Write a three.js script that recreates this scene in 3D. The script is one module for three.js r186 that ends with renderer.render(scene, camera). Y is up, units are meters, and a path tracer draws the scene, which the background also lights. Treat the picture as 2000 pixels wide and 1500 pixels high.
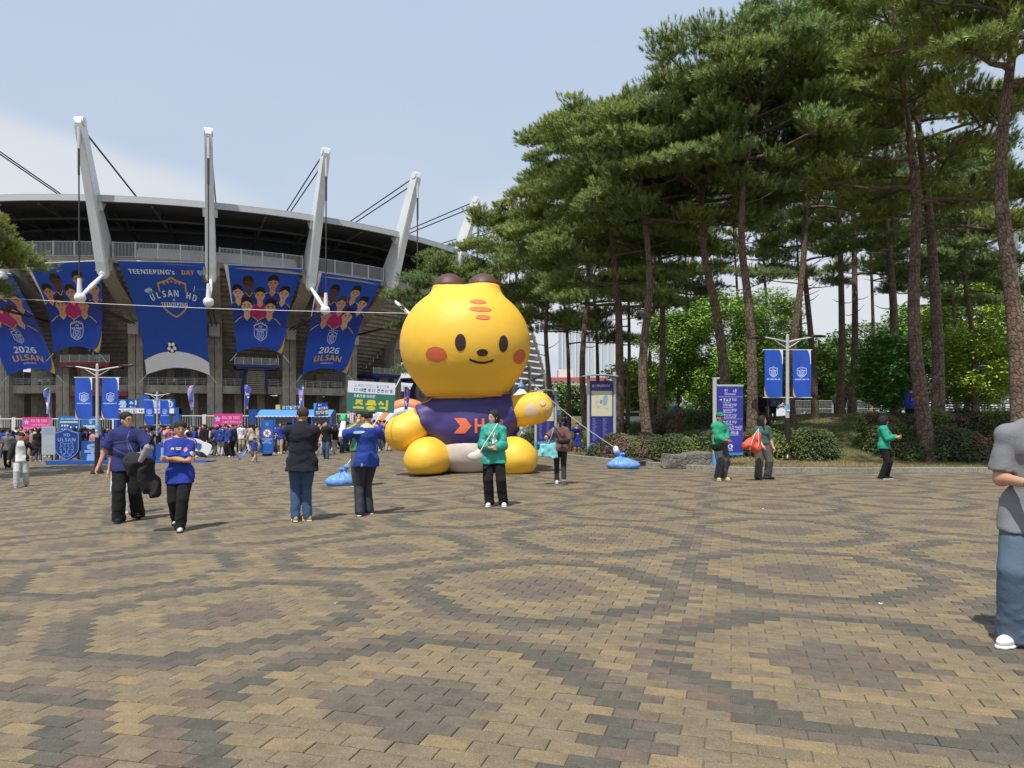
import * as THREE from 'three';
import { mergeGeometries } from 'three/addons/utils/BufferGeometryUtils.js';
import { RoundedBoxGeometry } from 'three/addons/geometries/RoundedBoxGeometry.js';

// ---------------------------------------------------------------- camera, sky, sun, exposure
const scene = new THREE.Scene();
const EYE = 1.5, FOCAL = 1400, HORIZON = 818;            // metres; photograph pixels
const camera = new THREE.PerspectiveCamera(2 * Math.atan(750 / FOCAL) * 180 / Math.PI, 4 / 3, 0.1, 1500);
camera.position.set(0, EYE, 0);
camera.lookAt(0, EYE, -1);
camera.setViewOffset(2000, 1500, 0, 750 - HORIZON, 2000, 1500);
scene.add(camera);
const renderer = new THREE.WebGLRenderer();
renderer.toneMapping = THREE.LinearToneMapping;
renderer.toneMappingExposure = 1.2;
renderer.shadowMap.enabled = true;

const V = (x, y, z) => new THREE.Vector3(x, y, z);
const lerp = (a, b, t) => a + (b - a) * t, clamp = (x, a = 0, b = 1) => Math.min(b, Math.max(a, x));
const sstep = (a, b, x) => { const t = clamp((x - a) / (b - a)); return t * t * (3 - 2 * t); };
function rng(seed) { let s = seed >>> 0; return () => { s = (s + 0x6d2b79f5) | 0; let t = Math.imul(s ^ (s >>> 15), 1 | s); t = (t + Math.imul(t ^ (t >>> 7), 61 | t)) ^ t; return ((t ^ (t >>> 14)) >>> 0) / 4294967296; }; }
const hash3 = (x, y, z) => { let h = Math.imul(x, 374761393) ^ Math.imul(y, 668265263) ^ Math.imul(z, 2147483647 - 61); h = Math.imul(h ^ (h >>> 13), 1274126177); return ((h ^ (h >>> 16)) >>> 0) / 4294967296; };
function noise3(x, y, z) {
  const ix = Math.floor(x), iy = Math.floor(y), iz = Math.floor(z), fx = x - ix, fy = y - iy, fz = z - iz;
  const u = fx * fx * (3 - 2 * fx), v = fy * fy * (3 - 2 * fy), w = fz * fz * (3 - 2 * fz);
  const c = (a, b, d) => hash3(ix + a, iy + b, iz + d);
  return lerp(lerp(lerp(c(0, 0, 0), c(1, 0, 0), u), lerp(c(0, 1, 0), c(1, 1, 0), u), v), lerp(lerp(c(0, 0, 1), c(1, 0, 1), u), lerp(c(0, 1, 1), c(1, 1, 1), u), v), w);
}
const fbm = (x, y, z, n = 4) => { let s = 0, a = 0.5, t = 0; for (let i = 0; i < n; i++) { s += a * noise3(x, y, z); t += a; a *= 0.5; x *= 2.03; y *= 2.03; z *= 2.03; } return s / t; };

{ // thin high cloud over a hazy blue sky
  const W = 1024, H = 512, data = new Float32Array(W * H * 4);
  for (let r = 0; r < H; r++) for (let c = 0; c < W; c++) {
    const up = ((r + 0.5) / H - 0.5) * Math.PI, rd = ((c + 0.5) / W - 0.5) * 2 * Math.PI;
    const y = Math.sin(up), x = Math.cos(rd) * Math.cos(up), z = Math.sin(rd) * Math.cos(up);
    const yy = Math.max(0, y), k = 1 / (yy + 0.22), t = Math.pow(yy, 0.55);
    const cx = x * k, cz = z * k;
    const warp = fbm(cx * 0.8 + 5, cz * 0.8, 3, 3) * 2.2;
    let cl = fbm(cx * 0.75 + warp, cz * 1.5 + cx * 0.5, 9, 5);
    cl = sstep(0.36, 0.66, cl) * 1.0 + 0.2 * fbm(cx * 3, cz * 4 + warp, 2, 3);
    const haze = Math.exp(-yy * 5.5);
    const blue = [lerp(0.46, 0.35, t), lerp(0.54, 0.455, t), lerp(0.655, 0.615, t)];
    const white = [0.60, 0.625, 0.67];
    const m = clamp(cl * 0.8 + haze * 0.55);
    const o = (r * W + c) * 4;
    for (let i = 0; i < 3; i++) data[o + i] = lerp(blue[i], white[i], m) * 1.02;
    data[o + 3] = 1;
  }
  const tex = new THREE.DataTexture(data, W, H, THREE.RGBAFormat, THREE.FloatType);
  tex.mapping = THREE.EquirectangularReflectionMapping; tex.magFilter = THREE.LinearFilter; tex.needsUpdate = true;
  scene.background = tex; scene.environment = tex;
}
const sun = new THREE.DirectionalLight(new THREE.Color().setRGB(1, 0.95, 0.87), 4.0);
sun.position.set(-34, 172, 58); sun.target.position.set(0, 0, -20);
sun.castShadow = true; sun.shadow.radius = 1.4; sun.shadow.mapSize.set(4096, 4096);
Object.assign(sun.shadow.camera, { left: -120, right: 120, top: 120, bottom: -120, near: 1, far: 500 });
scene.add(sun, sun.target);

// ---------------------------------------------------------------- placing, naming, tagging
const at = (px, py, d) => V((px - 1000) / FOCAL * d, EYE - (py - HORIZON) / FOCAL * d, -d);     // a sight line's point at depth d, used to survey real positions
const groundY = (x) => x > -1 ? 0 : -0.9 * (1 - Math.exp(0.055 * (x + 1)));       // the plaza falls gently away to the west
const gnd = (px, py) => { let y = 0, d = 1, x = 0; for (let i = 0; i < 30; i++) { d = (EYE - y) * FOCAL / (py - HORIZON); x = (px - 1000) / FOCAL * d; y = groundY(x); } return V(x, y, -d); };
const used = new Map();
const numbered = (n) => { const k = used.get(n) ?? 0; used.set(n, k + 1); return k ? n + '_' + String(k).padStart(3, '0') : n; };
const lit = (o) => { o.traverse((c) => { if (c.isMesh) { c.castShadow = true; c.receiveShadow = true; } }); return o; };
function tag(o, label, category, group) { o.userData.label = label; o.userData.category = category; if (group) o.userData.group = group; return o; }
function thing(name, label, category, pos = [0, 0, 0], turn = 0, group) {
  const o = new THREE.Group(); o.name = numbered(name); o.position.set(...(pos.isVector3 ? pos.toArray() : pos)); o.rotation.y = turn; scene.add(o);
  return tag(o, label, category, group);
}
function part(name, geo, mat, parent) {
  const g = Array.isArray(geo) ? merge(geo) : geo;
  const m = new THREE.Mesh(g, mat); m.name = parent === scene ? numbered(name) : name; m.castShadow = m.receiveShadow = true; parent.add(m); return m;
}
function structure(name, geo, mat) { const m = part(name, geo, mat, scene); m.userData.kind = 'structure'; return m; }
const clean = (g) => { const q = g.index ? g.toNonIndexed() : g; for (const k of Object.keys(q.attributes)) if (!['position', 'normal', 'uv'].includes(k)) q.deleteAttribute(k); if (!q.attributes.uv) q.setAttribute('uv', new THREE.BufferAttribute(new Float32Array(q.attributes.position.count * 2), 2)); q.morphAttributes = {}; return q; };
const merge = (list) => mergeGeometries(list.map(clean));
const move = (g, x, y, z) => g.translate(x, y, z);
function box(w, h, d, x = 0, y = 0, z = 0, ry = 0) { const g = new THREE.BoxGeometry(w, h, d); boxUV(g, w, h, d); if (ry) g.rotateY(ry); return g.translate(x, y, z); }
function boxUV(g, w, h, d) { const u = g.attributes.uv, s = [[d, h], [d, h], [w, d], [w, d], [w, h], [w, h]]; for (let i = 0; i < 24; i++) { const f = s[i >> 2]; u.setXY(i, u.getX(i) * f[0], u.getY(i) * f[1]); } }
const rbox = (w, h, d, r = 0.02, x = 0, y = 0, z = 0, seg = 2) => new RoundedBoxGeometry(w, h, d, seg, r).translate(x, y, z);
function rod(a, b, r0, r1 = r0, seg = 8) { // tapered bar between two points
  const d = b.clone().sub(a), L = d.length(), g = new THREE.CylinderGeometry(r1, r0, L, seg, 1);
  g.translate(0, L / 2, 0); g.applyQuaternion(new THREE.Quaternion().setFromUnitVectors(V(0, 1, 0), d.normalize())); return g.translate(a.x, a.y, a.z);
}
function beam(a, b, w, h) { // rectangular bar between two points, h measured upwards
  const d = b.clone().sub(a), L = d.length(), z = d.clone().normalize(), x = V(0, 1, 0).cross(z); if (x.lengthSq() < 1e-6) x.set(1, 0, 0); x.normalize(); const y = z.clone().cross(x);
  const g = new THREE.BoxGeometry(w, h, L); boxUV(g, w, h, L); g.applyMatrix4(new THREE.Matrix4().makeBasis(x, y, z)); const m = a.clone().add(b).multiplyScalar(0.5); return g.translate(m.x, m.y, m.z);
}
function tube(pts, radii, seg = 8, cap = true) { // tube through points with a radius each
  const n = pts.length, P = [], N = [], U = [], I = []; let prev = V(1, 0, 0), len = 0;
  for (let i = 0; i < n; i++) {
    const t = pts[Math.min(n - 1, i + 1)].clone().sub(pts[Math.max(0, i - 1)]).normalize();
    const b = prev.clone().addScaledVector(t, -prev.dot(t)); if (b.lengthSq() < 1e-5) { b.set(0, 0, 1).addScaledVector(t, -t.z); } b.normalize(); prev = b; const c = t.clone().cross(b);
    if (i) len += pts[i].distanceTo(pts[i - 1]);
    const r = Array.isArray(radii) ? radii[i] : radii;
    for (let k = 0; k <= seg; k++) { const a = k / seg * Math.PI * 2, nx = b.clone().multiplyScalar(Math.cos(a)).addScaledVector(c, Math.sin(a)); P.push(pts[i].x + nx.x * r, pts[i].y + nx.y * r, pts[i].z + nx.z * r); N.push(nx.x, nx.y, nx.z); U.push(k / seg * Math.max(1, Math.round(r * 6.28)), len); }
  }
  for (let i = 0; i < n - 1; i++) for (let k = 0; k < seg; k++) { const a = i * (seg + 1) + k, b = a + seg + 1; I.push(a, a + 1, b, b, a + 1, b + 1); }
  if (cap) for (const [i, f] of [[0, 1], [n - 1, 0]]) { const c = P.length / 3; P.push(pts[i].x, pts[i].y, pts[i].z); const t = pts[Math.min(n - 1, i + 1)].clone().sub(pts[Math.max(0, i - 1)]).normalize().multiplyScalar(f ? -1 : 1); N.push(t.x, t.y, t.z); U.push(0, 0); for (let k = 0; k < seg; k++) { const a = i * (seg + 1) + k; f ? I.push(c, a + 1, a) : I.push(c, a, a + 1); } }
  const g = new THREE.BufferGeometry(); g.setAttribute('position', new THREE.Float32BufferAttribute(P, 3)); g.setAttribute('normal', new THREE.Float32BufferAttribute(N, 3)); g.setAttribute('uv', new THREE.Float32BufferAttribute(U, 2)); g.setIndex(I); return g;
}
function sheet(nu, nv, f, thick = 0) { // surface f(u,v) -> [Vector3, u, v]; with thickness it is a closed slab
  const P = [], U = [], I = [];
  for (let j = 0; j <= nv; j++) for (let i = 0; i <= nu; i++) { const p = f(i / nu, j / nv); P.push(p.x, p.y, p.z); U.push(i / nu, j / nv); }
  for (let j = 0; j < nv; j++) for (let i = 0; i < nu; i++) { const a = j * (nu + 1) + i, b = a + nu + 1; I.push(a, a + 1, b + 1, a, b + 1, b); }
  const g = new THREE.BufferGeometry(); g.setAttribute('position', new THREE.Float32BufferAttribute(P, 3)); g.setAttribute('uv', new THREE.Float32BufferAttribute(U, 2)); g.setIndex(I); g.computeVertexNormals();
  if (!thick) return g;
  const n = g.attributes.normal, m = (nu + 1) * (nv + 1), Q = P.slice(), W = U.slice(), J = I.slice();
  for (let k = 0; k < m; k++) { Q.push(P[3 * k] - n.getX(k) * thick, P[3 * k + 1] - n.getY(k) * thick, P[3 * k + 2] - n.getZ(k) * thick); W.push(U[2 * k], U[2 * k + 1]); }
  for (let k = 0; k < I.length; k += 3) J.push(I[k] + m, I[k + 2] + m, I[k + 1] + m);
  const edge = (a, b) => J.push(a, a + m, b + m, a, b + m, b);
  for (let i = 0; i < nu; i++) { edge(i, i + 1); edge(nv * (nu + 1) + i + 1, nv * (nu + 1) + i); }
  for (let j = 0; j < nv; j++) { edge((j + 1) * (nu + 1), j * (nu + 1)); edge(j * (nu + 1) + nu, (j + 1) * (nu + 1) + nu); }
  const h = new THREE.BufferGeometry(); h.setAttribute('position', new THREE.Float32BufferAttribute(Q, 3)); h.setAttribute('uv', new THREE.Float32BufferAttribute(W, 2)); h.setIndex(J);
  const f2 = h.toNonIndexed(); f2.computeVertexNormals(); return f2;
}
const extrude = (pts, depth, bevel = 0) => { const s = pts.curves ? pts : new THREE.Shape(pts.map(([x, y]) => new THREE.Vector2(x, y))); const g = new THREE.ExtrudeGeometry(s, { depth, bevelEnabled: bevel > 0, bevelSize: bevel, bevelThickness: bevel, bevelSegments: 2, curveSegments: 10 }); return g; };
const lathe = (pts, seg = 24) => new THREE.LatheGeometry(pts.map(([x, y]) => new THREE.Vector2(x, y)), seg);

// ---------------------------------------------------------------- materials and textures
const lin = (r, g, b) => new THREE.Color().setRGB(r, g, b);
const hex = (h) => new THREE.Color(h);
const matte = (c, rough = 0.85, extra = {}) => new THREE.MeshStandardMaterial({ color: c, roughness: rough, ...extra });
function grain(W, H, f, srgb = true) { // texture from f(u,v) -> [r,g,b] in 0..1
  const d = new Uint8Array(W * H * 4);
  for (let y = 0; y < H; y++) for (let x = 0; x < W; x++) { const c = f(x / W, y / H, x, y), o = (y * W + x) * 4; for (let i = 0; i < 3; i++) d[o + i] = clamp(c[i]) * 255; d[o + 3] = 255; }
  const t = new THREE.DataTexture(d, W, H); t.wrapS = t.wrapT = THREE.RepeatWrapping; t.magFilter = THREE.LinearFilter; if (srgb) t.colorSpace = THREE.SRGBColorSpace; t.needsUpdate = true; return t;
}
const rep = (t, x, y) => { const c = t.clone(); c.repeat.set(x, y); c.needsUpdate = true; return c; };
function tileNoise(x, y, n, seed) { // value noise that repeats after n cells
  const ix = Math.floor(x), iy = Math.floor(y), fx = x - ix, fy = y - iy, u = fx * fx * (3 - 2 * fx), v = fy * fy * (3 - 2 * fy), h = (a, b) => hash3(((a % n) + n) % n, ((b % n) + n) % n, seed);
  return lerp(lerp(h(ix, iy), h(ix + 1, iy), u), lerp(h(ix, iy + 1), h(ix + 1, iy + 1), u), v);
}
const tfbm = (u, v, n, seed, o = 4) => { let s = 0, a = 0.5, t = 0; for (let i = 0; i < o; i++) { s += a * tileNoise(u * n, v * n, n, seed + i); t += a; a *= 0.55; n *= 2; } return s / t; };
function canvasTex(W, H, draw) { const c = document.createElement('canvas'); c.width = W; c.height = H; const x = c.getContext('2d'); draw(x, W, H); const t = new THREE.CanvasTexture(c); t.colorSpace = THREE.SRGBColorSpace; t.anisotropy = 8; return t; }

// ---------------------------------------------------------------- lettering: Hangul drawn stroke by stroke, Latin from the sans-serif font
const JAMO = { // strokes in a unit box, y down; 'o' is a ring
  'ㄱ': ['M0 .1L1 .1L.9 1'], 'ㄲ': ['M0 .1L.42 .1L.38 1', 'M.55 .1L1 .1L.95 1'], 'ㄴ': ['M.05 0L.05 .9L1 .9'], 'ㄷ': ['M1 .1L.05 .1L.05 .9L1 .9'], 'ㄹ': ['M0 .05L.95 .05L.95 .5L.05 .5L.05 .95L1 .95'],
  'ㅁ': ['M.05 .05L.95 .05L.95 .95L.05 .95Z'], 'ㅂ': ['M.08 0L.08 .95L.92 .95L.92 0', 'M.08 .48L.92 .48'], 'ㅅ': ['M.5 .05L.02 .95', 'M.45 .35L.98 .95'], 'ㅇ': ['o'], 'ㅈ': ['M.02 .1L.98 .1', 'M.5 .1L.02 .95', 'M.48 .45L.98 .95'],
  'ㅊ': ['M.35 0L.65 0', 'M.02 .25L.98 .25', 'M.5 .25L.02 1', 'M.48 .55L.98 1'], 'ㅋ': ['M0 .1L1 .1L.9 1', 'M0 .5L.95 .5'], 'ㅌ': ['M1 .05L.05 .05L.05 .95L1 .95', 'M.05 .5L.95 .5'], 'ㅍ': ['M0 .08L1 .08', 'M.3 .08L.3 .92', 'M.7 .08L.7 .92', 'M0 .92L1 .92'],
  'ㅎ': ['M.35 0L.65 0', 'M.02 .22L.98 .22', 'h'], 'ㄸ': ['M.45 .1L.05 .1L.05 .9L.45 .9', 'M1 .1L.58 .1L.58 .9L1 .9'], 'ㅃ': [], 'ㅆ': [], 'ㅉ': [],
};
const LEAD = 'ㄱㄲㄴㄷㄸㄹㅁㅂㅃㅅㅆㅇㅈㅉㅊㅋㅌㅍㅎ', TAILS = ['', 'ㄱ', 'ㄲ', 'ㄳ', 'ㄴ', 'ㄵ', 'ㄶ', 'ㄷ', 'ㄹ', 'ㄺ', 'ㄻ', 'ㄼ', 'ㄽ', 'ㄾ', 'ㄿ', 'ㅀ', 'ㅁ', 'ㅂ', 'ㅄ', 'ㅅ', 'ㅆ', 'ㅇ', 'ㅈ', 'ㅊ', 'ㅋ', 'ㅌ', 'ㅍ', 'ㅎ'];
const VOW = [['v', 1], ['v', 1, 0, 1], ['v', 2], ['v', 2, 0, 1], ['v', -1], ['v', -1, 0, 1], ['v', -2], ['v', -2, 0, 1], ['h', -1], ['hv', -1, 1], ['hv', -1, 1, 1], ['hv', -1, 0], ['h', -2], ['h', 1], ['hv', 1, -1], ['hv', 1, -1, 1], ['hv', 1, 0], ['h', 2], ['h', 0], ['hv', 0, 0], ['v', 0]];
function strokes(ctx, list, x, y, w, h) {
  for (const s of list) {
    ctx.beginPath();
    if (s === 'o') ctx.ellipse(x + w / 2, y + h / 2, w * 0.46, h * 0.46, 0, 0, 7);
    else if (s === 'h') ctx.ellipse(x + w / 2, y + h * 0.7, w * 0.36, h * 0.27, 0, 0, 7);
    else { for (const m of s.matchAll(/([ML])([\d.]+) ([\d.]+)/g)) m[1] === 'M' ? ctx.moveTo(x + m[2] * w, y + m[3] * h) : ctx.lineTo(x + m[2] * w, y + m[3] * h); if (s.endsWith('Z')) ctx.closePath(); }
    ctx.stroke();
  }
}
function syllable(ctx, ch, x, y, s, weight) {
  const c = ch.charCodeAt(0) - 0xac00, L = JAMO[LEAD[Math.floor(c / 588)]], v = VOW[Math.floor((c % 588) / 28)], T = JAMO[TAILS[c % 28]];
  ctx.lineWidth = s * weight; ctx.lineCap = 'butt'; ctx.lineJoin = 'miter';
  const q = weight / 2 + 0.03, bot = T ? 0.6 : 0.97, kind = v[0], line = (a, b, d, e) => { ctx.beginPath(); ctx.moveTo(x + a * s, y + b * s); ctx.lineTo(x + d * s, y + e * s); ctx.stroke(); };
  const lw = kind === 'v' ? 0.52 : kind === 'hv' ? 0.5 : 0.72, lh = kind === 'v' ? bot - 0.06 - q : (T ? 0.3 : 0.5) - (weight > 0.13 ? 0.02 : 0), lx = kind === 'h' ? 0.14 : 0.06;
  strokes(ctx, L, x + (lx + q * 0.6) * s, y + (0.05 + q * 0.7) * s, (lw - q * 0.8) * s, (lh - q * 0.5) * s);
  if (kind !== 'v') { const yy = bot - q, w = kind === 'h' ? 0.98 : 0.66; line(0.02, yy, w, yy); const n = v[1]; if (n) { const xs = Math.abs(n) === 2 ? [0.3, 0.62] : [w / 2]; for (const a of xs) n < 0 ? line(a, yy, a, yy - 0.16) : line(a, yy, a, Math.min(1, yy + 0.16)); } }
  if (kind !== 'h') { const n = kind === 'v' ? v[1] : v[2], xx = v[3] ? 0.74 : 0.84; line(xx, 0.02, xx, bot + 0.02); if (v[3]) line(0.95, 0, 0.95, bot + 0.02); const ys = Math.abs(n) === 2 ? [0.2, 0.38] : [bot * 0.48]; if (n) for (const b of ys) n > 0 ? line(xx, b, xx + 0.14, b) : line(xx - 0.16, b, xx, b); }
  if (T) strokes(ctx, T, x + (0.14 + q * 0.5) * s, y + (0.68 + q * 0.3) * s, (0.76 - q) * s, (0.29 - q * 0.3) * s);
}
// writes mixed text; align 0 left, 0.5 centre
function write(ctx, text, x, y, size, color, { weight = 0.1, bold = true, align = 0, squeeze = 1, font = 'sans-serif', italic = 0 } = {}) {
  ctx.save(); ctx.translate(x, y); ctx.transform(squeeze, 0, italic, 1, 0, 0); ctx.fillStyle = ctx.strokeStyle = color; ctx.font = (bold ? 'bold ' : '') + Math.round(size) + 'px ' + font; ctx.textBaseline = 'alphabetic';
  const isK = (c) => c >= '\uac00' && c <= '\ud7a3', runs = text.match(/[\uac00-\ud7a3]+|[^\uac00-\ud7a3]+/g) ?? [], wide = (r) => isK(r[0]) ? r.length * size * 0.98 : ctx.measureText(r).width;
  let p = -align * runs.reduce((s, r) => s + wide(r), 0);
  for (const r of runs) { if (isK(r[0])) for (let i = 0; i < r.length; i++) syllable(ctx, r[i], p + i * size * 0.98 + size * 0.04, -size * 0.86, size * 0.92, weight); else ctx.fillText(r, p, 0); p += wide(r); }
  ctx.restore();
}
// ================================================================ the setting: plaza paving, kerb, lawn
const LAWN = [[60, -20.6], [14.4, -20.3], [8.1, -20.2], [6.9, -20.35], [5.9, -20.8], [4.8, -22.2], [3.5, -24.7], [2.0, -28.4], [1.0, -31.2], [0.5, -36], [0.7, -44], [2.5, -60], [6, -90], [10, -190], [260, -190], [260, -20.6]];
const KERB_LINE = LAWN.slice(0, 12);
function lawnDist(x, z) { // metres inside the lawn edge, negative on the paving
  let inside = false, best = 1e9; const n = LAWN.length;
  for (let i = 0, j = n - 1; i < n; j = i++) { const [xi, zi] = LAWN[i], [xj, zj] = LAWN[j]; if ((zi > z) !== (zj > z) && x < (xj - xi) * (z - zi) / (zj - zi) + xi) inside = !inside; }
  for (let i = 0; i < KERB_LINE.length - 1; i++) { const [ax, az] = KERB_LINE[i], [bx, bz] = KERB_LINE[i + 1], dx = bx - ax, dz = bz - az, t = clamp(((x - ax) * dx + (z - az) * dz) / (dx * dx + dz * dz)); best = Math.min(best, Math.hypot(x - ax - t * dx, z - az - t * dz)); }
  return inside ? best : -best;
}
function lawnHeight(x, z) {
  const s = lawnDist(x, z); if (s < 0) return Math.max(-0.6, 0.09 + s * 4);
  const k = lerp(0.45, 1, sstep(2, 7, x));
  const path = Math.exp(-Math.pow((x + z * 0.06 - 8.5) / 0.9, 2)) * (1 - sstep(4, 8, s));
  return 0.09 + k * ((0.92 - 0.45 * path) * sstep(2.2, 6.5, s) + 0.75 * sstep(7, 20, s)) + 0.25 * (fbm(x * 0.16, z * 0.16, 4, 3) - 0.5) * sstep(2, 8, s) - 1.3 * sstep(26, 60, s);
}
// paving colours, in broad lozenge rings
const ROW_TURN = 17 * Math.PI / 180, UX = Math.cos(ROW_TURN), UZ = Math.sin(ROW_TURN);       // rows run along (UX, UZ), courses follow (UZ, -UX)
const PL = 0.23, PW = 0.1145;
const paverAt = (i, j) => { const u = (i + 0.5 * (j & 1)) * PL, v = j * PW; return [u * UX + v * UZ, u * UZ - v * UX]; };
const CI = Math.round(-1.59 / PL), CJ = Math.round(6.13 / PW);
function paverTone(i, j) { // 0 straw, 1 mauve brown, 2 grey green
  let best = 9;
  const fi = i + 0.5 * (j & 1) - CI, fj = j - CJ, c0 = Math.round(fi / 10);
  for (let c = c0 - 1; c <= c0 + 1; c++) { const off = (c & 1) ? 12 : 0, r = Math.round((fj - off) / 24) * 24 + off; const dx = (fi - c * 10) * PL, dy = (fj - r) * PW;
    const hx = Math.max(Math.abs(dy) / 1.374, (Math.abs(dx) * 2.3 + Math.abs(dy) * 1.374) / (2.3 * 1.15 + 1.374 * 0.687) ), rd = Math.hypot(dx, dy) / 1.33;
    best = Math.min(best, hx * 0.55 + rd * 0.45); }
  const q = best + (hash3(i, j, 5) - 0.5) * 0.015;
  return q < 0.32 ? 1 : q < 0.70 ? 0 : q < 0.825 ? 2 : q < 0.93 ? 1 : 0;
}
const TONES = [[[0.3, 0.238, 0.15], [0.279, 0.2237, 0.1455], [0.315, 0.2475, 0.1485], [0.267, 0.2166, 0.1455], [0.36, 0.2713, 0.153], [0.291, 0.2332, 0.1545]], [[0.205, 0.165, 0.132], [0.1906, 0.1568, 0.128], [0.2152, 0.17, 0.132], [0.2255, 0.165, 0.128], [0.1845, 0.1535, 0.1241], [0.2091, 0.17, 0.132]], [[0.142, 0.133, 0.106], [0.1519, 0.1397, 0.1092], [0.1292, 0.1237, 0.1007], [0.1562, 0.1423, 0.1092], [0.1448, 0.137, 0.1092], [0.1363, 0.1237, 0.0986]]];
const paverColor = (i, j) => { let t = paverTone(i, j); if (t && hash3(i, j, 8) < 0.035) t = 0; const h = hash3(i, j, 1); return [t, Math.floor(h * 5.999)]; };
{
  const stone = grain(512, 512, (u, v) => { const a = tfbm(u, v, 7, 3, 3), s = hash3(Math.floor(u * 512), Math.floor(v * 512), 7), s2 = tileNoise(u * 180, v * 180, 180, 9), stain = sstep(0.5, 0.8, tfbm(u, v, 4, 33, 3)); let k = 0.81 + 0.2 * (a - 0.5) + 0.26 * (s2 - 0.5) + 0.18 * (s - 0.5) - 0.05 * stain; if (s > 0.992) k += 0.22; if (s < 0.02) k -= 0.25; return [k, k * 0.995, k * 0.985]; });
  const stoneBump = grain(512, 512, (u, v) => { const s2 = tileNoise(u * 200, v * 200, 200, 9), a = tfbm(u, v, 6, 3, 3), k = 0.6 * s2 + 0.4 * a; return [k, k, k]; }, false);
  const pm = { map: stone, bumpMap: stoneBump, bumpScale: 0.0022, roughness: 0.93 };
  const mats = TONES.map((row) => row.map((c) => new THREE.MeshStandardMaterial({ ...pm, color: lin(c[0], c[1], c[2]) })));
  const geos = [0, 1, 2, 3, 4].map((k) => { // chamfered paver block
    const a = PL / 2 - 0.0014, b = PW / 2 - 0.0014, c = 0.0035, P = [], U = [], I = [], ring = [[a, b, -0.016], [a, b, -c], [a - c, b - c, 0]], rr = rng(40 + k);
    const jit = [0, 1, 2, 3].map(() => [rr() * 0.002, rr() * 0.002]), R = Math.cos(ROW_TURN), S = Math.sin(ROW_TURN);
    for (const [x, z, y] of ring) [[1, 1], [1, -1], [-1, -1], [-1, 1]].forEach(([sx, sz], q) => { const lx = sx * (x - jit[q][0]), lz = sz * (z - jit[q][1]); P.push(lx * R - lz * S, y, lx * S + lz * R); U.push((lx + k * 0.37) * 1.9, (lz + k * 0.23) * 1.9); });
    for (const o of [0, 4]) for (let q = 0; q < 4; q++) { const n = (q + 1) % 4; I.push(o + q, o + n, o + 4 + n, o + q, o + 4 + n, o + 4 + q); }
    I.push(8, 9, 10, 8, 10, 11);
    const g = new THREE.BufferGeometry(); g.setAttribute('position', new THREE.Float32BufferAttribute(P, 3)); g.setAttribute('uv', new THREE.Float32BufferAttribute(U, 2)); g.setIndex(I); const f = g.toNonIndexed(); f.computeVertexNormals(); return f;
  });
  const list = [], far = 33;
  for (let j = -120; j < 400; j++) for (let i = -180; i < 180; i++) { const [x, z] = paverAt(i, j), d = -z; if (d < 1.6 || d > far || Math.abs(x) > d * 0.745 + 0.5) continue; if (lawnDist(x, z) > -0.12) continue; list.push([i, j, x, z, d]); }
  list.sort((a, b) => a[4] - b[4]);
  const inView = (e) => e[4] > 3.12 && Math.abs(e[2]) < e[4] * 0.70;
  const single = new Set(list.filter(inView).slice(0, 300));
  // sheet of ground that reaches the horizon, worn paving colours beyond the reach of the single blocks
  const farTex = grain(512, 512, (u, v) => { const a = tfbm(u, v, 10, 21, 4), b = tfbm(u, v, 40, 22, 2), s = tileNoise(u * 128, v * 128, 128, 3); const t = clamp(0.5 + (a - 0.5) * 1.5 + (b - 0.5) * 1.0); const k = 0.94 + 0.12 * (s - 0.5); return [lerp(0.40, 0.475, t) * k, lerp(0.365, 0.42, t) * k, lerp(0.315, 0.335, t) * k]; });
  const gx = []; for (let x = -300; x < -60; x += 20) gx.push(x); for (let x = -60; x < -1; x += 0.5) gx.push(x); gx.push(-1, 0, 300, 600);
  const plane = new THREE.BufferGeometry(); { const P = [], U = [], I = []; for (const z of [60, 0, -40, -300, -900]) for (const x of gx) { P.push(x, groundY(x) - 0.02, z); U.push(x / 12, z / 12); } const n = gx.length; for (let j = 0; j < 4; j++) for (let i = 0; i < n - 1; i++) { const a = j * n + i, b = a + n; I.push(a, a + 1, b + 1, a, b + 1, b); } plane.setAttribute('position', new THREE.Float32BufferAttribute(P, 3)); plane.setAttribute('uv', new THREE.Float32BufferAttribute(U, 2)); plane.setIndex(I); plane.computeVertexNormals(); }
  const plaza = structure('plaza_ground', plane, matte(lin(1, 1, 1), 0.95, { map: farTex }));
  const bed = sheet(160, 60, (u, v) => { const d = lerp(1.5, far, v), w = d * 0.745 + 0.6, x = (u * 2 - 1) * w; return V(x, groundY(x) - 0.009, -d); });
  part('joint_sand', bed, matte(lin(0.15, 0.125, 0.09), 1), plaza);
  const m4 = new THREE.Matrix4(), turn = new THREE.Quaternion(), e = new THREE.Euler(), rest = geos.map(() => []);
  for (const b of list) {
    const [i, j, x, z] = b, g = Math.floor(hash3(i, j, 2) * 4.999), [t, k] = paverColor(i, j), tilt = 0.012;
    e.set((hash3(i, j, 3) - 0.5) * tilt, hash3(i, j, 6) < 0.5 ? Math.PI : 0, (hash3(i, j, 4) - 0.5) * tilt); const y = groundY(x) + (hash3(i, j, 9) - 0.5) * 0.0035; e.z += x < -1 ? 0.0495 * Math.exp(0.055 * (x + 1)) * Math.cos(e.y) : 0;
    if (single.has(b)) { const m = new THREE.Mesh(geos[g], mats[t][k]); m.name = 'paver'; m.position.set(x, y, z); m.rotation.copy(e); m.castShadow = m.receiveShadow = true; plaza.add(m); } else rest[g].push([x, y, z, e.clone(), TONES[t][k]]);
  }
  const white = new THREE.MeshStandardMaterial({ ...pm, color: lin(1, 1, 1) });
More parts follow.
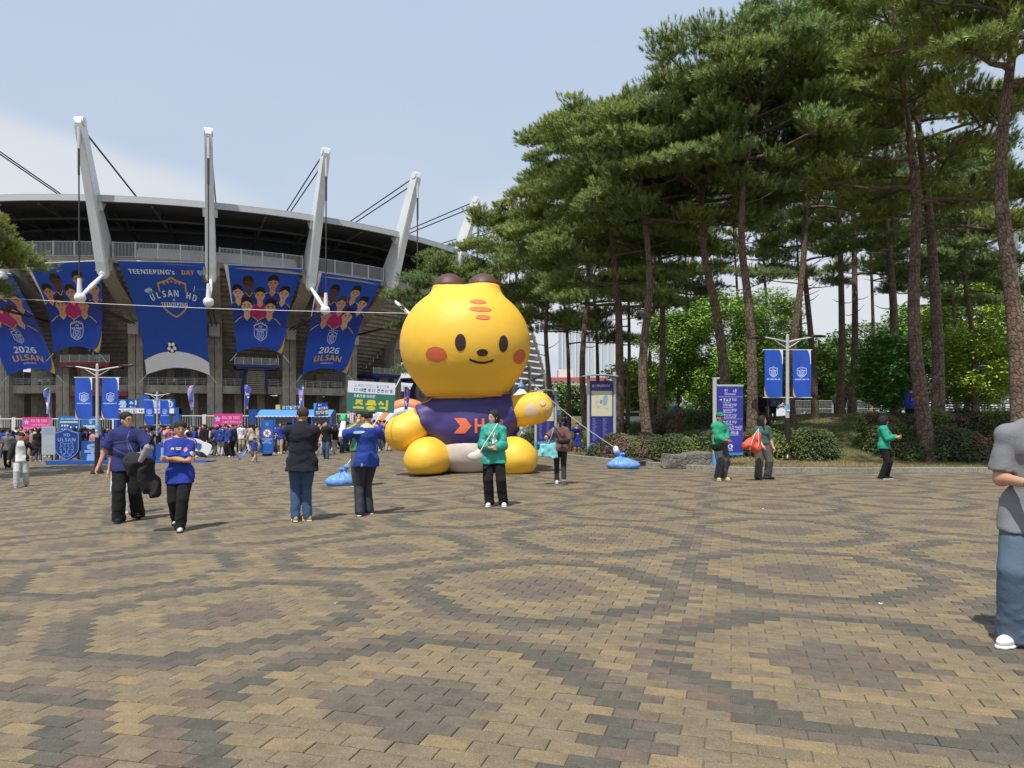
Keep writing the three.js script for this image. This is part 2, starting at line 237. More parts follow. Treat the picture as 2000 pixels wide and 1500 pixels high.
  rest.forEach((set, g) => { const im = new THREE.InstancedMesh(geos[g], white, set.length); im.name = 'pavers'; im.userData.kind = 'stuff'; set.forEach(([x, y, z, r, c], k) => { m4.compose(V(x, y, z), turn.setFromEuler(r), V(1, 1, 1)); im.setMatrixAt(k, m4); im.setColorAt(k, lin(...c)); }); im.castShadow = im.receiveShadow = true; plaza.add(im); });

  // scraps of paper and dry leaves dropped on the paving
  const rr = rng(31); [[1490, 994], [1275, 1105], [655, 1180], [1720, 1180]].forEach(([px, py], k) => { const g = gnd(px, py); tag(part('paper_scrap', sheet(3, 2, (u, v) => V((u - 0.5) * 0.045, 0.006 + 0.005 * Math.sin(u * 5 + v * 3), (v - 0.5) * 0.02), 0.001).rotateY(rr() * 6).translate(g.x, g.y, g.z), matte(k % 3 ? lin(0.36, 0.26, 0.14) : lin(0.7, 0.7, 0.68), 0.9), scene), k % 3 ? 'small dry brown leaf lying on the paving' : 'small white paper scrap lying on the paving', 'litter', k % 3 ? 'dry leaves on the paving' : 'paper scraps on the paving'); });
}
const lawnTex = grain(512, 512, (u, v) => { const a = tfbm(u, v, 8, 51, 4), s = hash3(Math.floor(u * 512), Math.floor(v * 512), 1), f = tileNoise(u * 150, v * 150, 150, 2); const k = 0.75 + 0.35 * (a - 0.5) + 0.3 * (f - 0.5) + 0.2 * (s - 0.5); return [k, k, k * 0.95]; });
{
  // lawn terrain
  const xs = [], zs = []; for (let x = -3; x < 34; x += 0.45) xs.push(x); for (let x = 34; x < 220; x += 8) xs.push(x); for (let z = -19.6; z > -64; z -= 0.45) zs.push(z); for (let z = -64; z > -190; z -= 6) zs.push(z);
  const P = [], U = [], C = [], I = [], nx = xs.length;
  for (const z of zs) for (const x of xs) {
    P.push(x, lawnHeight(x, z), z); U.push(x / 4, z / 4);
    const s = lawnDist(x, z), dry = clamp(1.25 - sstep(1.5, 3.8, s) + (fbm(x * 0.5, z * 0.5, 2, 3) - 0.5) * 1.3 + 0.55 * Math.exp(-Math.pow(Math.hypot((x - 15) * 0.25, (z + 33) * 0.6), 2)));
    const bare = sstep(0.62, 0.78, fbm(x * 0.35 + 9, z * 0.35, 7, 3)) * 0.5;
    const c = [0, 1, 2].map((i) => lerp(lerp([0.098, 0.115, 0.035][i], [0.275, 0.215, 0.115][i], dry), [0.16, 0.115, 0.075][i], bare)); C.push(...c);
  }
  for (let j = 0; j < zs.length - 1; j++) for (let i = 0; i < nx - 1; i++) { const a = j * nx + i, b = a + nx; I.push(a, a + 1, b + 1, a, b + 1, b); }
  const g = new THREE.BufferGeometry(); g.setAttribute('position', new THREE.Float32BufferAttribute(P, 3)); g.setAttribute('uv', new THREE.Float32BufferAttribute(U, 2)); g.setAttribute('color', new THREE.Float32BufferAttribute(C, 3)); g.setIndex(I); g.computeVertexNormals();
  structure('lawn', g, matte(lin(1.25, 1.25, 1.25), 1, { vertexColors: true, map: lawnTex }));
  // kerb of single stones
  const kerb = new THREE.Group(); kerb.name = 'kerb'; kerb.userData.kind = 'structure'; scene.add(kerb);
  const km = [0.50, 0.46, 0.54, 0.42].map((k) => matte(lin(k * 0.97, k * 0.98, k * 0.93), 0.9, { map: rep(lawnTex, 3, 1) }));
  const curve = new THREE.CatmullRomCurve3(KERB_LINE.map(([x, z]) => V(x, 0, z)), false, 'centripetal'), L = curve.getLength(), pts = curve.getSpacedPoints(Math.round(L)), r = rng(8);
  const stone = rbox(1, 0.24, 0.17, 0.014);
  for (let i = 0; i < pts.length - 1; i++) { const a = pts[i], b = pts[i + 1], m = part('kerb_stone', stone, km[Math.floor(r() * 4)], kerb); m.position.copy(a).add(b).multiplyScalar(0.5); m.position.y = 0.005 + (r() - 0.5) * 0.008; m.rotation.y = -Math.atan2(b.z - a.z, b.x - a.x); m.scale.x = a.distanceTo(b) - 0.008; }
  // grass blades
  const P2 = [], rr = rng(77); for (let k = 0; k < 9; k++) { const a = rr() * 6.3, h = 0.05 + rr() * 0.06, l = rr() * 0.05, x = (rr() - 0.5) * 0.12, z = (rr() - 0.5) * 0.12, w = 0.004; P2.push(x - Math.sin(a) * w, 0, z + Math.cos(a) * w, x + Math.sin(a) * w, 0, z - Math.cos(a) * w, x + Math.cos(a) * l, h, z + Math.sin(a) * l); }
  const bg = new THREE.BufferGeometry(); bg.setAttribute('position', new THREE.Float32BufferAttribute(P2, 3)); bg.computeVertexNormals(); bg.setAttribute('uv', new THREE.Float32BufferAttribute(new Float32Array(P2.length / 3 * 2), 2));
  const spots = []; for (let k = 0; k < 60000 && spots.length < 26000; k++) { const t = rr(), x = 2 + rr() * 22, z = -20.4 - t * t * 26; const s = lawnDist(x, z); if (s < 0.12 || Math.abs(x) > -z * 0.75) continue; spots.push([x, z, s]); }
  const im = new THREE.InstancedMesh(bg, matte(lin(1, 1, 1), 1), spots.length), m4 = new THREE.Matrix4(), q = new THREE.Quaternion(); im.name = 'grass'; im.userData.kind = 'stuff'; tag(im, 'short patchy grass, green and straw coloured, on the lawn', 'grass');
  spots.forEach(([x, z, s], k) => { const sc = 0.5 + rr() * 0.7; m4.compose(V(x, lawnHeight(x, z) - 0.01, z), q.setFromAxisAngle(V(0, 1, 0), rr() * 6.3), V(sc * 1.4, sc, sc * 1.4)); im.setMatrixAt(k, m4); const dry = clamp(1.2 - sstep(1.5, 3.8, s) + (fbm(x * 0.5, z * 0.5, 2, 3) - 0.5) * 1.3) > rr(); im.setColorAt(k, dry ? lin(0.30, 0.24, 0.12) : lin(0.11, 0.14, 0.04)); });
  im.castShadow = im.receiveShadow = true; scene.add(im);
}
// ================================================================ stadium: a rounded corner surveyed about one centre
const SC = [-84.6, -211.2], RAD = Math.PI / 180;
const cyl = (phi, r, h) => V(SC[0] + Math.sin(phi * RAD) * r, h, SC[1] + Math.cos(phi * RAD) * r);
const concreteTex = grain(512, 512, (u, v) => { const a = tfbm(u, v, 5, 61, 5), st = tfbm(u * 1, v * 0.25, 16, 62, 3), s = hash3(Math.floor(u * 512), Math.floor(v * 512), 5); const k = 0.80 + 0.28 * (a - 0.5) + 0.22 * (st - 0.5) + 0.06 * (s - 0.5); return [k, k * 0.985, k * 0.95]; });
const concrete = matte(lin(0.50, 0.475, 0.43), 0.95, { map: rep(concreteTex, 0.12, 0.12) });
const concreteDark = concrete;
const whiteSteel = matte(lin(0.76, 0.80, 0.81), 0.4, { map: rep(grain(256, 256, (u, v) => { const k = 0.95 + 0.1 * (tfbm(u, v, 6, 71, 4) - 0.5); return [k, k, k]; }), 0.1, 0.1) });
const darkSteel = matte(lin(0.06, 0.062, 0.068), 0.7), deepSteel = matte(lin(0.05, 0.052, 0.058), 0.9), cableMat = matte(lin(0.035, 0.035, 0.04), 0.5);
const galv = matte(lin(0.52, 0.53, 0.54), 0.5, { metalness: 0.3 }), redSteel = matte(lin(0.24, 0.035, 0.045), 0.6), blueSteel = matte(lin(0.02, 0.035, 0.16), 0.6);
function slabRH(poly, wf, phi) { // a plate cut to an outline in the radial plane at bearing phi, wf(h) wide
  const s = Math.sin(phi * RAD), c = Math.cos(phi * RAD), P = [], I = [], n = poly.length, U = [];
  const put = (r, h, t) => { P.push(SC[0] + s * r + c * t, h, SC[1] + c * r - s * t); U.push(r + t, h); };
  for (const k of [1, -1]) for (const [r, h] of poly) put(r, h, k * wf(h) / 2);
  const tri = THREE.ShapeUtils.triangulateShape(poly.map(([r, h]) => new THREE.Vector2(r, h)), []);
  for (const [a, b, d] of tri) { I.push(a, b, d, n + a, n + d, n + b); }
  for (let i = 0; i < n; i++) { const j = (i + 1) % n; I.push(i, n + i, n + j, i, n + j, j); }
  const g = new THREE.BufferGeometry(); g.setAttribute('position', new THREE.Float32BufferAttribute(P, 3)); g.setAttribute('uv', new THREE.Float32BufferAttribute(U, 2)); g.setIndex(I); const f = g.toNonIndexed(); f.computeVertexNormals(); return f;
}
function ringProfile(prof, p0, p1, n) { // polyline (r,h) swept about the centre from p0 to p1 degrees
  const P = [], U = [], I = [], m = prof.length; let L = [0]; for (let k = 1; k < m; k++) L.push(L[k - 1] + Math.hypot(prof[k][0] - prof[k - 1][0], prof[k][1] - prof[k - 1][1]));
  for (let i = 0; i <= n; i++) { const p = lerp(p0, p1, i / n); prof.forEach(([r, h], k) => { const v = cyl(p, r, h); P.push(v.x, v.y, v.z); U.push(p * RAD * 70, L[k]); }); }
  for (let i = 0; i < n; i++) for (let k = 0; k < m - 1; k++) { const a = i * m + k, b = a + m; I.push(a, b, b + 1, a, b + 1, a + 1); }
  const g = new THREE.BufferGeometry(); g.setAttribute('position', new THREE.Float32BufferAttribute(P, 3)); g.setAttribute('uv', new THREE.Float32BufferAttribute(U, 2)); g.setIndex(I); const f = g.toNonIndexed(); f.computeVertexNormals(); return f;
}
const ringBox = (r0, r1, h0, h1, p0, p1, n = 6) => { const g = [ringProfile([[r0, h0], [r1, h0], [r1, h1], [r0, h1], [r0, h0]], p0, p1, n)]; for (const p of [p0, p1]) g.push(slabRH([[r0, h0], [r1, h0], [r1, h1], [r0, h1]], () => 0.01, p)); return merge(g); };
const innerPaint = concrete;
const BAYS = [-36, -22, -8, 6, 20, 34, 48, 62, 76];
const stadium = thing('stadium', 'large concrete stadium with white leaning roof masts, black cables and dark roof', 'stadium');
{
  const one = () => 1;
  // roof: fascia in metal strips, deep dark soffit, radial trusses
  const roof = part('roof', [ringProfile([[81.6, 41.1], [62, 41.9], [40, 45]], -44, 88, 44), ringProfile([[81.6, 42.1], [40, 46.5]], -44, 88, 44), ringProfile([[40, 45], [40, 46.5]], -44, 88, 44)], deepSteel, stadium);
  for (const [a, b, o] of [[41.0, 41.38, 0], [41.42, 41.8, 0.08], [41.84, 42.22, 0.16]]) part('fascia', ringBox(81.3, 81.75 - o, a, b, -44, 88, 44), matte(lin(0.42, 0.44, 0.46), 0.5), roof);
  for (let k = 0; k < BAYS.length - 1; k++) for (const f of [0, 0.5]) { const p = lerp(BAYS[k], BAYS[k + 1], f), A = (r, h) => cyl(p, r, h), g = [rod(A(81, 40.6), A(58, 38.4), 0.22), rod(A(58, 38.4), A(42, 41), 0.2)];
    for (let q = 0; q < 6; q++) { const r0 = 80 - q * 5, r1 = r0 - 5, hb = (r) => lerp(40.6, 38.4, (81 - r) / 23); g.push(rod(A(r0, hb(r0)), A(r0 - 2.5, 41.5), 0.11, 0.11, 5), rod(A(r0 - 2.5, 41.5), A(r1, Math.max(38.4, hb(r1))), 0.11, 0.11, 5)); }
    part('truss', g, darkSteel, roof); }
  for (const r of [74, 66, 58]) part('purlin', ringProfile([[r, 39.6], [r + 0.3, 39.6], [r + 0.3, 40], [r, 40], [r, 39.6]], -44, 88, 44), darkSteel, roof);
  part('shade_backing', ringProfile([[60, 30], [60, 42.5]], -44, 88, 30), deepSteel, stadium);  // added dark sheet, its colour standing in for the shade of the open interior
  // upper concourse deck and its railing
  part('concourse_deck', ringBox(60, 77.2, 30.9, 31.9, -40, 82, 40), concrete, stadium);
  for (let k = 0; k < BAYS.length - 1; k++) for (let q = 0; q < 4; q++) {
    const a = lerp(BAYS[k] + 1.1, BAYS[k + 1] - 1.1, q / 4), b = lerp(BAYS[k] + 1.1, BAYS[k + 1] - 1.1, (q + 1) / 4), g = [];
    for (const p of [a, b - 0.02]) g.push(rod(cyl(p, 76.9, 31.9), cyl(p, 76.9, 34.9), 0.13));
    for (const h of [32.1, 34.75]) g.push(beam(cyl(a, 76.9, h), cyl(b, 76.9, h), 0.1, 0.1));
    for (let m = 1; m < 16; m++) { const p = lerp(a, b, m / 16); g.push(rod(cyl(p, 76.9, 32.1), cyl(p, 76.9, 34.75), 0.05, 0.05, 4)); }
    part('railing_panel', g, galv, stadium);
  }
  // white curved canopy seen behind the railing
  part('inner_canopy', ringProfile([[72, 32], [72.2, 34], [71.2, 35.1], [66, 35.9]], 9, 33, 24).applyMatrix4(new THREE.Matrix4()), matte(lin(0.75, 0.76, 0.78), 0.6), stadium);
  // columns, raking beams, masts, struts, cables
  BAYS.forEach((p, k) => {
    const poly = [[60, -1.5], [63, -1.5], [63, 19], [63.8, 21.2], [66, 23.4], [74.5, 27.9], [77.3, 29.2], [77.3, 30.9], [74.6, 30.9], [70, 29.2], [62.5, 25.2], [60, 22.5]];
    for (const s of [-0.78, 0.78]) part('column', slabRH(poly, () => 1.4, p).translate(Math.cos(p * RAD) * s, 0, -Math.sin(p * RAD) * s), concrete, stadium);
    part('column_web', slabRH(poly.map(([r, h]) => [r - (r > 62 ? 0.4 : 0), h - 0.2]), () => 0.3, p), concreteDark, stadium);
    const mast = part('mast', slabRH([[87.1, 53.0], [86.9, 54], [85.4, 54], [84.6, 52.6], [79.2, 40.6], [75.2, 34.2], [75.6, 30], [76.6, 28.6], [78.0, 28.6], [78.9, 30.5]], (h) => lerp(1.7, 1.05, clamp((h - 30) / 24)), p), whiteSteel, stadium);
    part('spine', slabRH([[87.0, 52.6], [78.5, 30.5], [77.6, 30.8], [80.5, 39], [85.6, 52.6]], (h) => lerp(2.0, 1.25, clamp((h - 30) / 24)), p), whiteSteel, mast);
    part('mast_head', new THREE.CylinderGeometry(0.75, 0.75, 1.5, 14).rotateX(Math.PI / 2).rotateY(p * RAD + Math.PI / 2).translate(...cyl(p, 86.2, 53.6).toArray()), whiteSteel, mast);
    part('socket', rod(cyl(p, 86.6, 53), cyl(p, 86.7, 48.6), 0.34, 0.24, 10), galv, mast);
    part('bracket', slabRH([[78.8, 41.6], [80.6, 39.6], [81.6, 41.6]], () => 2.6, p), whiteSteel, mast);
    part('hinge', [new THREE.SphereGeometry(0.95, 12, 10).translate(...cyl(p, 77.3, 28.6).toArray()), rod(cyl(p, 77.3, 28.6), cyl(p, 77.2, 30.6), 1.0, 0.9, 10)], whiteSteel, mast);
    part('strut', [rod(cyl(p, 77.4, 28.5), cyl(p, 81.5, 25.8), 0.28, 0.46, 10), rod(cyl(p, 81.5, 25.8), cyl(p, 86.0, 22.9), 0.46, 0.3, 10), new THREE.SphereGeometry(0.95, 12, 10).translate(...cyl(p, 86.2, 22.7).toArray()), rod(cyl(p, 86.4, 22.6), cyl(p, 86.5, 26), 0.5, 0.3, 10)], whiteSteel, stadium);
    part('tie_cable', [rod(cyl(p, 86.7, 48.8), cyl(p, 86.68, 44), 0.2), rod(cyl(p, 86.7, 50), cyl(p, 86.5, 26), 0.13)], cableMat, stadium);
    for (const s of [-0.5, 0.5]) { part('stay_cable', rod(cyl(p + s * 0.4, 85.3, 52.6 - s * 0.9), cyl(p + s * 0.4, 48, 44.5 - s * 0.6), 0.13), cableMat, stadium); part('anchor_cable', rod(cyl(p + s * 0.7, 86, 22.5), cyl(p + s * 0.7, 63.2, 21), 0.13), cableMat, stadium); }
    part('anchor_block', rbox(2.2, 2.6, 1.6, 0.2).rotateY(p * RAD).translate(...cyl(p, 63.6, 20.2).toArray()), matte(lin(0.5, 0.5, 0.48), 0.8), stadium);
  });
  // stepped underside of the stands, lower decks, dark rooms behind
  for (let k = 0; k < BAYS.length - 1; k++) {
    const a = BAYS[k] + 0.02, b = BAYS[k + 1] - 0.02, prof = [], N = 24;
    for (let q = 0; q <= N; q++) { const r = lerp(75.5, 47, q / N), h = lerp(30.6, 11.5, q / N); prof.push([r, h]); if (q < N) prof.push([r, lerp(30.6, 11.5, (q + 1) / N) - 0.05], [lerp(75.5, 47, (q + 1) / N) + 0.5, lerp(30.6, 11.5, (q + 1) / N) - 0.05]); }
    part('stand_underside', ringProfile(prof, a, b, 6), concreteDark, stadium);
    part('lower_deck', ringBox(50, 62.3, 6.9, 8.6, a + 1.2, b - 1.2, 6), concrete, stadium);
    const g = []; for (const h of [9.0, 9.35, 9.7, 10.05]) g.push(ringProfile([[62, h], [62.06, h], [62.06, h + 0.06], [62, h + 0.06], [62, h]], a, b, 5)); for (let q = 0; q <= 8; q++) { const p = lerp(a + 0.3, b - 0.3, q / 8); g.push(rod(cyl(p, 62.03, 8.6), cyl(p, 62.03, 10.1), 0.05, 0.05, 5)); }
    part('deck_railing', g, galv, stadium);
    part('inner_wall', ringProfile([[51, -1.5], [51, 6.9]], a - 2, b + 2, 5), innerPaint, stadium);
    part('inner_wall', ringProfile([[50, 8.6], [50, 14]], a - 2, b + 2, 5), innerPaint, stadium);
    for (const f of [0.33, 0.68]) part('pier', slabRH([[55, -1.5], [56.5, -1.5], [56.5, 12], [55, 12]], () => 1.6, lerp(a, b, f)), concreteDark, stadium);
  }
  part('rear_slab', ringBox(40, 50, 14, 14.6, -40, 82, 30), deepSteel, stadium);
  // outside stairs and landings between the columns
  const stairs = (p0, p1, h, mat, rail = true) => { const s = new THREE.Group(); s.name = 'staircase'; stadium.add(s); const mid = (p0 + p1) / 2;
    part('landing', ringBox(59, 66, h - 0.5, h, p0, p1, 4), mat, s); const g = []; for (let q = 0; q < 6; q++) g.push(ringProfile([[66, h + 0.25 * q + 0.1], [66.07, h + 0.25 * q + 0.1], [66.07, h + 0.25 * q + 0.17], [66, h + 0.25 * q + 0.17]], p0, p1, 4)); for (let q = 0; q <= 5; q++) g.push(rod(cyl(lerp(p0, p1, q / 5), 66.03, h), cyl(lerp(p0, p1, q / 5), 66.03, h + 1.55), 0.06)); part('handrail', g, galv, s);
    for (const f of [-1, 1]) part('stringer', beam(cyl(mid + f * 1.7, 65, h - 0.4), cyl(mid + f * 2.4, 62.5, h - 6), 0.35, 1.1), mat, s);
    const st = []; for (let q = 0; q < 14; q++) { const t = q / 14; st.push(ringBox(lerp(65, 62.5, t) - 0.3, lerp(65, 62.5, t) + 0.3, h - 0.6 - t * 5.6, h - 0.45 - t * 5.6, mid - 1.7, mid + 1.7, 1)); } part('flight', st, matte(lin(0.36, 0.33, 0.25), 0.9), s);
    part('soffit', ringBox(59.5, 65.6, h - 0.9, h - 0.52, p0 + 0.3, p1 - 0.3, 3), mat, s); return s; };
  stairs(23.5, 31.2, 13.0, blueSteel); stairs(51.5, 59.5, 12.3, blueSteel); stairs(-6.2, 2.6, 13.0, redSteel); stairs(65, 73, 12, blueSteel);
  part('red_brace', [beam(cyl(-4, 64, 12.4), cyl(3, 60, 5), 0.5, 1.2), ringBox(58.5, 63.5, 6.2, 7.2, -6, 4.6, 4)], redSteel, stadium);
  // far straight side, its stepped stand falling away towards the end
  const A = V(-7, 0, -172), dir = V(0.52, 0, -0.854), out = V(0.854, 0, 0.52);
  const rows = 13; for (let q = 0; q < rows; q++) { const t = q / (rows - 1), h = lerp(27, 8, t), inx = -t * 18, L = 22 + 46 * t; const a = A.clone().addScaledVector(out, inx), b = a.clone().addScaledVector(dir, L); part('side_stand_step', beam(a.setY(h), b.setY(h), 1.6, 1.1), concreteDark, stadium);
    if (q < rows - 1) { const L2 = 22 + 46 * (q + 1) / (rows - 1), c = A.clone().addScaledVector(out, inx).addScaledVector(dir, L).setY(h + 0.8), d = A.clone().addScaledVector(out, -(q + 1) / (rows - 1) * 18).addScaledVector(dir, L2).setY(lerp(27, 8, (q + 1) / (rows - 1)) + 0.8); part('edge_beam', beam(c, d, 0.6, 1.1), whiteSteel, stadium); } }
  for (let q = 0; q < 7; q++) { const b = A.clone().addScaledVector(dir, 6 + q * 9).addScaledVector(out, -6); part('side_column', [rod(V(b.x, 0, b.z), V(b.x, 12 + (6 - q) * 1.4, b.z), 0.45), rod(V(b.x, 12 + (6 - q) * 1.4, b.z), V(b.x - 8, 9 + (6 - q) * 1.0, b.z - 5), 0.4)], concrete, stadium); }
  part('side_wall', [beam(A.clone().addScaledVector(out, -20).setY(6), A.clone().addScaledVector(out, -20).addScaledVector(dir, 60).setY(6), 1, 12)], concreteDark, stadium);
  part('side_roof', beam(A.clone().addScaledVector(out, -10).setY(37), A.clone().addScaledVector(out, -10).addScaledVector(dir, 26).setY(35), 14, 1.2), deepSteel, stadium);
}
// ================================================================ printed matter and the banners hung on the stadium
const C_BLUE = '#1a51c4', C_DEEP = '#0f3aa0', C_GOLD = '#e6ad3c', C_WHITE = '#eef1f6';
function shield(ctx, x, y, w) { const h = w * 1.28; ctx.beginPath(); ctx.moveTo(x - w / 2, y - h * 0.36); ctx.lineTo(x - w * 0.2, y - h * 0.42); ctx.lineTo(x, y - h * 0.5); ctx.lineTo(x + w * 0.2, y - h * 0.42); ctx.lineTo(x + w / 2, y - h * 0.36); ctx.lineTo(x + w / 2, y + h * 0.12); ctx.bezierCurveTo(x + w / 2, y + h * 0.3, x + w * 0.2, y + h * 0.42, x, y + h * 0.5); ctx.bezierCurveTo(x - w * 0.2, y + h * 0.42, x - w / 2, y + h * 0.3, x - w / 2, y + h * 0.12); ctx.closePath(); }
function tigerMark(ctx, x, y, s, color, lw) { // striped cat head of the crest
  ctx.save(); ctx.translate(x, y); ctx.scale(s, s); ctx.strokeStyle = ctx.fillStyle = color; ctx.lineWidth = lw / s; ctx.lineJoin = 'round';
  for (const m of [1, -1]) { ctx.save(); ctx.scale(m, 1);
    ctx.beginPath(); ctx.moveTo(0, -0.42); ctx.lineTo(0.22, -0.4); ctx.lineTo(0.36, -0.5); ctx.lineTo(0.46, -0.44); ctx.lineTo(0.44, -0.24); ctx.lineTo(0.52, -0.02); ctx.lineTo(0.44, 0.04); ctx.lineTo(0.5, 0.2); ctx.lineTo(0.38, 0.22); ctx.lineTo(0.34, 0.4); ctx.lineTo(0.16, 0.5); ctx.lineTo(0, 0.52); ctx.stroke();
    for (const q of [[0.08, -0.34, 0.2, -0.28], [0.05, -0.24, 0.16, -0.18], [0.3, -0.3, 0.4, -0.2], [0.34, 0, 0.46, 0.06], [0.32, 0.12, 0.42, 0.2], [0.1, -0.04, 0.28, -0.14], [0.12, 0.02, 0.25, -0.02], [0.06, 0.2, 0.06, 0.32], [0.06, 0.32, 0.26, 0.3], [0, 0.2, 0.12, 0.14], [0.08, -0.02, 0.1, 0.14], [0.12, 0.42, 0.26, 0.38]]) { ctx.beginPath(); ctx.moveTo(q[0], q[1]); ctx.lineTo(q[2], q[3]); ctx.stroke(); }
    ctx.restore(); }
  ctx.restore();
}
function crest(ctx, x, y, w, color, { fill, lw = w * 0.045, words = true } = {}) {
  shield(ctx, x, y, w); if (fill) { ctx.fillStyle = fill; ctx.fill(); } ctx.strokeStyle = color; ctx.lineWidth = lw; ctx.stroke();
  if (words) { write(ctx, 'HD', x, y - w * 0.33, w * 0.17, color, { align: 0.5, squeeze: 1.2 }); write(ctx, 'ULSAN', x, y - w * 0.12, w * 0.2, color, { align: 0.5, squeeze: 1.25 }); }
  tigerMark(ctx, x, y + w * 0.2, w * 0.58, color, lw * 0.7);
}
const star = (ctx, x, y, r, c) => { ctx.fillStyle = c; ctx.beginPath(); for (let i = 0; i < 10; i++) { const a = -Math.PI / 2 + i * Math.PI / 5, q = i & 1 ? r * 0.42 : r; ctx.lineTo(x + Math.cos(a) * q, y + Math.sin(a) * q); } ctx.fill(); };
const stars = (ctx, x, y, r, c) => [[-2, 0.5], [-1, 0], [0, -0.45], [1, 0], [2, 0.5]].forEach(([a, b]) => star(ctx, x + a * r * 2.4, y + b * r, r, c));
function player(ctx, x, y, s, skin, hair, top, seed = 1) { // printed portrait of a player, head and shoulders; s = head height
  const r = rng(seed * 97 + 13), trim = top === '#b5256f' ? '#e46ba0' : '#e2c23c';
  ctx.save(); ctx.translate(x, y); ctx.scale(s, s); ctx.rotate((r() - 0.5) * 0.14);
  ctx.fillStyle = top; ctx.beginPath(); ctx.moveTo(-1.05, 2.6); ctx.lineTo(-1.0, 1.05); ctx.quadraticCurveTo(-0.85, 0.8, -0.28, 0.66); ctx.lineTo(0.28, 0.66); ctx.quadraticCurveTo(0.85, 0.8, 1.0, 1.05); ctx.lineTo(1.05, 2.6); ctx.fill();
  ctx.strokeStyle = trim; ctx.lineWidth = 0.045; for (const m of [-1, 1]) for (const o of [0, 0.1]) { ctx.beginPath(); ctx.moveTo(m * (0.4 + o), 0.7 + o * 0.3); ctx.lineTo(m * (0.98 + o * 0.3), 1.02 + o * 0.6); ctx.stroke(); }
  ctx.fillStyle = skin; ctx.beginPath(); ctx.moveTo(-0.2, 0.3); ctx.lineTo(-0.26, 0.68); ctx.lineTo(0, 0.95); ctx.lineTo(0.26, 0.68); ctx.lineTo(0.2, 0.3); ctx.fill();
  ctx.strokeStyle = trim; ctx.lineWidth = 0.05; ctx.beginPath(); ctx.moveTo(-0.28, 0.66); ctx.lineTo(0, 0.97); ctx.lineTo(0.28, 0.66); ctx.stroke();
  const shade = (c, k) => { const q = new THREE.Color(c).multiplyScalar(k); return '#' + q.getHexString(); };
  ctx.fillStyle = shade(skin, 0.72); ctx.beginPath(); ctx.ellipse(0.03, 0.42, 0.2, 0.1, 0, 0, 7); ctx.fill();
  ctx.fillStyle = skin; for (const m of [-1, 1]) { ctx.beginPath(); ctx.ellipse(m * 0.37, 0.04, 0.06, 0.11, 0, 0, 7); ctx.fill(); }
  ctx.beginPath(); ctx.moveTo(-0.36, -0.2); ctx.bezierCurveTo(-0.4, 0.2, -0.28, 0.36, -0.12, 0.48); ctx.quadraticCurveTo(0, 0.53, 0.12, 0.48); ctx.bezierCurveTo(0.28, 0.36, 0.4, 0.2, 0.36, -0.2); ctx.bezierCurveTo(0.3, -0.5, -0.3, -0.5, -0.36, -0.2); ctx.fill();
  ctx.fillStyle = hair; ctx.beginPath(); ctx.moveTo(-0.4, 0.02); ctx.bezierCurveTo(-0.5, -0.4, -0.3, -0.62, 0, -0.6); ctx.bezierCurveTo(0.32, -0.62, 0.5, -0.38, 0.4, 0.02); ctx.lineTo(0.35, -0.14); ctx.quadraticCurveTo(0.2, -0.3 + r() * 0.16, 0, -0.24 - r() * 0.08); ctx.quadraticCurveTo(-0.2, -0.3 + r() * 0.16, -0.35, -0.14); ctx.fill();
  ctx.strokeStyle = '#1c1512'; ctx.lineWidth = 0.05; for (const m of [-1, 1]) { ctx.beginPath(); ctx.moveTo(m * 0.08, -0.06); ctx.lineTo(m * 0.25, -0.09); ctx.stroke(); ctx.fillStyle = '#1c1512'; ctx.beginPath(); ctx.ellipse(m * 0.16, 0.02, 0.055, 0.026, 0, 0, 7); ctx.fill(); }
  ctx.strokeStyle = shade(skin, 0.62); ctx.lineWidth = 0.03; ctx.beginPath(); ctx.moveTo(0.02, 0.02); ctx.lineTo(0.05, 0.17); ctx.lineTo(-0.03, 0.18); ctx.stroke();
  ctx.strokeStyle = '#8e4a44'; ctx.lineWidth = 0.045; ctx.beginPath(); ctx.moveTo(-0.1, 0.3); ctx.lineTo(0.1, 0.3); ctx.stroke(); ctx.restore();
}
const SKINS = ['#d9ab8c', '#cf9d7d', '#dcb296', '#c79272', '#e0b79d'];
function playersPrint(ctx, W, H, seed, big) { const r = rng(seed), rows = [[0.31, 0.19, 0.15], [0.66, 0.17, 0.15], [0.13, 0.29, 0.155], [0.47, 0.31, 0.16], [0.87, 0.28, 0.155], [0.27, 0.44, 0.185], [0.68, 0.45, 0.185]]; rows.forEach(([x, y, s], i) => player(ctx, W * (x + (r() - 0.5) * 0.05), H * y * big, H * s * big * 0.98, i === 0 ? '#5b3d2f' : SKINS[Math.floor(r() * 5)], ['#15110f', '#1f1713', '#2c1d15', '#5a3a24'][Math.floor(r() * 3.3)], i === 3 ? '#b5256f' : '#163a9c', seed * 10 + i)); }
function bannerBase(ctx, W, H) { ctx.fillStyle = C_BLUE; ctx.fillRect(0, 0, W, H); const r = rng(W + H); ctx.strokeStyle = 'rgba(255,255,255,.035)'; for (let i = 0; i < 14; i++) { ctx.lineWidth = 3 + r() * 20; ctx.beginPath(); const y = r() * H; ctx.moveTo(0, y); ctx.lineTo(W, y + (r() - 0.5) * H * 0.5); ctx.stroke(); } ctx.fillStyle = '#1c57d0'; ctx.fillRect(0, 0, W, H * 0.035); }
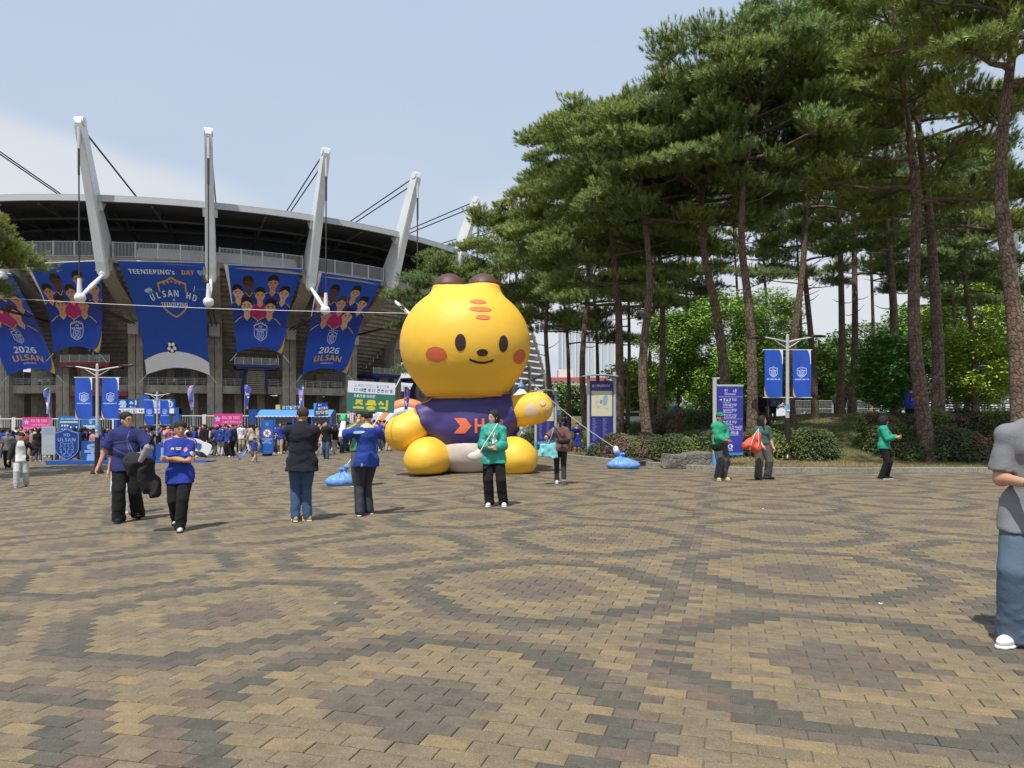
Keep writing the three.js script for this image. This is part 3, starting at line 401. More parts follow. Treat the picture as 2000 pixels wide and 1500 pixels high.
function edges(ctx, W, H) { ctx.fillStyle = C_WHITE; ctx.beginPath(); ctx.moveTo(0, 0); ctx.lineTo(W * 0.05, 0); ctx.lineTo(W * 0.012, H * 0.4); ctx.lineTo(0, H * 0.42); ctx.fill(); ctx.fillStyle = C_GOLD; ctx.beginPath(); ctx.moveTo(W, H * 0.72); ctx.quadraticCurveTo(W * 0.985, H * 0.93, W * 0.86, H); ctx.lineTo(W, H); ctx.fill(); ctx.fillStyle = C_BLUE; ctx.beginPath(); ctx.moveTo(W, H * 0.86); ctx.quadraticCurveTo(W * 0.99, H * 0.97, W * 0.95, H); ctx.lineTo(W, H); ctx.fill(); }
const squad = (seed) => canvasTex(640, 800, (c, W, H) => { bannerBase(c, W, H); playersPrint(c, W, H, seed, 1); const g = c.createLinearGradient(0, H * 0.62, 0, H * 0.8); g.addColorStop(0, 'rgba(26,81,196,0)'); g.addColorStop(1, C_BLUE); c.fillStyle = g; c.fillRect(0, H * 0.62, W, H * 0.38); stars(c, W / 2, H * 0.655, 12, C_GOLD); crest(c, W / 2, H * 0.78, W * 0.25, C_WHITE); edges(c, W, H); });
const season = (seed) => canvasTex(640, 960, (c, W, H) => { bannerBase(c, W, H); playersPrint(c, W, H, seed, 0.86); const g = c.createLinearGradient(0, H * 0.5, 0, H * 0.7); g.addColorStop(0, 'rgba(26,81,196,0)'); g.addColorStop(1, C_BLUE); c.fillStyle = g; c.fillRect(0, H * 0.5, W, H * 0.5); stars(c, W / 2, H * 0.545, 10, C_GOLD); crest(c, W / 2, H * 0.63, W * 0.17, C_WHITE); write(c, '2026', W / 2, H * 0.81, H * 0.1, '#dfe6f5', { align: 0.5, squeeze: 1.35, italic: -0.12 }); write(c, 'ULSAN', W / 2, H * 0.9, H * 0.095, C_GOLD, { align: 0.5, squeeze: 1.35, italic: -0.12 }); write(c, 'ULSAN HD FC', W / 2, H * 0.94, H * 0.022, C_WHITE, { align: 0.5, squeeze: 1.3 }); edges(c, W, H); });
const eventTex = canvasTex(768, 960, (c, W, H) => { // club event day: lettering, crest frame, stars, ball on white ground
  bannerBase(c, W, H); c.fillStyle = '#1a50b4'; c.fillRect(0, H * 0.035, W, H);
  write(c, 'TEENIEPING\u2019s', W * 0.08, H * 0.1, H * 0.05, C_WHITE, { squeeze: 1.3 }); write(c, 'DAY', W * 0.69, H * 0.1, H * 0.05, '#f0a83a', { squeeze: 1.3 });
  c.fillStyle = '#8cc4ee'; c.beginPath(); c.moveTo(W * 0.92, H * 0.108); c.bezierCurveTo(W * 0.85, H * 0.07, W * 0.89, H * 0.05, W * 0.92, H * 0.068); c.bezierCurveTo(W * 0.95, H * 0.05, W * 0.99, H * 0.07, W * 0.92, H * 0.108); c.fill();
  c.strokeStyle = '#d8a23c'; c.lineWidth = 15; c.lineJoin = 'round'; shield(c, W * 0.56, H * 0.3, W * 0.34); c.stroke(); c.fillStyle = '#1a50b4'; c.fillRect(W * 0.3, H * 0.245, W * 0.6, H * 0.12); stars(c, W * 0.56, H * 0.165, 15, '#d8a23c');
  'ULSAN HD'.split('').forEach((ch, i) => { const t = (i - 3.5) / 3.5; c.save(); c.translate(W * (0.56 + t * 0.27), H * (0.285 + t * t * 0.035)); c.rotate(t * 0.3); write(c, ch, 0, 0, H * 0.078, C_WHITE, { align: 0.5 }); c.restore(); });
  c.fillStyle = '#8cc4ee'; c.beginPath(); c.arc(W * 0.56, H * 0.315, 12, 0, 7); c.fill(); write(c, 'TEENIEPING', W * 0.56, H * 0.375, H * 0.05, C_WHITE, { align: 0.5 });
  c.fillStyle = '#bcd9f2'; c.beginPath(); c.ellipse(W * 0.25, H * 0.235, 40, 17, -0.2, 0, 7); c.fill(); c.fillStyle = '#5ca0dd'; c.beginPath(); c.ellipse(W * 0.27, H * 0.25, 34, 11, -0.2, 0, 7); c.fill();
  c.strokeStyle = C_WHITE; c.lineWidth = 6; c.beginPath(); c.moveTo(W * 0.83, H * 0.24); c.lineTo(W * 0.85, H * 0.19); c.stroke(); write(c, 'ULSAN HD', W * 0.85, H * 0.225, 20, '#5a7cc4', { squeeze: 0.95 });
  c.fillStyle = C_WHITE; c.beginPath(); c.moveTo(0, H * 0.86); c.quadraticCurveTo(W * 0.3, H * 0.8, W * 0.6, H * 0.825); c.quadraticCurveTo(W * 0.85, H * 0.84, W, H * 0.88); c.lineTo(W, H); c.lineTo(0, H); c.fill();
  const bx = W * 0.43, by = H * 0.775, R = H * 0.06; c.fillStyle = '#fff'; c.strokeStyle = '#15171c'; c.lineWidth = 6; c.beginPath(); c.arc(bx, by, R, 0, 7); c.fill(); c.stroke(); c.fillStyle = '#15171c'; const pent = (x, y, r, a0) => { c.beginPath(); for (let i = 0; i < 5; i++) c.lineTo(x + Math.cos(a0 + i * 1.2566) * r, y + Math.sin(a0 + i * 1.2566) * r); c.fill(); }; c.save(); c.beginPath(); c.arc(bx, by, R, 0, 7); c.clip(); pent(bx, by, R * 0.34, -1.57); for (let i = 0; i < 5; i++) { const a = -1.57 + i * 1.2566; pent(bx + Math.cos(a) * R * 0.95, by + Math.sin(a) * R * 0.95, R * 0.34, a + Math.PI); c.lineWidth = 4; c.beginPath(); c.moveTo(bx + Math.cos(a) * R * 0.3, by + Math.sin(a) * R * 0.3); c.lineTo(bx + Math.cos(a) * R * 0.7, by + Math.sin(a) * R * 0.7); c.stroke(); } c.restore();
});
function onCyl(px, py, r) { // where a sight line meets the cylinder of radius r about the stadium's centre, near side
  const dx = (px - 1000) / FOCAL, ox = -SC[0], A = dx * dx + 1, B = 2 * (dx * ox + SC[1]), Cc = ox * ox + SC[1] * SC[1] - r * r, z = (-B - Math.sqrt(Math.max(0, B * B - 4 * A * Cc))) / (2 * A); return at(px, py, z);
}
const fabricBump = grain(256, 256, (u, v) => { const k = tfbm(u, v, 5, 91, 4); return [k, k, k]; }, false);
function hungBanner(corners, tex, label, rTop = 77.9, rBot = 65.5, seed = 1) {
  const [TL, TR, BR, BL] = corners.map(([x, y], i) => onCyl(x, y, i < 2 ? rTop : rBot)), g = sheet(20, 28, (u, v) => {
    const top = TL.clone().lerp(TR, u), bot = BL.clone().lerp(BR, u), p = bot.lerp(top, v); const arch = 1 - Math.pow(2 * u - 1, 2), waist = Math.sin(v * Math.PI);
    p.y += arch * 1.5 * (1 - v) * (1 - v); const mid = TL.clone().lerp(TR, 0.5).lerp(BL.clone().lerp(BR, 0.5), 1 - v); p.lerp(mid.setY(p.y), 0.07 * waist);
    const outw = p.clone().sub(V(SC[0], p.y, SC[1])).normalize(); p.addScaledVector(outw, -waist * 1.6 + 0.35 * (fbm(u * 4 + seed, v * 5, 1, 3) - 0.5) + 0.1 * Math.sin(u * 30 + v * 6) * (1 - v)); return p; }, 0.03);
  const b = thing('stadium_banner', label, 'banner', [0, 0, 0], 0, 'printed banners hung between the stadium columns'); part('cloth', g, matte(lin(0.92, 0.92, 0.92), 0.6, { map: tex }), b);
  part('top_rail', rod(TL, TR, 0.12), galv, b); for (const [c, s] of [[BL, -1], [BR, 1]]) { const out = c.clone().add(V(s * 1.4, -1.6, 0)); part('tie_rope', rod(c, out, 0.06), whiteSteel, b); }
}
hungBanner([[-125, 522], [22, 535], [112, 733], [15, 735]], season(3), 'blue season banner with 2026 lettering and a tree branch hanging over its top');
hungBanner([[48, 516], [197, 509], [195, 692], [104, 690]], squad(5), 'blue player banner with large crest, beside the cartoon event banner and the curling 2026 banner', 77.9, 67);
hungBanner([[229, 509], [405, 513], [410, 733], [286, 732]], eventTex, 'blue event banner with football on white ground and five stars over lettering');
hungBanner([[437, 516], [591, 525], [553, 694], [463, 690]], squad(8), 'blue player banner with large crest above the blue outdoor staircase', 77.9, 67);
hungBanner([[622, 531], [746, 549], [680, 732], [590, 733]], season(6), 'blue season banner with 2026 lettering, nearest to the yellow inflatable tiger');
// ================================================================ smooth solids: distance fields meshed with surface nets
const smin = (a, b, k) => { const h = Math.max(k - Math.abs(a - b), 0) / k; return Math.min(a, b) - h * h * k * 0.25; };
const sdCap = (p, a, b, ra, rb) => { // tapered capsule
  const bx = b[0] - a[0], by = b[1] - a[1], bz = b[2] - a[2], px = p[0] - a[0], py = p[1] - a[1], pz = p[2] - a[2], t = clamp((px * bx + py * by + pz * bz) / (bx * bx + by * by + bz * bz + 1e-9));
  const x = px - bx * t, y = py - by * t, z = pz - bz * t; return Math.sqrt(x * x + y * y + z * z) - (ra + (rb - ra) * t);
};
const sdEll = (p, c, r) => { const x = (p[0] - c[0]) / r[0], y = (p[1] - c[1]) / r[1], z = (p[2] - c[2]) / r[2], k0 = Math.sqrt(x * x + y * y + z * z), a = x / r[0], b = y / r[1], d = z / r[2], k1 = Math.sqrt(a * a + b * b + d * d); return k0 < 1e-4 ? -Math.min(...r) : k0 * (k0 - 1) / k1; };
function netMesh(sdf, lo, hi, cell, paint) {
  const n = [0, 1, 2].map((i) => Math.ceil((hi[i] - lo[i]) / cell / 4) * 4 + 1), N = n[0] * n[1] * n[2], F = new Float32Array(N).fill(1), sx = 1, sy = n[0], sz = n[0] * n[1], B = 4, rad = B * cell * 0.9 + cell;
  const done = new Uint8Array(N), p = [0, 0, 0];
  for (let bz = 0; bz < n[2] - 1; bz += B) for (let by = 0; by < n[1] - 1; by += B) for (let bx = 0; bx < n[0] - 1; bx += B) {
    p[0] = lo[0] + (bx + 2) * cell; p[1] = lo[1] + (by + 2) * cell; p[2] = lo[2] + (bz + 2) * cell; const d = sdf(p);
    if (Math.abs(d) > rad * 1.25) { if (d < 0) for (let z = bz; z <= bz + B; z++) for (let y = by; y <= by + B; y++) for (let x = bx; x <= bx + B; x++) { const q = x + y * sy + z * sz; if (!done[q]) F[q] = -1; } continue; }
    for (let z = bz; z <= bz + B; z++) for (let y = by; y <= by + B; y++) for (let x = bx; x <= bx + B; x++) { const q = x + y * sy + z * sz; if (done[q]) continue; done[q] = 1; p[0] = lo[0] + x * cell; p[1] = lo[1] + y * cell; p[2] = lo[2] + z * cell; F[q] = sdf(p); }
  }
  const id = new Int32Array(N).fill(-1), P = [], I = [];
  const E = [[0, 1], [0, 2], [0, 4], [1, 3], [1, 5], [2, 3], [2, 6], [3, 7], [4, 5], [4, 6], [5, 7], [6, 7]], off = [0, sx, sy, sx + sy, sz, sz + sx, sz + sy, sx + sy + sz], v = new Float32Array(8);
  for (let z = 0; z < n[2] - 1; z++) for (let y = 0; y < n[1] - 1; y++) for (let x = 0; x < n[0] - 1; x++) {
    const q = x + y * sy + z * sz; let m = 0; for (let k = 0; k < 8; k++) { v[k] = F[q + off[k]]; if (v[k] < 0) m |= 1 << k; } if (m === 0 || m === 255) continue;
    let ax = 0, ay = 0, az = 0, c = 0; for (const [a, b] of E) if ((v[a] < 0) !== (v[b] < 0)) { const t = v[a] / (v[a] - v[b]); ax += lerp(a & 1, b & 1, t); ay += lerp((a >> 1) & 1, (b >> 1) & 1, t); az += lerp(a >> 2, b >> 2, t); c++; }
    id[q] = P.length / 3; P.push(lo[0] + (x + ax / c) * cell, lo[1] + (y + ay / c) * cell, lo[2] + (z + az / c) * cell);
  }
  const quad = (a, b, c, d, flip) => { if (a < 0 || b < 0 || c < 0 || d < 0) return; flip ? I.push(a, c, b, a, d, c) : I.push(a, b, c, a, c, d); };
  for (let z = 1; z < n[2] - 1; z++) for (let y = 1; y < n[1] - 1; y++) for (let x = 1; x < n[0] - 1; x++) {
    const q = x + y * sy + z * sz, s = F[q] < 0;
    if (s !== (F[q + sx] < 0)) quad(id[q], id[q - sy], id[q - sy - sz], id[q - sz], !s);
    if (s !== (F[q + sy] < 0)) quad(id[q], id[q - sz], id[q - sz - sx], id[q - sx], !s);
    if (s !== (F[q + sz] < 0)) quad(id[q], id[q - sx], id[q - sx - sy], id[q - sy], !s);
  }
  const g = new THREE.BufferGeometry(); g.setAttribute('position', new THREE.Float32BufferAttribute(P, 3)); g.setAttribute('uv', new THREE.Float32BufferAttribute(P.flatMap((_, i) => i % 3 ? [] : [P[i] + P[i + 2] * 0.7, P[i + 1]]), 2)); g.setIndex(I); g.computeVertexNormals();
  if (paint) { const C = []; for (let i = 0; i < P.length; i += 3) C.push(...paint([P[i], P[i + 1], P[i + 2]])); g.setAttribute('color', new THREE.Float32BufferAttribute(C, 3)); }
  return g;
}
// a patch that lies on a surface: grid points marched along dir onto sdf = lift
function onSurface(sdf, origin, right, up, dir, w, h, nu = 8, nv = 8, lift = 0.004, shape) {
  return sheet(nu, nv, (u, v) => { let [a, b] = shape ? shape(u, v) : [(u - 0.5), (v - 0.5)]; const p = [0, 1, 2].map((i) => origin[i] + right[i] * a * w + up[i] * b * h); for (let k = 0; k < 60; k++) { const d = sdf(p) - lift; if (d < 0.0006) break; for (let i = 0; i < 3; i++) p[i] += dir[i] * d * 0.9; } return V(...p); });
}
const disc = (u, v) => { const a = u * 2 - 1, b = v * 2 - 1; return [a * Math.sqrt(1 - b * b / 2) / 2, b * Math.sqrt(1 - a * a / 2) / 2]; };
// ================================================================ giant seated inflatable, in nylon panels
{
  const nyl = (r, g, b) => new THREE.MeshPhysicalMaterial({ color: lin(r, g, b), roughness: 0.55, sheen: 0.25, sheenRoughness: 0.6, bumpMap: rep(fabricBump, 0.35, 0.35), bumpScale: 0.012 });
  const yellow = nyl(0.84, 0.50, 0.045), brown = nyl(0.085, 0.036, 0.036), navy = nyl(0.042, 0.03, 0.155), orange = nyl(0.74, 0.17, 0.06), pale = nyl(0.52, 0.46, 0.41), red = nyl(0.62, 0.13, 0.055), ink = nyl(0.03, 0.014, 0.014), strap = nyl(0.75, 0.24, 0.08), cream = nyl(0.7, 0.52, 0.34);
  const t = thing('inflatable_tiger', 'giant seated yellow inflatable tiger in a navy shirt, on the plaza', 'inflatable', [-1.15, -0.01, -20.7]);
  const floor = (d, p) => Math.max(d, 0.01 - p[1]), seam = (a, n) => { const s = a / (Math.PI * 2) * n; return Math.exp(-Math.pow((s - Math.round(s)) * 26, 2)); };
  const headC = [-0.19, 3.64, 0.1];
  const headBase = (p) => { let d = sdEll(p, headC, [1.87, 1.69, 1.75]); d = smin(d, sdEll(p, [-0.19, 2.42, 0.1], [1.12, 0.42, 1.02]), 0.42); return d; };
  const ears = [[-0.69, 0], [0.35, 0]], earD = (p, x) => smin(sdCap(p, [x, 4.8, -0.05], [x + (x < 0 ? 0.03 : -0.03), 5.2, -0.05], 0.58, 0.5), 9, 0.1);
  const headFull = (p) => { let d = headBase(p); for (const [x] of ears) d = smin(d, earD(p, x), 0.2); return d + 0.008 * seam(Math.atan2(p[0] - headC[0], p[2] - headC[2]), 10) * (p[1] < 4.8 ? 1 : 0); };
  const head = part('head', netMesh((p) => Math.max(headFull(p), p[1] - 5.36 - 0.04 * Math.sin(p[0] * 3)), [-2.3, 1.8, -2], [2, 5.5, 2.1], 0.06), yellow, t);
  for (const [x] of ears) part('ear', netMesh((p) => Math.max(earD(p, x) - 0.008, 5.33 + 0.04 * Math.sin(p[0] * 3) - p[1]), [x - 0.7, 5.2, -0.8], [x + 0.7, 6, 0.7], 0.045), brown, t);
  part('neck_seam', new THREE.TorusGeometry(1, 0.035, 6, 60).rotateX(Math.PI / 2).scale(1.13, 1, 1.05).translate(-0.19, 2.16, 0.1), matte(lin(0.62, 0.28, 0.02), 0.6), t);
  // trunk and limbs
  const wr = (p) => 0.016 * (noise3(p[0] * 2.2, p[1] * 5, p[2] * 2.2) - 0.5) * 2;
  const torso = (p) => smin(sdEll(p, [-0.02, 1.28, 0], [1.32, 1.0, 1.15]), sdEll(p, [-0.15, 1.95, 0], [0.98, 0.5, 0.9]), 0.5);
  const la = [[-0.82, 1.72, 0.2], [-1.93, 1.12, 0.45]], ra = [[0.75, 1.62, 0.2], [1.86, 1.83, 0.5]];
  const shirtF = (p) => { const mid = [la[0][0] + (la[1][0] - la[0][0]) * 0.5, la[0][1] + (la[1][1] - la[0][1]) * 0.5, la[0][2] + (la[1][2] - la[0][2]) * 0.5], mr = [ra[0][0] + (ra[1][0] - ra[0][0]) * 0.42, ra[0][1] + (ra[1][1] - ra[0][1]) * 0.42, ra[0][2] + (ra[1][2] - ra[0][2]) * 0.42];
    const nl = (p[0] - mid[0]) * -0.86 + (p[1] - mid[1]) * -0.46, nr = (p[0] - mr[0]) * 0.98 + (p[1] - mr[1]) * 0.2;
    let d = Math.max(torso(p) - 0.03, 0.54 - p[1] + 0.1 * p[0] * p[0]); d = smin(d, Math.max(sdCap(p, la[0], la[1], 0.5, 0.56), nl), 0.16); d = smin(d, Math.max(sdCap(p, ra[0], ra[1], 0.56, 0.56), nr), 0.16); return d + wr(p) * 1.6; };
  const shirt = part('shirt', netMesh(shirtF, [-1.9, 0.4, -1.5], [1.8, 2.4, 1.5], 0.05), navy, t);
  const armL = part('arm', netMesh((p) => sdCap(p, la[0], la[1], 0.4, 0.52) + wr(p), [-2.7, 0.4, -0.5], [-0.4, 2.4, 1.2], 0.05), yellow, t);
  const armR = part('arm', netMesh((p) => sdCap(p, ra[0], ra[1], 0.47, 0.45) + wr(p), [0.2, 0.9, -0.6], [2.6, 2.5, 1.2], 0.05), yellow, t);
  for (const [x, s] of [[-1.12, -1], [1.14, 1]]) part('leg', netMesh((p) => floor(smin(sdEll(p, [x + s * 0.1, 0.4, 0.85], [0.62, 0.58, 0.7]), sdEll(p, [x * 0.85, 0.5, 0.1], [0.66, 0.52, 0.75]), 0.4) + wr(p), p), [x - 1, -0.05, -0.9], [x + 1, 1.3, 1.8], 0.05), yellow, t);
  part('belly', netMesh((p) => floor(sdEll(p, [-0.02, 0.55, 0.25], [1.0, 0.72, 0.9]) + wr(p), p), [-1.3, -0.05, -0.9], [1.3, 1.5, 1.4], 0.06), pale, t);
  // printed marks, laid on the surfaces
  const yaw = 0.33, face = (ax, ay) => { const a = yaw + ax; return { o: [headC[0] + Math.sin(a) * 2.6, headC[1] + ay, headC[2] + Math.cos(a) * 2.6], r: [Math.cos(a), 0, -Math.sin(a)], d: [-Math.sin(a), 0, -Math.cos(a)] }; };
  const mark = (name, ax, ay, w, h, mat, shape = disc, par = head, n = 10) => { const f = face(ax, ay); return part(name, onSurface(headFull, f.o, f.r, [0, 1, 0], f.d, w, h, n, n, 0.012, shape), mat, par); };
  for (const s of [-1, 1]) { mark('eye', s * 0.34, -0.12, 0.29, 0.45, ink); mark('cheek_patch', s * 0.74, -0.42, 0.62, 0.4, red); }
  mark('nose', 0.0, -0.38, 0.31, 0.19, ink);
  mark('mouth', 0, -0.6, 0.66, 0.2, ink, (u, v) => { const a = (u - 0.5) * 1.0; return [a, (v - 0.5) * 0.3 + 1.6 * a * a - 0.2]; }, head, 14);
  mark('forehead_stripe', -0.02, 1.02, 0.46, 0.13, orange); mark('forehead_stripe', 0, 0.8, 0.62, 0.14, orange); mark('forehead_stripe', 0.02, 0.57, 0.4, 0.13, orange);
  // shirt print: folded ribbon mark, letter, crest, shoulder bands
  const chest = (x, y, w, h, shape, mat, name, n = 8) => part(name, onSurface(shirtF, [x, y, 2.2], [1, 0, 0], [0, 1, 0], [0, 0, -1], w, h, n, n, 0.014, shape), mat, shirt);
  const chev = (u, v) => { const y = v - 0.5; return [(u - 0.5) * 0.62 + (0.5 - Math.abs(y)) * 0.7 - 0.16, y]; };
  chest(-0.2, 1.32, 0.5, 0.42, chev, orange, 'ribbon_mark', 12);
  chest(0.17, 1.32, 0.07, 0.4, undefined, orange, 'print_stroke'); chest(0.36, 1.32, 0.07, 0.4, undefined, orange, 'print_stroke'); chest(0.265, 1.33, 0.12, 0.07, undefined, orange, 'print_stroke');
  const crestPrint = canvasTex(128, 160, (c, W, H) => { c.fillStyle = '#3a3175'; c.fillRect(0, 0, W, H); crest(c, W / 2, H / 2, W * 0.8, '#d98a55', { lw: 6 }); });
  chest(0.78, 1.36, 0.26, 0.36, undefined, matte(lin(0.9, 0.9, 0.9), 0.6, { map: crestPrint }), 'crest_print');
  for (const [A, s] of [[la, -1], [ra, 1]]) for (const k of [0, 1]) part('shoulder_band', onSurface(shirtF, [(A[0][0] + A[1][0]) / 2 - s * 0.22, 3.2, 0.34 + k * 0.16], [1, 0, 0], [0, 0, 1], [0, -1, 0], 0.62, 0.07, 10, 3, 0.012), strap, shirt);
  part('arm_stripe', onSurface((p) => sdCap(p, la[0], la[1], 0.4, 0.52), [-1.66, 2.2, 0.72], [0.8, 0.5, 0], [0, 0, 1], [0.3, -0.9, -0.3], 0.2, 0.42, 6, 6, 0.014, disc), orange, armL);
  for (const [dx, dy, w] of [[-0.14, -0.06, 0.42], [0.16, 0.16, 0.17], [0.3, 0.02, 0.15], [0.3, -0.18, 0.13]]) part('paw_pad', onSurface((p) => sdCap(p, ra[0], ra[1], 0.47, 0.45), [1.84 + dx, 1.8 + dy, 2], [1, 0, 0], [0, 1, 0], [0, 0, -1], w, w, 8, 8, 0.014, disc), cream, armR);
}
// sandbags and guy ropes that hold the inflatable
{
  const bagMat = new THREE.MeshPhysicalMaterial({ color: lin(0.13, 0.30, 0.66), roughness: 0.5, sheen: 0.3 });
  const bagGeo = (sx, seed) => netMesh((p) => { const fold = 0.022 * Math.sin(Math.atan2(p[2], p[0] * 0.8) * 11 + noise3(p[0] * 5, p[1] * 5, seed) * 5) * sstep(0.12, 0.4, p[1]); let d = smin(sdEll(p, [0, 0.12, 0], [0.46 * sx, 0.22, 0.34]), sdCap(p, [0.06, 0.2, 0], [0.1, 0.46, 0], 0.2, 0.03), 0.22); d = smin(d, sdCap(p, [0.1, 0.46, 0], [0.17, 0.58, 0.02], 0.035, 0.085), 0.05); d = smin(d, sdCap(p, [0.1, 0.47, 0], [0.0, 0.52, 0.06], 0.03, 0.05), 0.04); return Math.max(d + fold + 0.012 * (noise3(p[0] * 14, p[1] * 14, p[2] * 14) - 0.5), 0.004 - p[1]); }, [-0.7, -0.02, -0.5], [0.7, 0.75, 0.5], 0.018);
  const rope = matte(lin(0.72, 0.72, 0.70), 0.8);
  const head = V(-1.15 - 1.98, 2.75, -20.7 + 0.3), headR = V(-1.15 + 1.6, 2.65, -20.7 + 0.2);
  const b1 = thing('sandbag', 'tied blue sandbag in the middle of the paving, behind the man holding the placard', 'sandbag', gnd(666, 948).toArray(), 0.2, 'blue sandbags anchoring the inflatable'); part('sack', bagGeo(1.05, 3), bagMat, b1); b1.scale.setScalar(0.78);
  const b2 = thing('sandbag', 'slumped blue sandbag beside the kerb and purple flowering shrub', 'sandbag', [3.35, 0, -21.6], -0.25, 'blue sandbags anchoring the inflatable'); const s2 = part('sack', bagGeo(1.1, 7), bagMat, b2); s2.scale.set(-1, 0.85, 1);
  part('knot', new THREE.SphereGeometry(0.09, 10, 8).scale(1, 1.4, 1).translate(-0.22, 0.56, 0), matte(lin(0.8, 0.8, 0.8), 0.8), b2);
  const line = (a, b, label) => { const pts = []; for (let i = 0; i <= 12; i++) { const t = i / 12, p = a.clone().lerp(b, t); p.y -= 0.12 * Math.sin(t * Math.PI); pts.push(p); } tag(part('guy_rope', tube(pts, 0.011, 6), rope, scene), label, 'rope', 'white ropes tied to the inflatable'); };
  line(head, gnd(666, 948).add(V(0.1, 0.44, 0)), 'white rope from the tiger head down to the sandbag on the open paving');
  line(headR, V(3.15, 0.6, -21.6), 'white rope from the tiger head down to the sandbag by the kerb');
  const sp = []; const A = at(-60, 578, 26), Bq = at(800, 612, 23); for (let i = 0; i <= 24; i++) { const t = i / 24, p = A.clone().lerp(Bq, t); p.y -= 0.1 * Math.sin(t * Math.PI); sp.push(p); } tag(part('guy_rope', tube(sp, 0.0095, 5), rope, scene), 'long white rope stretched level across in front of the stadium banners', 'rope', 'white ropes tied to the inflatable');
}
// ================================================================ people: one continuous body each, clothes fitted over it
const clothBump = grain(256, 256, (u, v) => { const k = 0.6 * tfbm(u, v, 6, 131, 4) + 0.4 * tileNoise(u * 100, v * 100, 100, 5); return [k, k, k]; }, false);
const clothCache = new Map();
function cloth(r, g, b, rough = 0.9) { const k = [r, g, b, rough].join(); if (!clothCache.has(k)) clothCache.set(k, matte(lin(r, g, b), rough, { bumpMap: rep(clothBump, 2, 2), bumpScale: 0.003 })); return clothCache.get(k); }
const clothPaint = matte(lin(1, 1, 1), 0.85, { vertexColors: true, bumpMap: rep(clothBump, 2, 2), bumpScale: 0.003 });
const SKIN = [matte(lin(0.50, 0.275, 0.175), 0.6), matte(lin(0.56, 0.325, 0.22), 0.6), matte(lin(0.42, 0.225, 0.14), 0.6)], HAIR = [matte(lin(0.007, 0.006, 0.006), 0.75), matte(lin(0.018, 0.011, 0.008), 0.75), matte(lin(0.035, 0.019, 0.011), 0.75)];
const eyeMat = matte(lin(0.015, 0.01, 0.01), 0.3), lipMat = matte(lin(0.36, 0.13, 0.11), 0.6), browMat = matte(lin(0.03, 0.02, 0.016), 0.8);
const v3 = { add: (a, b) => [a[0] + b[0], a[1] + b[1], a[2] + b[2]], sub: (a, b) => [a[0] - b[0], a[1] - b[1], a[2] - b[2]], mul: (a, k) => [a[0] * k, a[1] * k, a[2] * k], len: (a) => Math.hypot(...a), lerp: (a, b, t) => [lerp(a[0], b[0], t), lerp(a[1], b[1], t), lerp(a[2], b[2], t)] };
v3.norm = (a) => v3.mul(a, 1 / (v3.len(a) || 1)); v3.dot = (a, b) => a[0] * b[0] + a[1] * b[1] + a[2] * b[2]; v3.cross = (a, b) => [a[1] * b[2] - a[2] * b[1], a[2] * b[0] - a[0] * b[2], a[0] * b[1] - a[1] * b[0]];
function joint(a, b, l1, l2, pole) { // middle joint of a two-bone limb, and the end it can reach
  let d = v3.sub(b, a), L = v3.len(d); const dir = v3.norm(d); if (L > l1 + l2 - 0.004) { L = l1 + l2 - 0.004; b = v3.add(a, v3.mul(dir, L)); }
  const x = (l1 * l1 - l2 * l2 + L * L) / (2 * L), h = Math.sqrt(Math.max(0, l1 * l1 - x * x)); let pl = v3.sub(pole, v3.mul(dir, v3.dot(pole, dir))); pl = v3.norm(pl); return [v3.add(v3.add(a, v3.mul(dir, x)), v3.mul(pl, h)), b];
}
const unionOf = (prims, k) => (p) => { let d = 9; for (const q of prims) { const e = q.length === 2 ? sdEll(p, q[0], q[1]) : sdCap(p, q[0], q[1], q[2], q[3]); d = d > 8 ? e : smin(d, e, k); } return d; };
const boundsOf = (prims, pad) => { const lo = [9, 9, 9], hi = [-9, -9, -9]; for (const q of prims) { const pts = q.length === 2 ? [[q[0], Math.max(...q[1])]] : [[q[0], q[2]], [q[1], q[3]]]; for (const [c, r] of pts) for (let i = 0; i < 3; i++) { lo[i] = Math.min(lo[i], c[i] - r - pad); hi[i] = Math.max(hi[i], c[i] + r + pad); } } return [lo, hi]; };
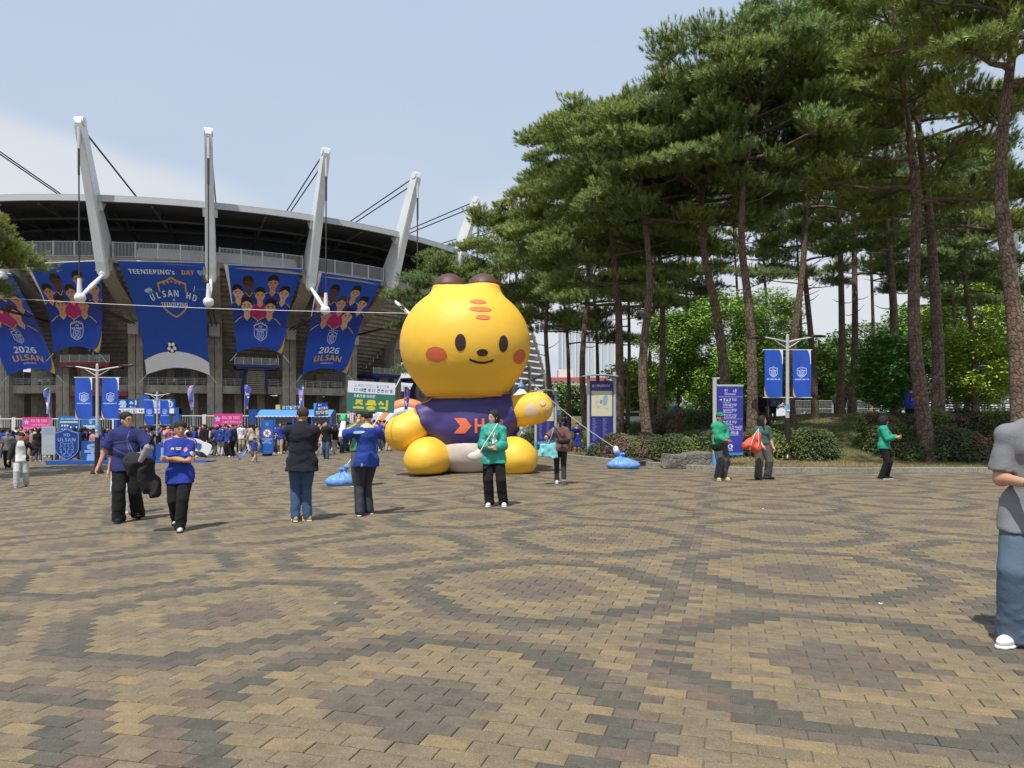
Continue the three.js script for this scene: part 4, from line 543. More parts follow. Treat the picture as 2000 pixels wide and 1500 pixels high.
/* spec: H height, fat, female, yawHead, pitchHead, lean, feet {L:[x,z,turn,lift],R}, hands {L:[x,y,z],R}, elbow pole, top {...}, legs {...}, shoes, hair, skin */
function buildPerson(spec, root) {
  const { H = 1.7, fat = 0, female = 0, yawHead = 0, pitchHead = 0, lean = 0, res = 0.016, seed = 1 } = spec, cell = res * 1.72 / H;
  // the body is built 1.72 m tall, then scaled
  const hipY = spec.hipY ?? 0.90, tilt = (p) => { const y = p[1] - hipY, s = Math.sin(lean), c = Math.cos(lean); return [p[0], hipY + y * c - p[2] * s, p[2] * c + y * s]; };
  const sw = (female ? 0.148 : 0.168) + fat * 0.03, hw = 0.085 + fat * 0.015;
  const sh = { L: tilt([sw, 1.362, -0.012]), R: tilt([-sw, 1.362, -0.012]) }, hip = { L: [hw, hipY, 0], R: [-hw, hipY, 0] };
  const feet = spec.feet ?? { L: [0.1, 0, 0.15, 0], R: [-0.1, 0, -0.15, 0] }, hands = spec.hands ?? { L: [0.24, 0.80, 0.05], R: [-0.24, 0.80, 0.05] }, poles = spec.poles ?? {};
  const kn = {}, an = {}, el = {}, wr = {};
  for (const s of ['L', 'R']) { const f = feet[s], turn = f[2]; const ankle = [f[0], 0.085 + (f[3] ?? 0), f[1]]; [kn[s], an[s]] = joint(hip[s], ankle, 0.43, 0.42, [Math.sin(turn) * 0.5, 0, 1]); const m = s === 'L' ? 1 : -1; [el[s], wr[s]] = joint(sh[s], hands[s], 0.285, 0.25, poles[s] ?? [m * 0.3, -0.3, -0.9]); }
  const neck = tilt([0, 1.43, -0.015]), headC = v3.add(tilt([0, 1.585, 0.012]), [0, 0, 0]);
  const T = (p) => tilt(p), bw = 0.142 + fat * 0.04, bd = 0.095 + fat * 0.045;
  const torso = [[T([0, 1.29, -0.005]), [bw + (female ? -0.012 : 0.004), 0.17, bd + 0.012]], [T([0, 1.09, fat * 0.03]), [bw - 0.014 + fat * 0.03, 0.15, bd + fat * 0.05]], [[0, hipY + 0.04, -0.005], [0.152 + fat * 0.04 + female * 0.012, 0.125, 0.112 + fat * 0.03]], [T([0, 1.405, -0.015]), sh.L, 0.062, 0.05], [T([0, 1.405, -0.015]), sh.R, 0.062, 0.05]];
  if (female) torso.push([T([0.065, 1.255, 0.065]), [0.06, 0.065, 0.06]], [T([-0.065, 1.255, 0.065]), [0.06, 0.065, 0.06]]);
  const am = 1 + fat * 0.3, limb = []; for (const s of ['L', 'R']) { limb.push([sh[s], el[s], 0.05 * am, 0.041 * am], [el[s], wr[s], 0.041 * am, 0.028], [hip[s], kn[s], 0.086 + fat * 0.02, 0.056], [kn[s], an[s], 0.056, 0.037]); }
  const body = [...torso, ...limb, [neck, v3.add(headC, [0, -0.07, -0.02]), 0.056, 0.053]];
  const cy = Math.cos(yawHead), sy = Math.sin(yawHead), cp = Math.cos(pitchHead), sp = Math.sin(pitchHead);
  const toHead = (p) => { const a = p[0] - headC[0], b = p[1] - headC[1], c = p[2] - headC[2], x = a * cy - c * sy, z = a * sy + c * cy; return [x, b * cp + z * sp, -b * sp + z * cp]; };
  const fromHead = (q) => { const y = q[1] * cp - q[2] * sp, z = q[1] * sp + q[2] * cp; return [headC[0] + q[0] * cy + z * sy, headC[1] + y, headC[2] - q[0] * sy + z * cy]; };
  const skull = (q) => { let d = smin(sdEll(q, [0, 0.03, -0.012], [0.074, 0.095, 0.094]), sdEll(q, [0, -0.04, 0.022], [0.058, 0.082, 0.068]), 0.05); d = smin(d, sdEll(q, [0, -0.095, 0.05], [0.03, 0.02, 0.028]), 0.03); d = smin(d, sdCap(q, [0, 0.005, 0.082], [0, -0.028, 0.097], 0.008, 0.0135), 0.014); for (const m of [1, -1]) { d = smin(d, sdEll(q, [m * 0.076, -0.012, -0.006], [0.012, 0.031, 0.02]), 0.01); d = Math.max(d, -(sdEll(q, [m * 0.03, 0.008, 0.098], [0.02, 0.012, 0.014]))); } d = smin(d, sdEll(q, [0, -0.066, 0.079], [0.024, 0.011, 0.012]), 0.012); return d; };
  const hc = spec.headCell ?? cell * 0.55, geos = [];
  const [lo, hi] = boundsOf(body, 0.05); geos.push(netMesh(unionOf(body, 0.045), lo, hi, cell));
  const hb = 0.17; geos.push(netMesh((p) => skull(toHead(p)), v3.sub(headC, [hb, hb, hb]), v3.add(headC, [hb, hb, hb]), hc));
  // hands: palm, four unequal fingers bent at the knuckle, thumb leaving the side
  const hcell = spec.handCell ?? cell * 0.5;
  for (const s of ['L', 'R']) { const m = s === 'L' ? 1 : -1, dir = v3.norm(spec.handDir?.[s] ?? v3.sub(wr[s], el[s])), nrm0 = spec.palm?.[s] ?? [-m, 0, 0.2]; let n = v3.norm(v3.sub(nrm0, v3.mul(dir, v3.dot(nrm0, dir)))); const side = v3.cross(dir, n), curl = spec.curl?.[s] ?? 0.5, P = (f, k, c) => v3.add(wr[s], v3.add(v3.mul(dir, f), v3.add(v3.mul(side, k), v3.mul(n, c))));
    const th = v3.dot(side, [0, 0, 1]) >= 0 ? 1 : -1, pr = [[P(0, 0, 0), P(0.05, 0, 0), 0.027, 0.03], [P(0.03, 0.018, 0), P(0.075, 0.024, 0), 0.02, 0.015], [P(0.03, -0.018, 0), P(0.075, -0.024, 0), 0.02, 0.015]];
    [[0.03, 0.058], [0.01, 0.068], [-0.01, 0.064], [-0.029, 0.05]].forEach(([k, L]) => { const a = P(0.08, k * th, 0), b = P(0.08 + L * 0.5 * Math.cos(curl * 0.7), k * th, L * 0.5 * Math.sin(curl * 0.9)), c = P(0.08 + L * 0.5 * Math.cos(curl * 0.7) + L * 0.55 * Math.cos(curl * 1.9), k * th, L * 0.5 * Math.sin(curl * 0.9) + L * 0.55 * Math.sin(curl * 1.9)); pr.push([a, b, 0.0098, 0.0092], [b, c, 0.0092, 0.008]); });
    pr.push([P(0.015, 0.02 * th, 0.005), P(0.05, 0.045 * th, 0.02), 0.015, 0.0115], [P(0.05, 0.045 * th, 0.02), P(0.078, 0.046 * th, 0.032), 0.0115, 0.0095]);
    if (spec.glove) { for (const q of pr) { q[2] += 0.003; q[3] += 0.003; } }
    const [a, b] = boundsOf(pr, 0.015), g = netMesh(unionOf(pr, 0.008), a, b, hcell); if (spec.glove?.[s]) { part('glove', g.scale(H / 1.72, H / 1.72, H / 1.72), spec.glove[s], root); } else geos.push(g); }
  const scale = H / 1.72, put = (name, g, mat) => part(name, g.scale(scale, scale, scale), mat, root);
  const skin = put('body', merge(geos), SKIN[spec.skin ?? 0]);
  if (spec.face !== false) { for (const m of [1, -1]) { const place = (g, q) => g.applyMatrix4(new THREE.Matrix4().makeRotationFromEuler(new THREE.Euler(pitchHead, yawHead, 0, 'YXZ'))).translate(...fromHead(q)).scale(scale, scale, scale); part('eye', place(new THREE.SphereGeometry(1, 10, 8).scale(0.0135, 0.0062, 0.007), [m * 0.031, 0.006, 0.0845]), eyeMat, root); part('eyebrow', place(new THREE.SphereGeometry(1, 8, 6).scale(0.019, 0.0042, 0.007), [m * 0.032, 0.028, 0.084]), browMat, root); if (m > 0) part('lips', place(new THREE.SphereGeometry(1, 10, 6).scale(0.022, 0.006, 0.007), [0, -0.066, 0.0895]), lipMat, root); } }
  // hair or cap
  const hr = spec.hair ?? { style: 'short' }, hn = (q) => 0.009 * (noise3(q[0] * 70, q[1] * 22, q[2] * 70 + seed) - 0.5) * 2 + 0.007 * (noise3(q[0] * 25, q[1] * 14, q[2] * 25 + seed) - 0.5);
  const hairF = (q) => {
    let d = sdEll(q, [0, 0.045, -0.016], [0.085, 0.094, 0.106]); const faceCut = sdEll(q, [0, hr.fringe ? -0.055 : -0.028, 0.105], [0.08, 0.108, 0.09]);
    if (hr.style === 'short') { d = Math.max(d, -(q[1] + 0.035 + q[2] * 0.35)); }
    if (hr.style === 'bob') d = smin(d, sdEll(q, [0, -0.03, -0.036], [0.09, 0.118, 0.086]), 0.05);
    if (hr.style === 'curly') d = smin(d, sdEll(q, [0, -0.03, -0.035], [0.118, 0.15, 0.115]), 0.05) + 0.012 * (noise3(q[0] * 40, q[1] * 40, q[2] * 40) - 0.5);
    if (hr.style === 'long') { d = smin(d, sdCap(q, [0, 0, -0.055], [0, -0.27, -0.075], 0.088, 0.085), 0.06); d = smin(d, sdCap(q, [0.07, 0, 0], [0.1, -0.26, 0.03], 0.035, 0.028), 0.05); d = smin(d, sdCap(q, [-0.07, 0, 0], [-0.1, -0.24, 0.03], 0.035, 0.028), 0.05); }
    if (hr.style === 'tied') { d = Math.max(d, -(q[1] + 0.05 + q[2] * 0.35)); d = smin(d, sdCap(q, [0, -0.02, -0.115], [0, -0.13, -0.105], 0.035, 0.03), 0.03); }
    return Math.max(d, -faceCut) + hn(q) * 0.8; };
  const hp = hr.style === 'long' ? [0.19, 0.46, 0.22] : [0.19, 0.24, 0.22]; put('hair', netMesh((p) => hairF(toHead(p)), v3.sub(headC, hp), v3.add(headC, [0.19, 0.17, 0.2]), hc), hr.mat ?? HAIR[hr.tone ?? 0]);
  if (hr.cap) { put('cap', netMesh((p) => { const q = toHead(p); return smin(Math.max(sdEll(q, [0, 0.05, -0.012], [0.092, 0.092, 0.112]), 0.03 - q[1] + q[2] * 0.06), Math.max(sdEll(q, [0, 0.045, 0.09], [0.078, 0.016, 0.085]), 0.02 - q[2]), 0.012); }, v3.sub(headC, [0.2, 0.2, 0.25]), v3.add(headC, [0.2, 0.2, 0.25]), hc), hr.cap); }
  if (spec.glasses) { const g = []; for (const m of [1, -1]) { g.push(new THREE.TorusGeometry(0.021, 0.0028, 5, 14).translate(m * 0.031, 0.004, 0.1), rod(V(m * 0.054, 0.01, 0.098), V(m * 0.079, 0.006, 0.0), 0.0025, 0.0025, 5)); } g.push(rod(V(-0.01, 0.008, 0.102), V(0.01, 0.008, 0.102), 0.0025, 0.0025, 5)); part('glasses', merge(g).applyMatrix4(new THREE.Matrix4().makeRotationFromEuler(new THREE.Euler(pitchHead, yawHead, 0, 'YXZ'))).translate(...headC).scale(scale, scale, scale), eyeMat, root); }
  // top
  const wrk = (p, k, a) => a * 0.8 * (noise3(p[0] * 7 + k + p[1] * 3, p[1] * 13, p[2] * 7) - 0.5) * 2 + a * 0.5 * (noise3(p[0] * 22, p[1] * 30 + k, p[2] * 22) - 0.5) * 2;
  let topF = null;
  if (spec.top) { const t = { off: 0.018, hem: hipY - 0.06, sleeve: 0.75, loose: 0.02, flare: 0, ...spec.top }, pr = torso.map((q) => q.length === 2 ? [q[0], v3.add(q[1], [t.off + 0.002, t.off, t.off])] : [q[0], q[1], q[2] + t.off * 0.9, q[3] + t.off * 0.9]), cuts = [];
    pr.push([[0, t.hem - 0.02, 0.0], [0.158 + fat * 0.045 + t.off + t.flare, 0.2, 0.118 + fat * 0.055 + t.off + t.flare * 0.8]]);
    if (t.hem < hipY) for (const s of ['L', 'R']) pr.push([hip[s], v3.lerp(hip[s], kn[s], 0.45), 0.088 + fat * 0.02 + t.off + (spec.legs?.loose ?? 0) * 0.6, 0.08 + t.off + (spec.legs?.loose ?? 0) * 0.7]);
    const tor = unionOf(pr.slice(), 0.04), arms = [];
    for (const s of ['L', 'R']) { const a = sh[s], e = el[s], w = wr[s], f = Math.min(1, t.sleeve), end = v3.lerp(a, e, f), r0 = 0.05 * am + t.off * 0.9, r1 = 0.046 * am + t.off * 0.9 + t.loose * (t.sleeve <= 1 ? 0.8 : 0.5); const A = [[a, v3.add(end, v3.mul(v3.norm(v3.sub(end, a)), t.sleeve <= 1 ? 0.05 : 0)), r0, r1]]; let cut = null; if (t.sleeve <= 1) cut = [end, v3.norm(v3.sub(e, a))]; else { const e2 = v3.lerp(e, w, t.sleeve - 1), n = v3.norm(v3.sub(w, e)); A.push([e, v3.add(e2, v3.mul(n, 0.03)), 0.046 * am + t.off * 0.9 + t.loose * 0.5, 0.036 * am + t.off * 0.8 + (t.puff ?? 0)]); cut = [e2, n]; } pr.push(...A); arms.push([unionOf(A, 0.012), cut]); }
    const nk = [v3.add(neck, [0, -0.03, 0]), v3.add(neck, [0, (t.collar ?? -0.012), 0]), 0.066, 0.061]; pr.push(nk);
    topF = (p) => { let d = smin(tor(p), sdCap(p, ...nk), 0.04); d = Math.max(d + wrk(p, seed, t.wrinkle ?? 0.006), t.hem + (t.hemWave ?? 0.008) * Math.sin(p[0] * 14) - p[1]); for (const [f, [c, n]] of arms) { const v = v3.sub(p, c), ax = v3.dot(v, n); let q = f(p); if (q > 0.12) continue; q += wrk(p, seed + 3, (t.wrinkle ?? 0.006) * 1.1); d = smin(d, Math.max(q, ax), 0.03); } return d; };
    const [a, b] = boundsOf(pr, 0.05); a[1] = Math.max(a[1], t.hem - 0.05); put(t.name ?? 'shirt', netMesh(topF, a, b, cell * 0.95, t.paint), t.paint ? clothPaint : t.mat); }
  if (spec.legs) { const t = { loose: 0.014, ankle: 0.055, length: 0.045, flare: 0.01, waist: hipY + 0.11, ...spec.legs }; if (spec.top && !t.tucked) t.waist = Math.min(t.waist, (spec.top.hem ?? hipY - 0.06) + 0.05); const legs = [], pr = [[[0, hipY + 0.03, -0.005], [0.165 + fat * 0.04 + female * 0.012, 0.125, 0.122 + fat * 0.04]], [[0, hipY + 0.08, 0], [0.15 + fat * 0.05, 0.1, 0.112 + fat * 0.045]]];
    for (const s of ['L', 'R']) { if (t.shorts) { legs.push([[hip[s], kn[s], 0.1 + t.loose, 0.085 + t.loose]]); pr.push(...legs.at(-1)); } else { legs.push([[hip[s], kn[s], 0.096 + fat * 0.02 + t.loose * 0.6, 0.06 + t.loose * 1.0], [kn[s], v3.add(an[s], [0, -0.02, 0]), 0.06 + t.loose * 1.0, t.ankle * 0.92 + t.flare]]); pr.push(...legs.at(-1)); } }
    const pel = unionOf(pr.slice(0, 2), 0.04), lf = legs.map((q) => unionOf(q, 0.012)), f = (p) => { let d = Math.min(lf[0](p), lf[1](p)); d = smin(d, pel(p), 0.05) + wrk(p, seed + 7, (t.wrinkle ?? 0.006) * (p[1] < 0.3 ? 1.1 : 0.55)); d = Math.max(d, p[1] - t.waist); for (const s of ['L', 'R']) { const m = s === 'L' ? 1 : -1; if (t.shorts) { d = Math.max(d, kn[s][1] + 0.04 - p[1]); } else if (Math.hypot(p[0] - an[s][0], p[2] - an[s][2]) < 0.16) d = Math.max(d, an[s][1] - 0.085 + t.length - p[1]); } return d; };
    const [a, b] = boundsOf(pr, 0.05); put(t.name ?? 'trousers', netMesh(f, a, b, cell * 0.95, t.paint), t.paint ? clothPaint : t.mat); }
  for (const s of ['L', 'R']) { const turn = feet[s][2], pitch = feet[s][4] ?? 0, c = Math.cos(turn), n = Math.sin(turn), base = [an[s][0], an[s][1] - 0.085, an[s][2]], loc = (q) => { const y = q[1] * Math.cos(pitch) - q[2] * Math.sin(pitch), z = q[1] * Math.sin(pitch) + q[2] * Math.cos(pitch); return [base[0] + q[0] * c + z * n, base[1] + y, base[2] - q[0] * n + z * c]; };
    const inv = (p) => { const a = p[0] - base[0], b = p[1] - base[1], z0 = p[2] - base[2], x = a * c - z0 * n, zz = a * n + z0 * c; return [x, b * Math.cos(pitch) + zz * Math.sin(pitch), -b * Math.sin(pitch) + zz * Math.cos(pitch)]; };
    const up = (q) => smin(smin(sdEll(q, [0, 0.04, 0.1], [0.044, 0.042, 0.095]), sdEll(q, [0, 0.045, -0.03], [0.037, 0.05, 0.055]), 0.03), sdCap(q, [0, 0.06, -0.01], [0, 0.1, -0.012], 0.042, 0.04), 0.03), sole = (q) => Math.max(smin(sdEll(q, [0, 0.015, 0.1], [0.05, 0.05, 0.103]), sdEll(q, [0, 0.015, -0.03], [0.042, 0.05, 0.062]), 0.04), q[1] - 0.026, 0.001 - q[1]);
    const lo2 = v3.sub(base, [0.3, 0.12, 0.3]), hi2 = v3.add(base, [0.3, 0.24, 0.3]), sc = Math.min(cell, 0.014); const shoe = put('shoe', netMesh((p) => { const q = inv(p); return Math.max(up(q), 0.02 - q[1]); }, lo2, hi2, sc), spec.shoes ?? cloth(0.02, 0.02, 0.02)); part('sole', netMesh((p) => sole(inv(p)), lo2, hi2, sc).scale(scale, scale, scale), spec.sole ?? cloth(0.6, 0.6, 0.58), shoe); }
  return { topF, scale, sh, el, wr, headC, neck, root, put, fromHead };
}
// print laid on a garment: centre (x, y) on the chest (front = 1) or back (front = -1), body units
function printOn(b, front, x, y, w, h, mat, name = 'print', shape) { const F = b.topF; return b.put(name, onSurface(F, [x, y, front * 0.6], [front, 0, 0], [0, 1, 0], [0, 0, -front], w, h, 8, 8, 0.004, shape), mat); }
const numberTex = (t, fg, bg, sz = 110) => canvasTex(128, 128, (c, W, H) => { c.fillStyle = bg; c.fillRect(0, 0, W, H); write(c, t, W / 2, H * 0.82, sz, fg, { align: 0.5 }); });
function person(label, pos, yaw, spec, group) { if (spec.top2head) { spec.H = (spec.top2head[1] - spec.top2head[0]) * -pos[2] / FOCAL; } const t = thing('person', label, 'person', pos, yaw, group); return buildPerson(spec, t); }
// ================================================================ the people nearest the camera, one by one
const black = cloth(0.008, 0.008, 0.009, 1), navy = cloth(0.016, 0.02, 0.04), denim = cloth(0.035, 0.075, 0.15), white = cloth(0.72, 0.72, 0.71), teal = cloth(0.018, 0.30, 0.235), kelly = cloth(0.02, 0.30, 0.15), charcoal = cloth(0.075, 0.07, 0.075), forest = cloth(0.045, 0.11, 0.10), royal = cloth(0.012, 0.045, 0.30);
const G = (px, py) => gnd(px, py).toArray();
{ // man with the phone at the edge of the picture
  const grey = cloth(0.185, 0.192, 0.207), wash = cloth(0.085, 0.13, 0.19);
  const b = person('person in a grey lettered T-shirt and wide faded jeans looking down at a phone', [3.465, 0, -4.72], -0.5, { H: 1.76, lean: 0.1, res: 0.0125, headCell: 0.006, handCell: 0.0045, yawHead: 0.1, pitchHead: 0.45, seed: 3, skin: 0,
    feet: { L: [0.15, -0.05, 0.4, 0], R: [-0.13, 0.03, -0.55, 0] }, hands: { L: [0.07, 1.08, 0.29], R: [-0.1, 1.07, 0.27] }, poles: { L: [0.35, -1, -0.5], R: [-0.35, -1, -0.5] }, handDir: { L: [-0.75, 0.1, 0.45], R: [0.75, 0.1, 0.45] }, palm: { L: [0, 1, 0.2], R: [0, 1, 0.2] }, curl: { L: 0.9, R: 0.9 },
    top: { mat: grey, sleeve: 0.84, loose: 0.024, off: 0.018, hem: 0.745, flare: 0.008, wrinkle: 0.007 }, legs: { mat: wash, loose: 0.036, ankle: 0.095, flare: 0.02, length: 0.02, wrinkle: 0.008 }, shoes: white, sole: white, hair: { style: 'short', fringe: 1 } });
  const tx = canvasTex(512, 192, (c, W, H) => { c.fillStyle = '#77797e'; c.fillRect(0, 0, W, H); write(c, 'Coast', W / 2, H * 0.62, 130, '#dfe1e4', { align: 0.5, font: 'serif' }); write(c, 'A S T', W * 0.35, H * 0.9, 26, '#a4a7ab', { align: 0.5 }); });
  printOn(b, 1, 0, 1.29, 0.27, 0.1, matte(lin(1, 1, 1), 0.9, { map: tx }), 'chest_print');
  const ph = thing('phone', 'dark phone held in both hands by the person in the grey T-shirt', 'phone', [3.295, 1.14, -4.38], -0.5); const f = part('case', rbox(0.15, 0.012, 0.075, 0.005), matte(lin(0.02, 0.018, 0.02), 0.3), ph); part('screen', rbox(0.14, 0.003, 0.066, 0.001, 0, 0.0068, 0), matte(lin(0.01, 0.01, 0.012), 0.1), ph);
}
{ // man in the jacket, seen from behind, arms folded
  const b = person('person seen from behind in a dark navy blazer and blue jeans, arms folded', G(590, 1019), Math.PI + 0.12, { top2head: [797, 1021], fat: 0.5, res: 0.014, headCell: 0.008, yawHead: 0.62, seed: 9, skin: 2, glasses: 1,
    feet: { L: [0.10, 0.02, 0.3, 0], R: [-0.07, 0.05, 0.9, 0] }, hands: { L: [-0.1, 1.14, 0.26], R: [0.1, 1.13, 0.28] }, poles: { L: [0.8, -1, -0.1], R: [-0.8, -1, -0.1] }, handDir: { L: [-1, 0, 0.1], R: [1, 0, 0.1] },
    top: { name: 'blazer', mat: cloth(0.008, 0.0095, 0.017, 0.95), sleeve: 1.8, loose: 0.045, off: 0.032, hem: 0.76, flare: 0.035, collar: 0.035, wrinkle: 0.011 }, legs: { name: 'jeans', mat: denim, loose: 0.022, ankle: 0.07, flare: 0.005, length: 0.05, wrinkle: 0.009 }, shoes: cloth(0.42, 0.27, 0.11), sole: cloth(0.62, 0.56, 0.46), hair: { style: 'short', tone: 2 } });
}
{ // man lifting the placard
  const b = person('person in a blue polo shirt with white sleeves and green glove lifting a placard', G(716, 1007), Math.PI + 0.55, { top2head: [803, 1009], fat: 0.12, res: 0.014, headCell: 0.008, yawHead: 0.5, pitchHead: 0.1, seed: 14, skin: 0, glove: { L: cloth(0.06, 0.48, 0.16), R: null },
    feet: { L: [0.13, -0.02, -0.35, 0], R: [-0.08, 0.1, 0.5, 0] }, hands: { L: [0.28, 1.52, 0.32], R: [-0.16, 1.45, 0.36] }, poles: { L: [0.6, -0.9, 0.1], R: [-0.8, -0.6, -0.1] }, handDir: { L: [0.1, 1, -0.1], R: [0.2, 1, 0.1] }, palm: { L: [-0.4, 0, 1], R: [0.4, 0, 1] }, curl: { L: 0.5, R: 1.2 },
    top: { name: 'polo_shirt', sleeve: 0.8, loose: 0.035, off: 0.026, hem: 0.80, flare: 0.012, collar: 0.03, wrinkle: 0.009, paint: (p) => p[1] > 1.435 && Math.hypot(p[0], p[2]) < 0.12 ? [0.66, 0.55, 0.36] : p[1] < 0.86 && p[1] > 0.8 && p[0] > 0.12 && p[0] < 0.135 ? [0.6, 0.6, 0.6] : [0.010, 0.042, 0.27] }, legs: { mat: cloth(0.02, 0.023, 0.034, 0.7), loose: 0.02, ankle: 0.075, length: 0.03, wrinkle: 0.009 }, shoes: cloth(0.03, 0.03, 0.032), hair: { style: 'short' } });
  for (const s of ['L', 'R']) { const a = v3.lerp(b.sh[s], b.el[s], 0.62), g = netMesh((p) => Math.min(sdCap(p, a, b.el[s], 0.063, 0.058), sdCap(p, b.el[s], b.wr[s], 0.058, 0.042)) + 0.007 * (noise3(p[0] * 18, p[1] * 40, p[2] * 18) - 0.5), v3.add(v3.lerp(a, b.wr[s], 0.5), [-0.4, -0.4, -0.4]), v3.add(v3.lerp(a, b.wr[s], 0.5), [0.4, 0.4, 0.4]), 0.014); b.put('arm_sleeve', g, white); }
  b.put('sleeve_patch', onSurface(b.topF, [0.75, 1.36, -0.15], [0, 0.2, -1], [0, 1, 0], [-1, 0, 0.1], 0.08, 0.045, 8, 5, 0.004, disc), matte(lin(0.45, 0.62, 0.75), 0.7));
  // the placard, printed board on a batten
  const pl = thing('placard', 'white and green campaign placard with yellow lettering held above the crowd', 'placard', at(725, 775, 11.0).toArray(), 0.12); pl.rotation.z = -0.055;
  const tex = canvasTex(720, 460, (c, W, H) => { c.fillStyle = '#d9deec'; c.fillRect(0, 0, W, H); c.fillStyle = '#2f7065'; c.fillRect(0, H * 0.395, W, H); write(c, '노옥희·천창수 울산교육', W * 0.13, H * 0.19, 54, '#2d4650', { weight: 0.075, squeeze: 0.96, bold: false }); write(c, '더 새롭게 더 든든하게', W * 0.125, H * 0.34, 62, '#1d4c50', { weight: 0.14, squeeze: 0.99 }); write(c, '조용조용 아이편', W * 0.125, H * 0.53, 50, '#e9eef0', { weight: 0.14, squeeze: 0.94 }); write(c, '조용식', W * 0.115, H * 0.915, 178, '#d3c92f', { weight: 0.19, squeeze: 1.06 }); });
  const faceM = matte(lin(0.9, 0.9, 0.9), 0.5, { map: tex }), edge = matte(lin(0.75, 0.77, 0.78), 0.6), w = 0.715, h = 0.46, bg = new THREE.Mesh(new THREE.BoxGeometry(w, h, 0.02), [edge, edge, edge, edge, faceM, edge]); bg.name = 'board'; pl.add(bg); part('batten', rbox(0.03, 0.5, 0.018, 0.004, -w / 2 + 0.03, -0.09, -0.022), white, pl);
}
{ // man in green behind, phone at his mouth
  const b = person('person in a green T-shirt and dark trousers raising a phone to the face', G(702, 950), 0.1, { top2head: [804, 951], res: 0.018, seed: 21, feet: { L: [0.1, 0, 0.2, 0], R: [-0.1, 0, -0.2, 0] }, hands: { L: [0.22, 0.85, 0.1], R: [-0.03, 1.43, 0.2] }, poles: { R: [-0.9, -0.6, 0.3] }, handDir: { R: [0.3, 1, 0.1] }, palm: { R: [0.3, 0, -1] }, curl: { R: 1 }, top: { mat: cloth(0.06, 0.20, 0.09), sleeve: 0.7, off: 0.024, loose: 0.03, hem: 0.82 }, legs: { mat: charcoal, loose: 0.02 }, hair: { style: 'short' } });
}
{ // big man in navy, walking with a jacket over his arm
  const ang = (p) => { const L = [[[-0.16, 1.24], [0.02, 1.26], [0.12, 0.98]], [[0.06, 1.42], [0.03, 1.28], [0.2, 1.16]], [[-0.2, 1.16], [0.1, 1.02], [0.16, 0.9]], [[0.03, 1.28], [0.14, 1.05]], [[0.14, 0.84], [0.2, 0.98]]]; if (p[2] > 0.03) for (const l of L) for (let i = 0; i < l.length - 1; i++) { const [a, b] = [l[i], l[i + 1]], dx = b[0] - a[0], dy = b[1] - a[1], t = clamp(((p[0] - a[0]) * dx + (p[1] - a[1]) * dy) / (dx * dx + dy * dy)); if (Math.hypot(p[0] - a[0] - dx * t, p[1] - a[1] - dy * t) < 0.0055) return [0.10, 0.125, 0.26]; } return [0.011, 0.018, 0.105]; };
  const b = person('heavy person in a navy T-shirt with white lines, black trousers and glasses, walking', G(248, 1018), 0.28, { top2head: [808, 1022], fat: 0.42, res: 0.012, headCell: 0.008, yawHead: 0.85, seed: 31, glasses: 1, feet: { L: [0.13, -0.14, 0.15, 0.02, -0.25], R: [-0.08, 0.16, 0.1, 0] }, hands: { R: [-0.40, 0.83, 0.06], L: [0.26, 1.06, 0.3] }, poles: { L: [0.8, -0.6, -0.2], R: [-0.6, 0, -0.8] }, top: { paint: ang, sleeve: 0.85, off: 0.03, loose: 0.045, hem: 0.80, flare: 0.015, wrinkle: 0.008 }, legs: { mat: black, loose: 0.036, ankle: 0.095, flare: 0.012, length: 0.02, wrinkle: 0.012 }, shoes: black, sole: cloth(0.03, 0.03, 0.03), hair: { style: 'short' } });
  const jk = thing('jacket', 'black jacket draped over the arm of the heavy person in navy', 'jacket', [-5.46, -0.1, -10.6], 0.3); jk.scale.setScalar(0.98);
  part('cloth', netMesh((p) => smin(sdCap(p, [-0.12, 1.02, 0.05], [0.06, 0.98, 0.1], 0.11, 0.1), smin(sdCap(p, [-0.1, 0.95, 0.06], [0.12, 0.58, 0.04], 0.15, 0.11), sdCap(p, [0.06, 0.95, 0.02], [0.2, 0.52, 0.06], 0.1, 0.075), 0.08), 0.1) + 0.022 * Math.sin(p[0] * 26 - p[1] * 7 + noise3(p[0] * 7, p[1] * 7, 2) * 5) * (p[1] < 1 ? 1 : 0.3), [-0.5, 0.3, -0.3], [0.5, 1.3, 0.4], 0.016), cloth(0.014, 0.014, 0.016), jk);
  const um = thing('umbrella', 'folded grey umbrella carried with the black jacket', 'umbrella', [-5.34, 0.98, -10.4], 0); um.rotation.set(0.2, 0, -0.55); part('canopy', [rod(V(0, -0.12, 0), V(0, 0.14, 0), 0.035, 0.05, 10), rod(V(0, 0.14, 0), V(0, 0.18, 0), 0.05, 0.02, 10)], cloth(0.30, 0.31, 0.33), um); part('handle', rod(V(0, 0.18, 0), V(0, 0.36, 0), 0.016, 0.02, 8), black, um);
}
person('person in a black top and white trousers walking close behind the heavy person', G(240, 1005), 0.2, { top2head: [832, 1007], res: 0.017, seed: 37, female: 1, feet: { L: [0.1, 0.08, 0.1, 0], R: [-0.1, -0.1, 0, 0.02, -0.3] }, top: { mat: black, sleeve: 0.8, off: 0.028, hem: 0.86, loose: 0.03 }, legs: { mat: white, loose: 0.035, ankle: 0.085 }, shoes: cloth(0.55, 0.53, 0.5), hair: { style: 'long' } });
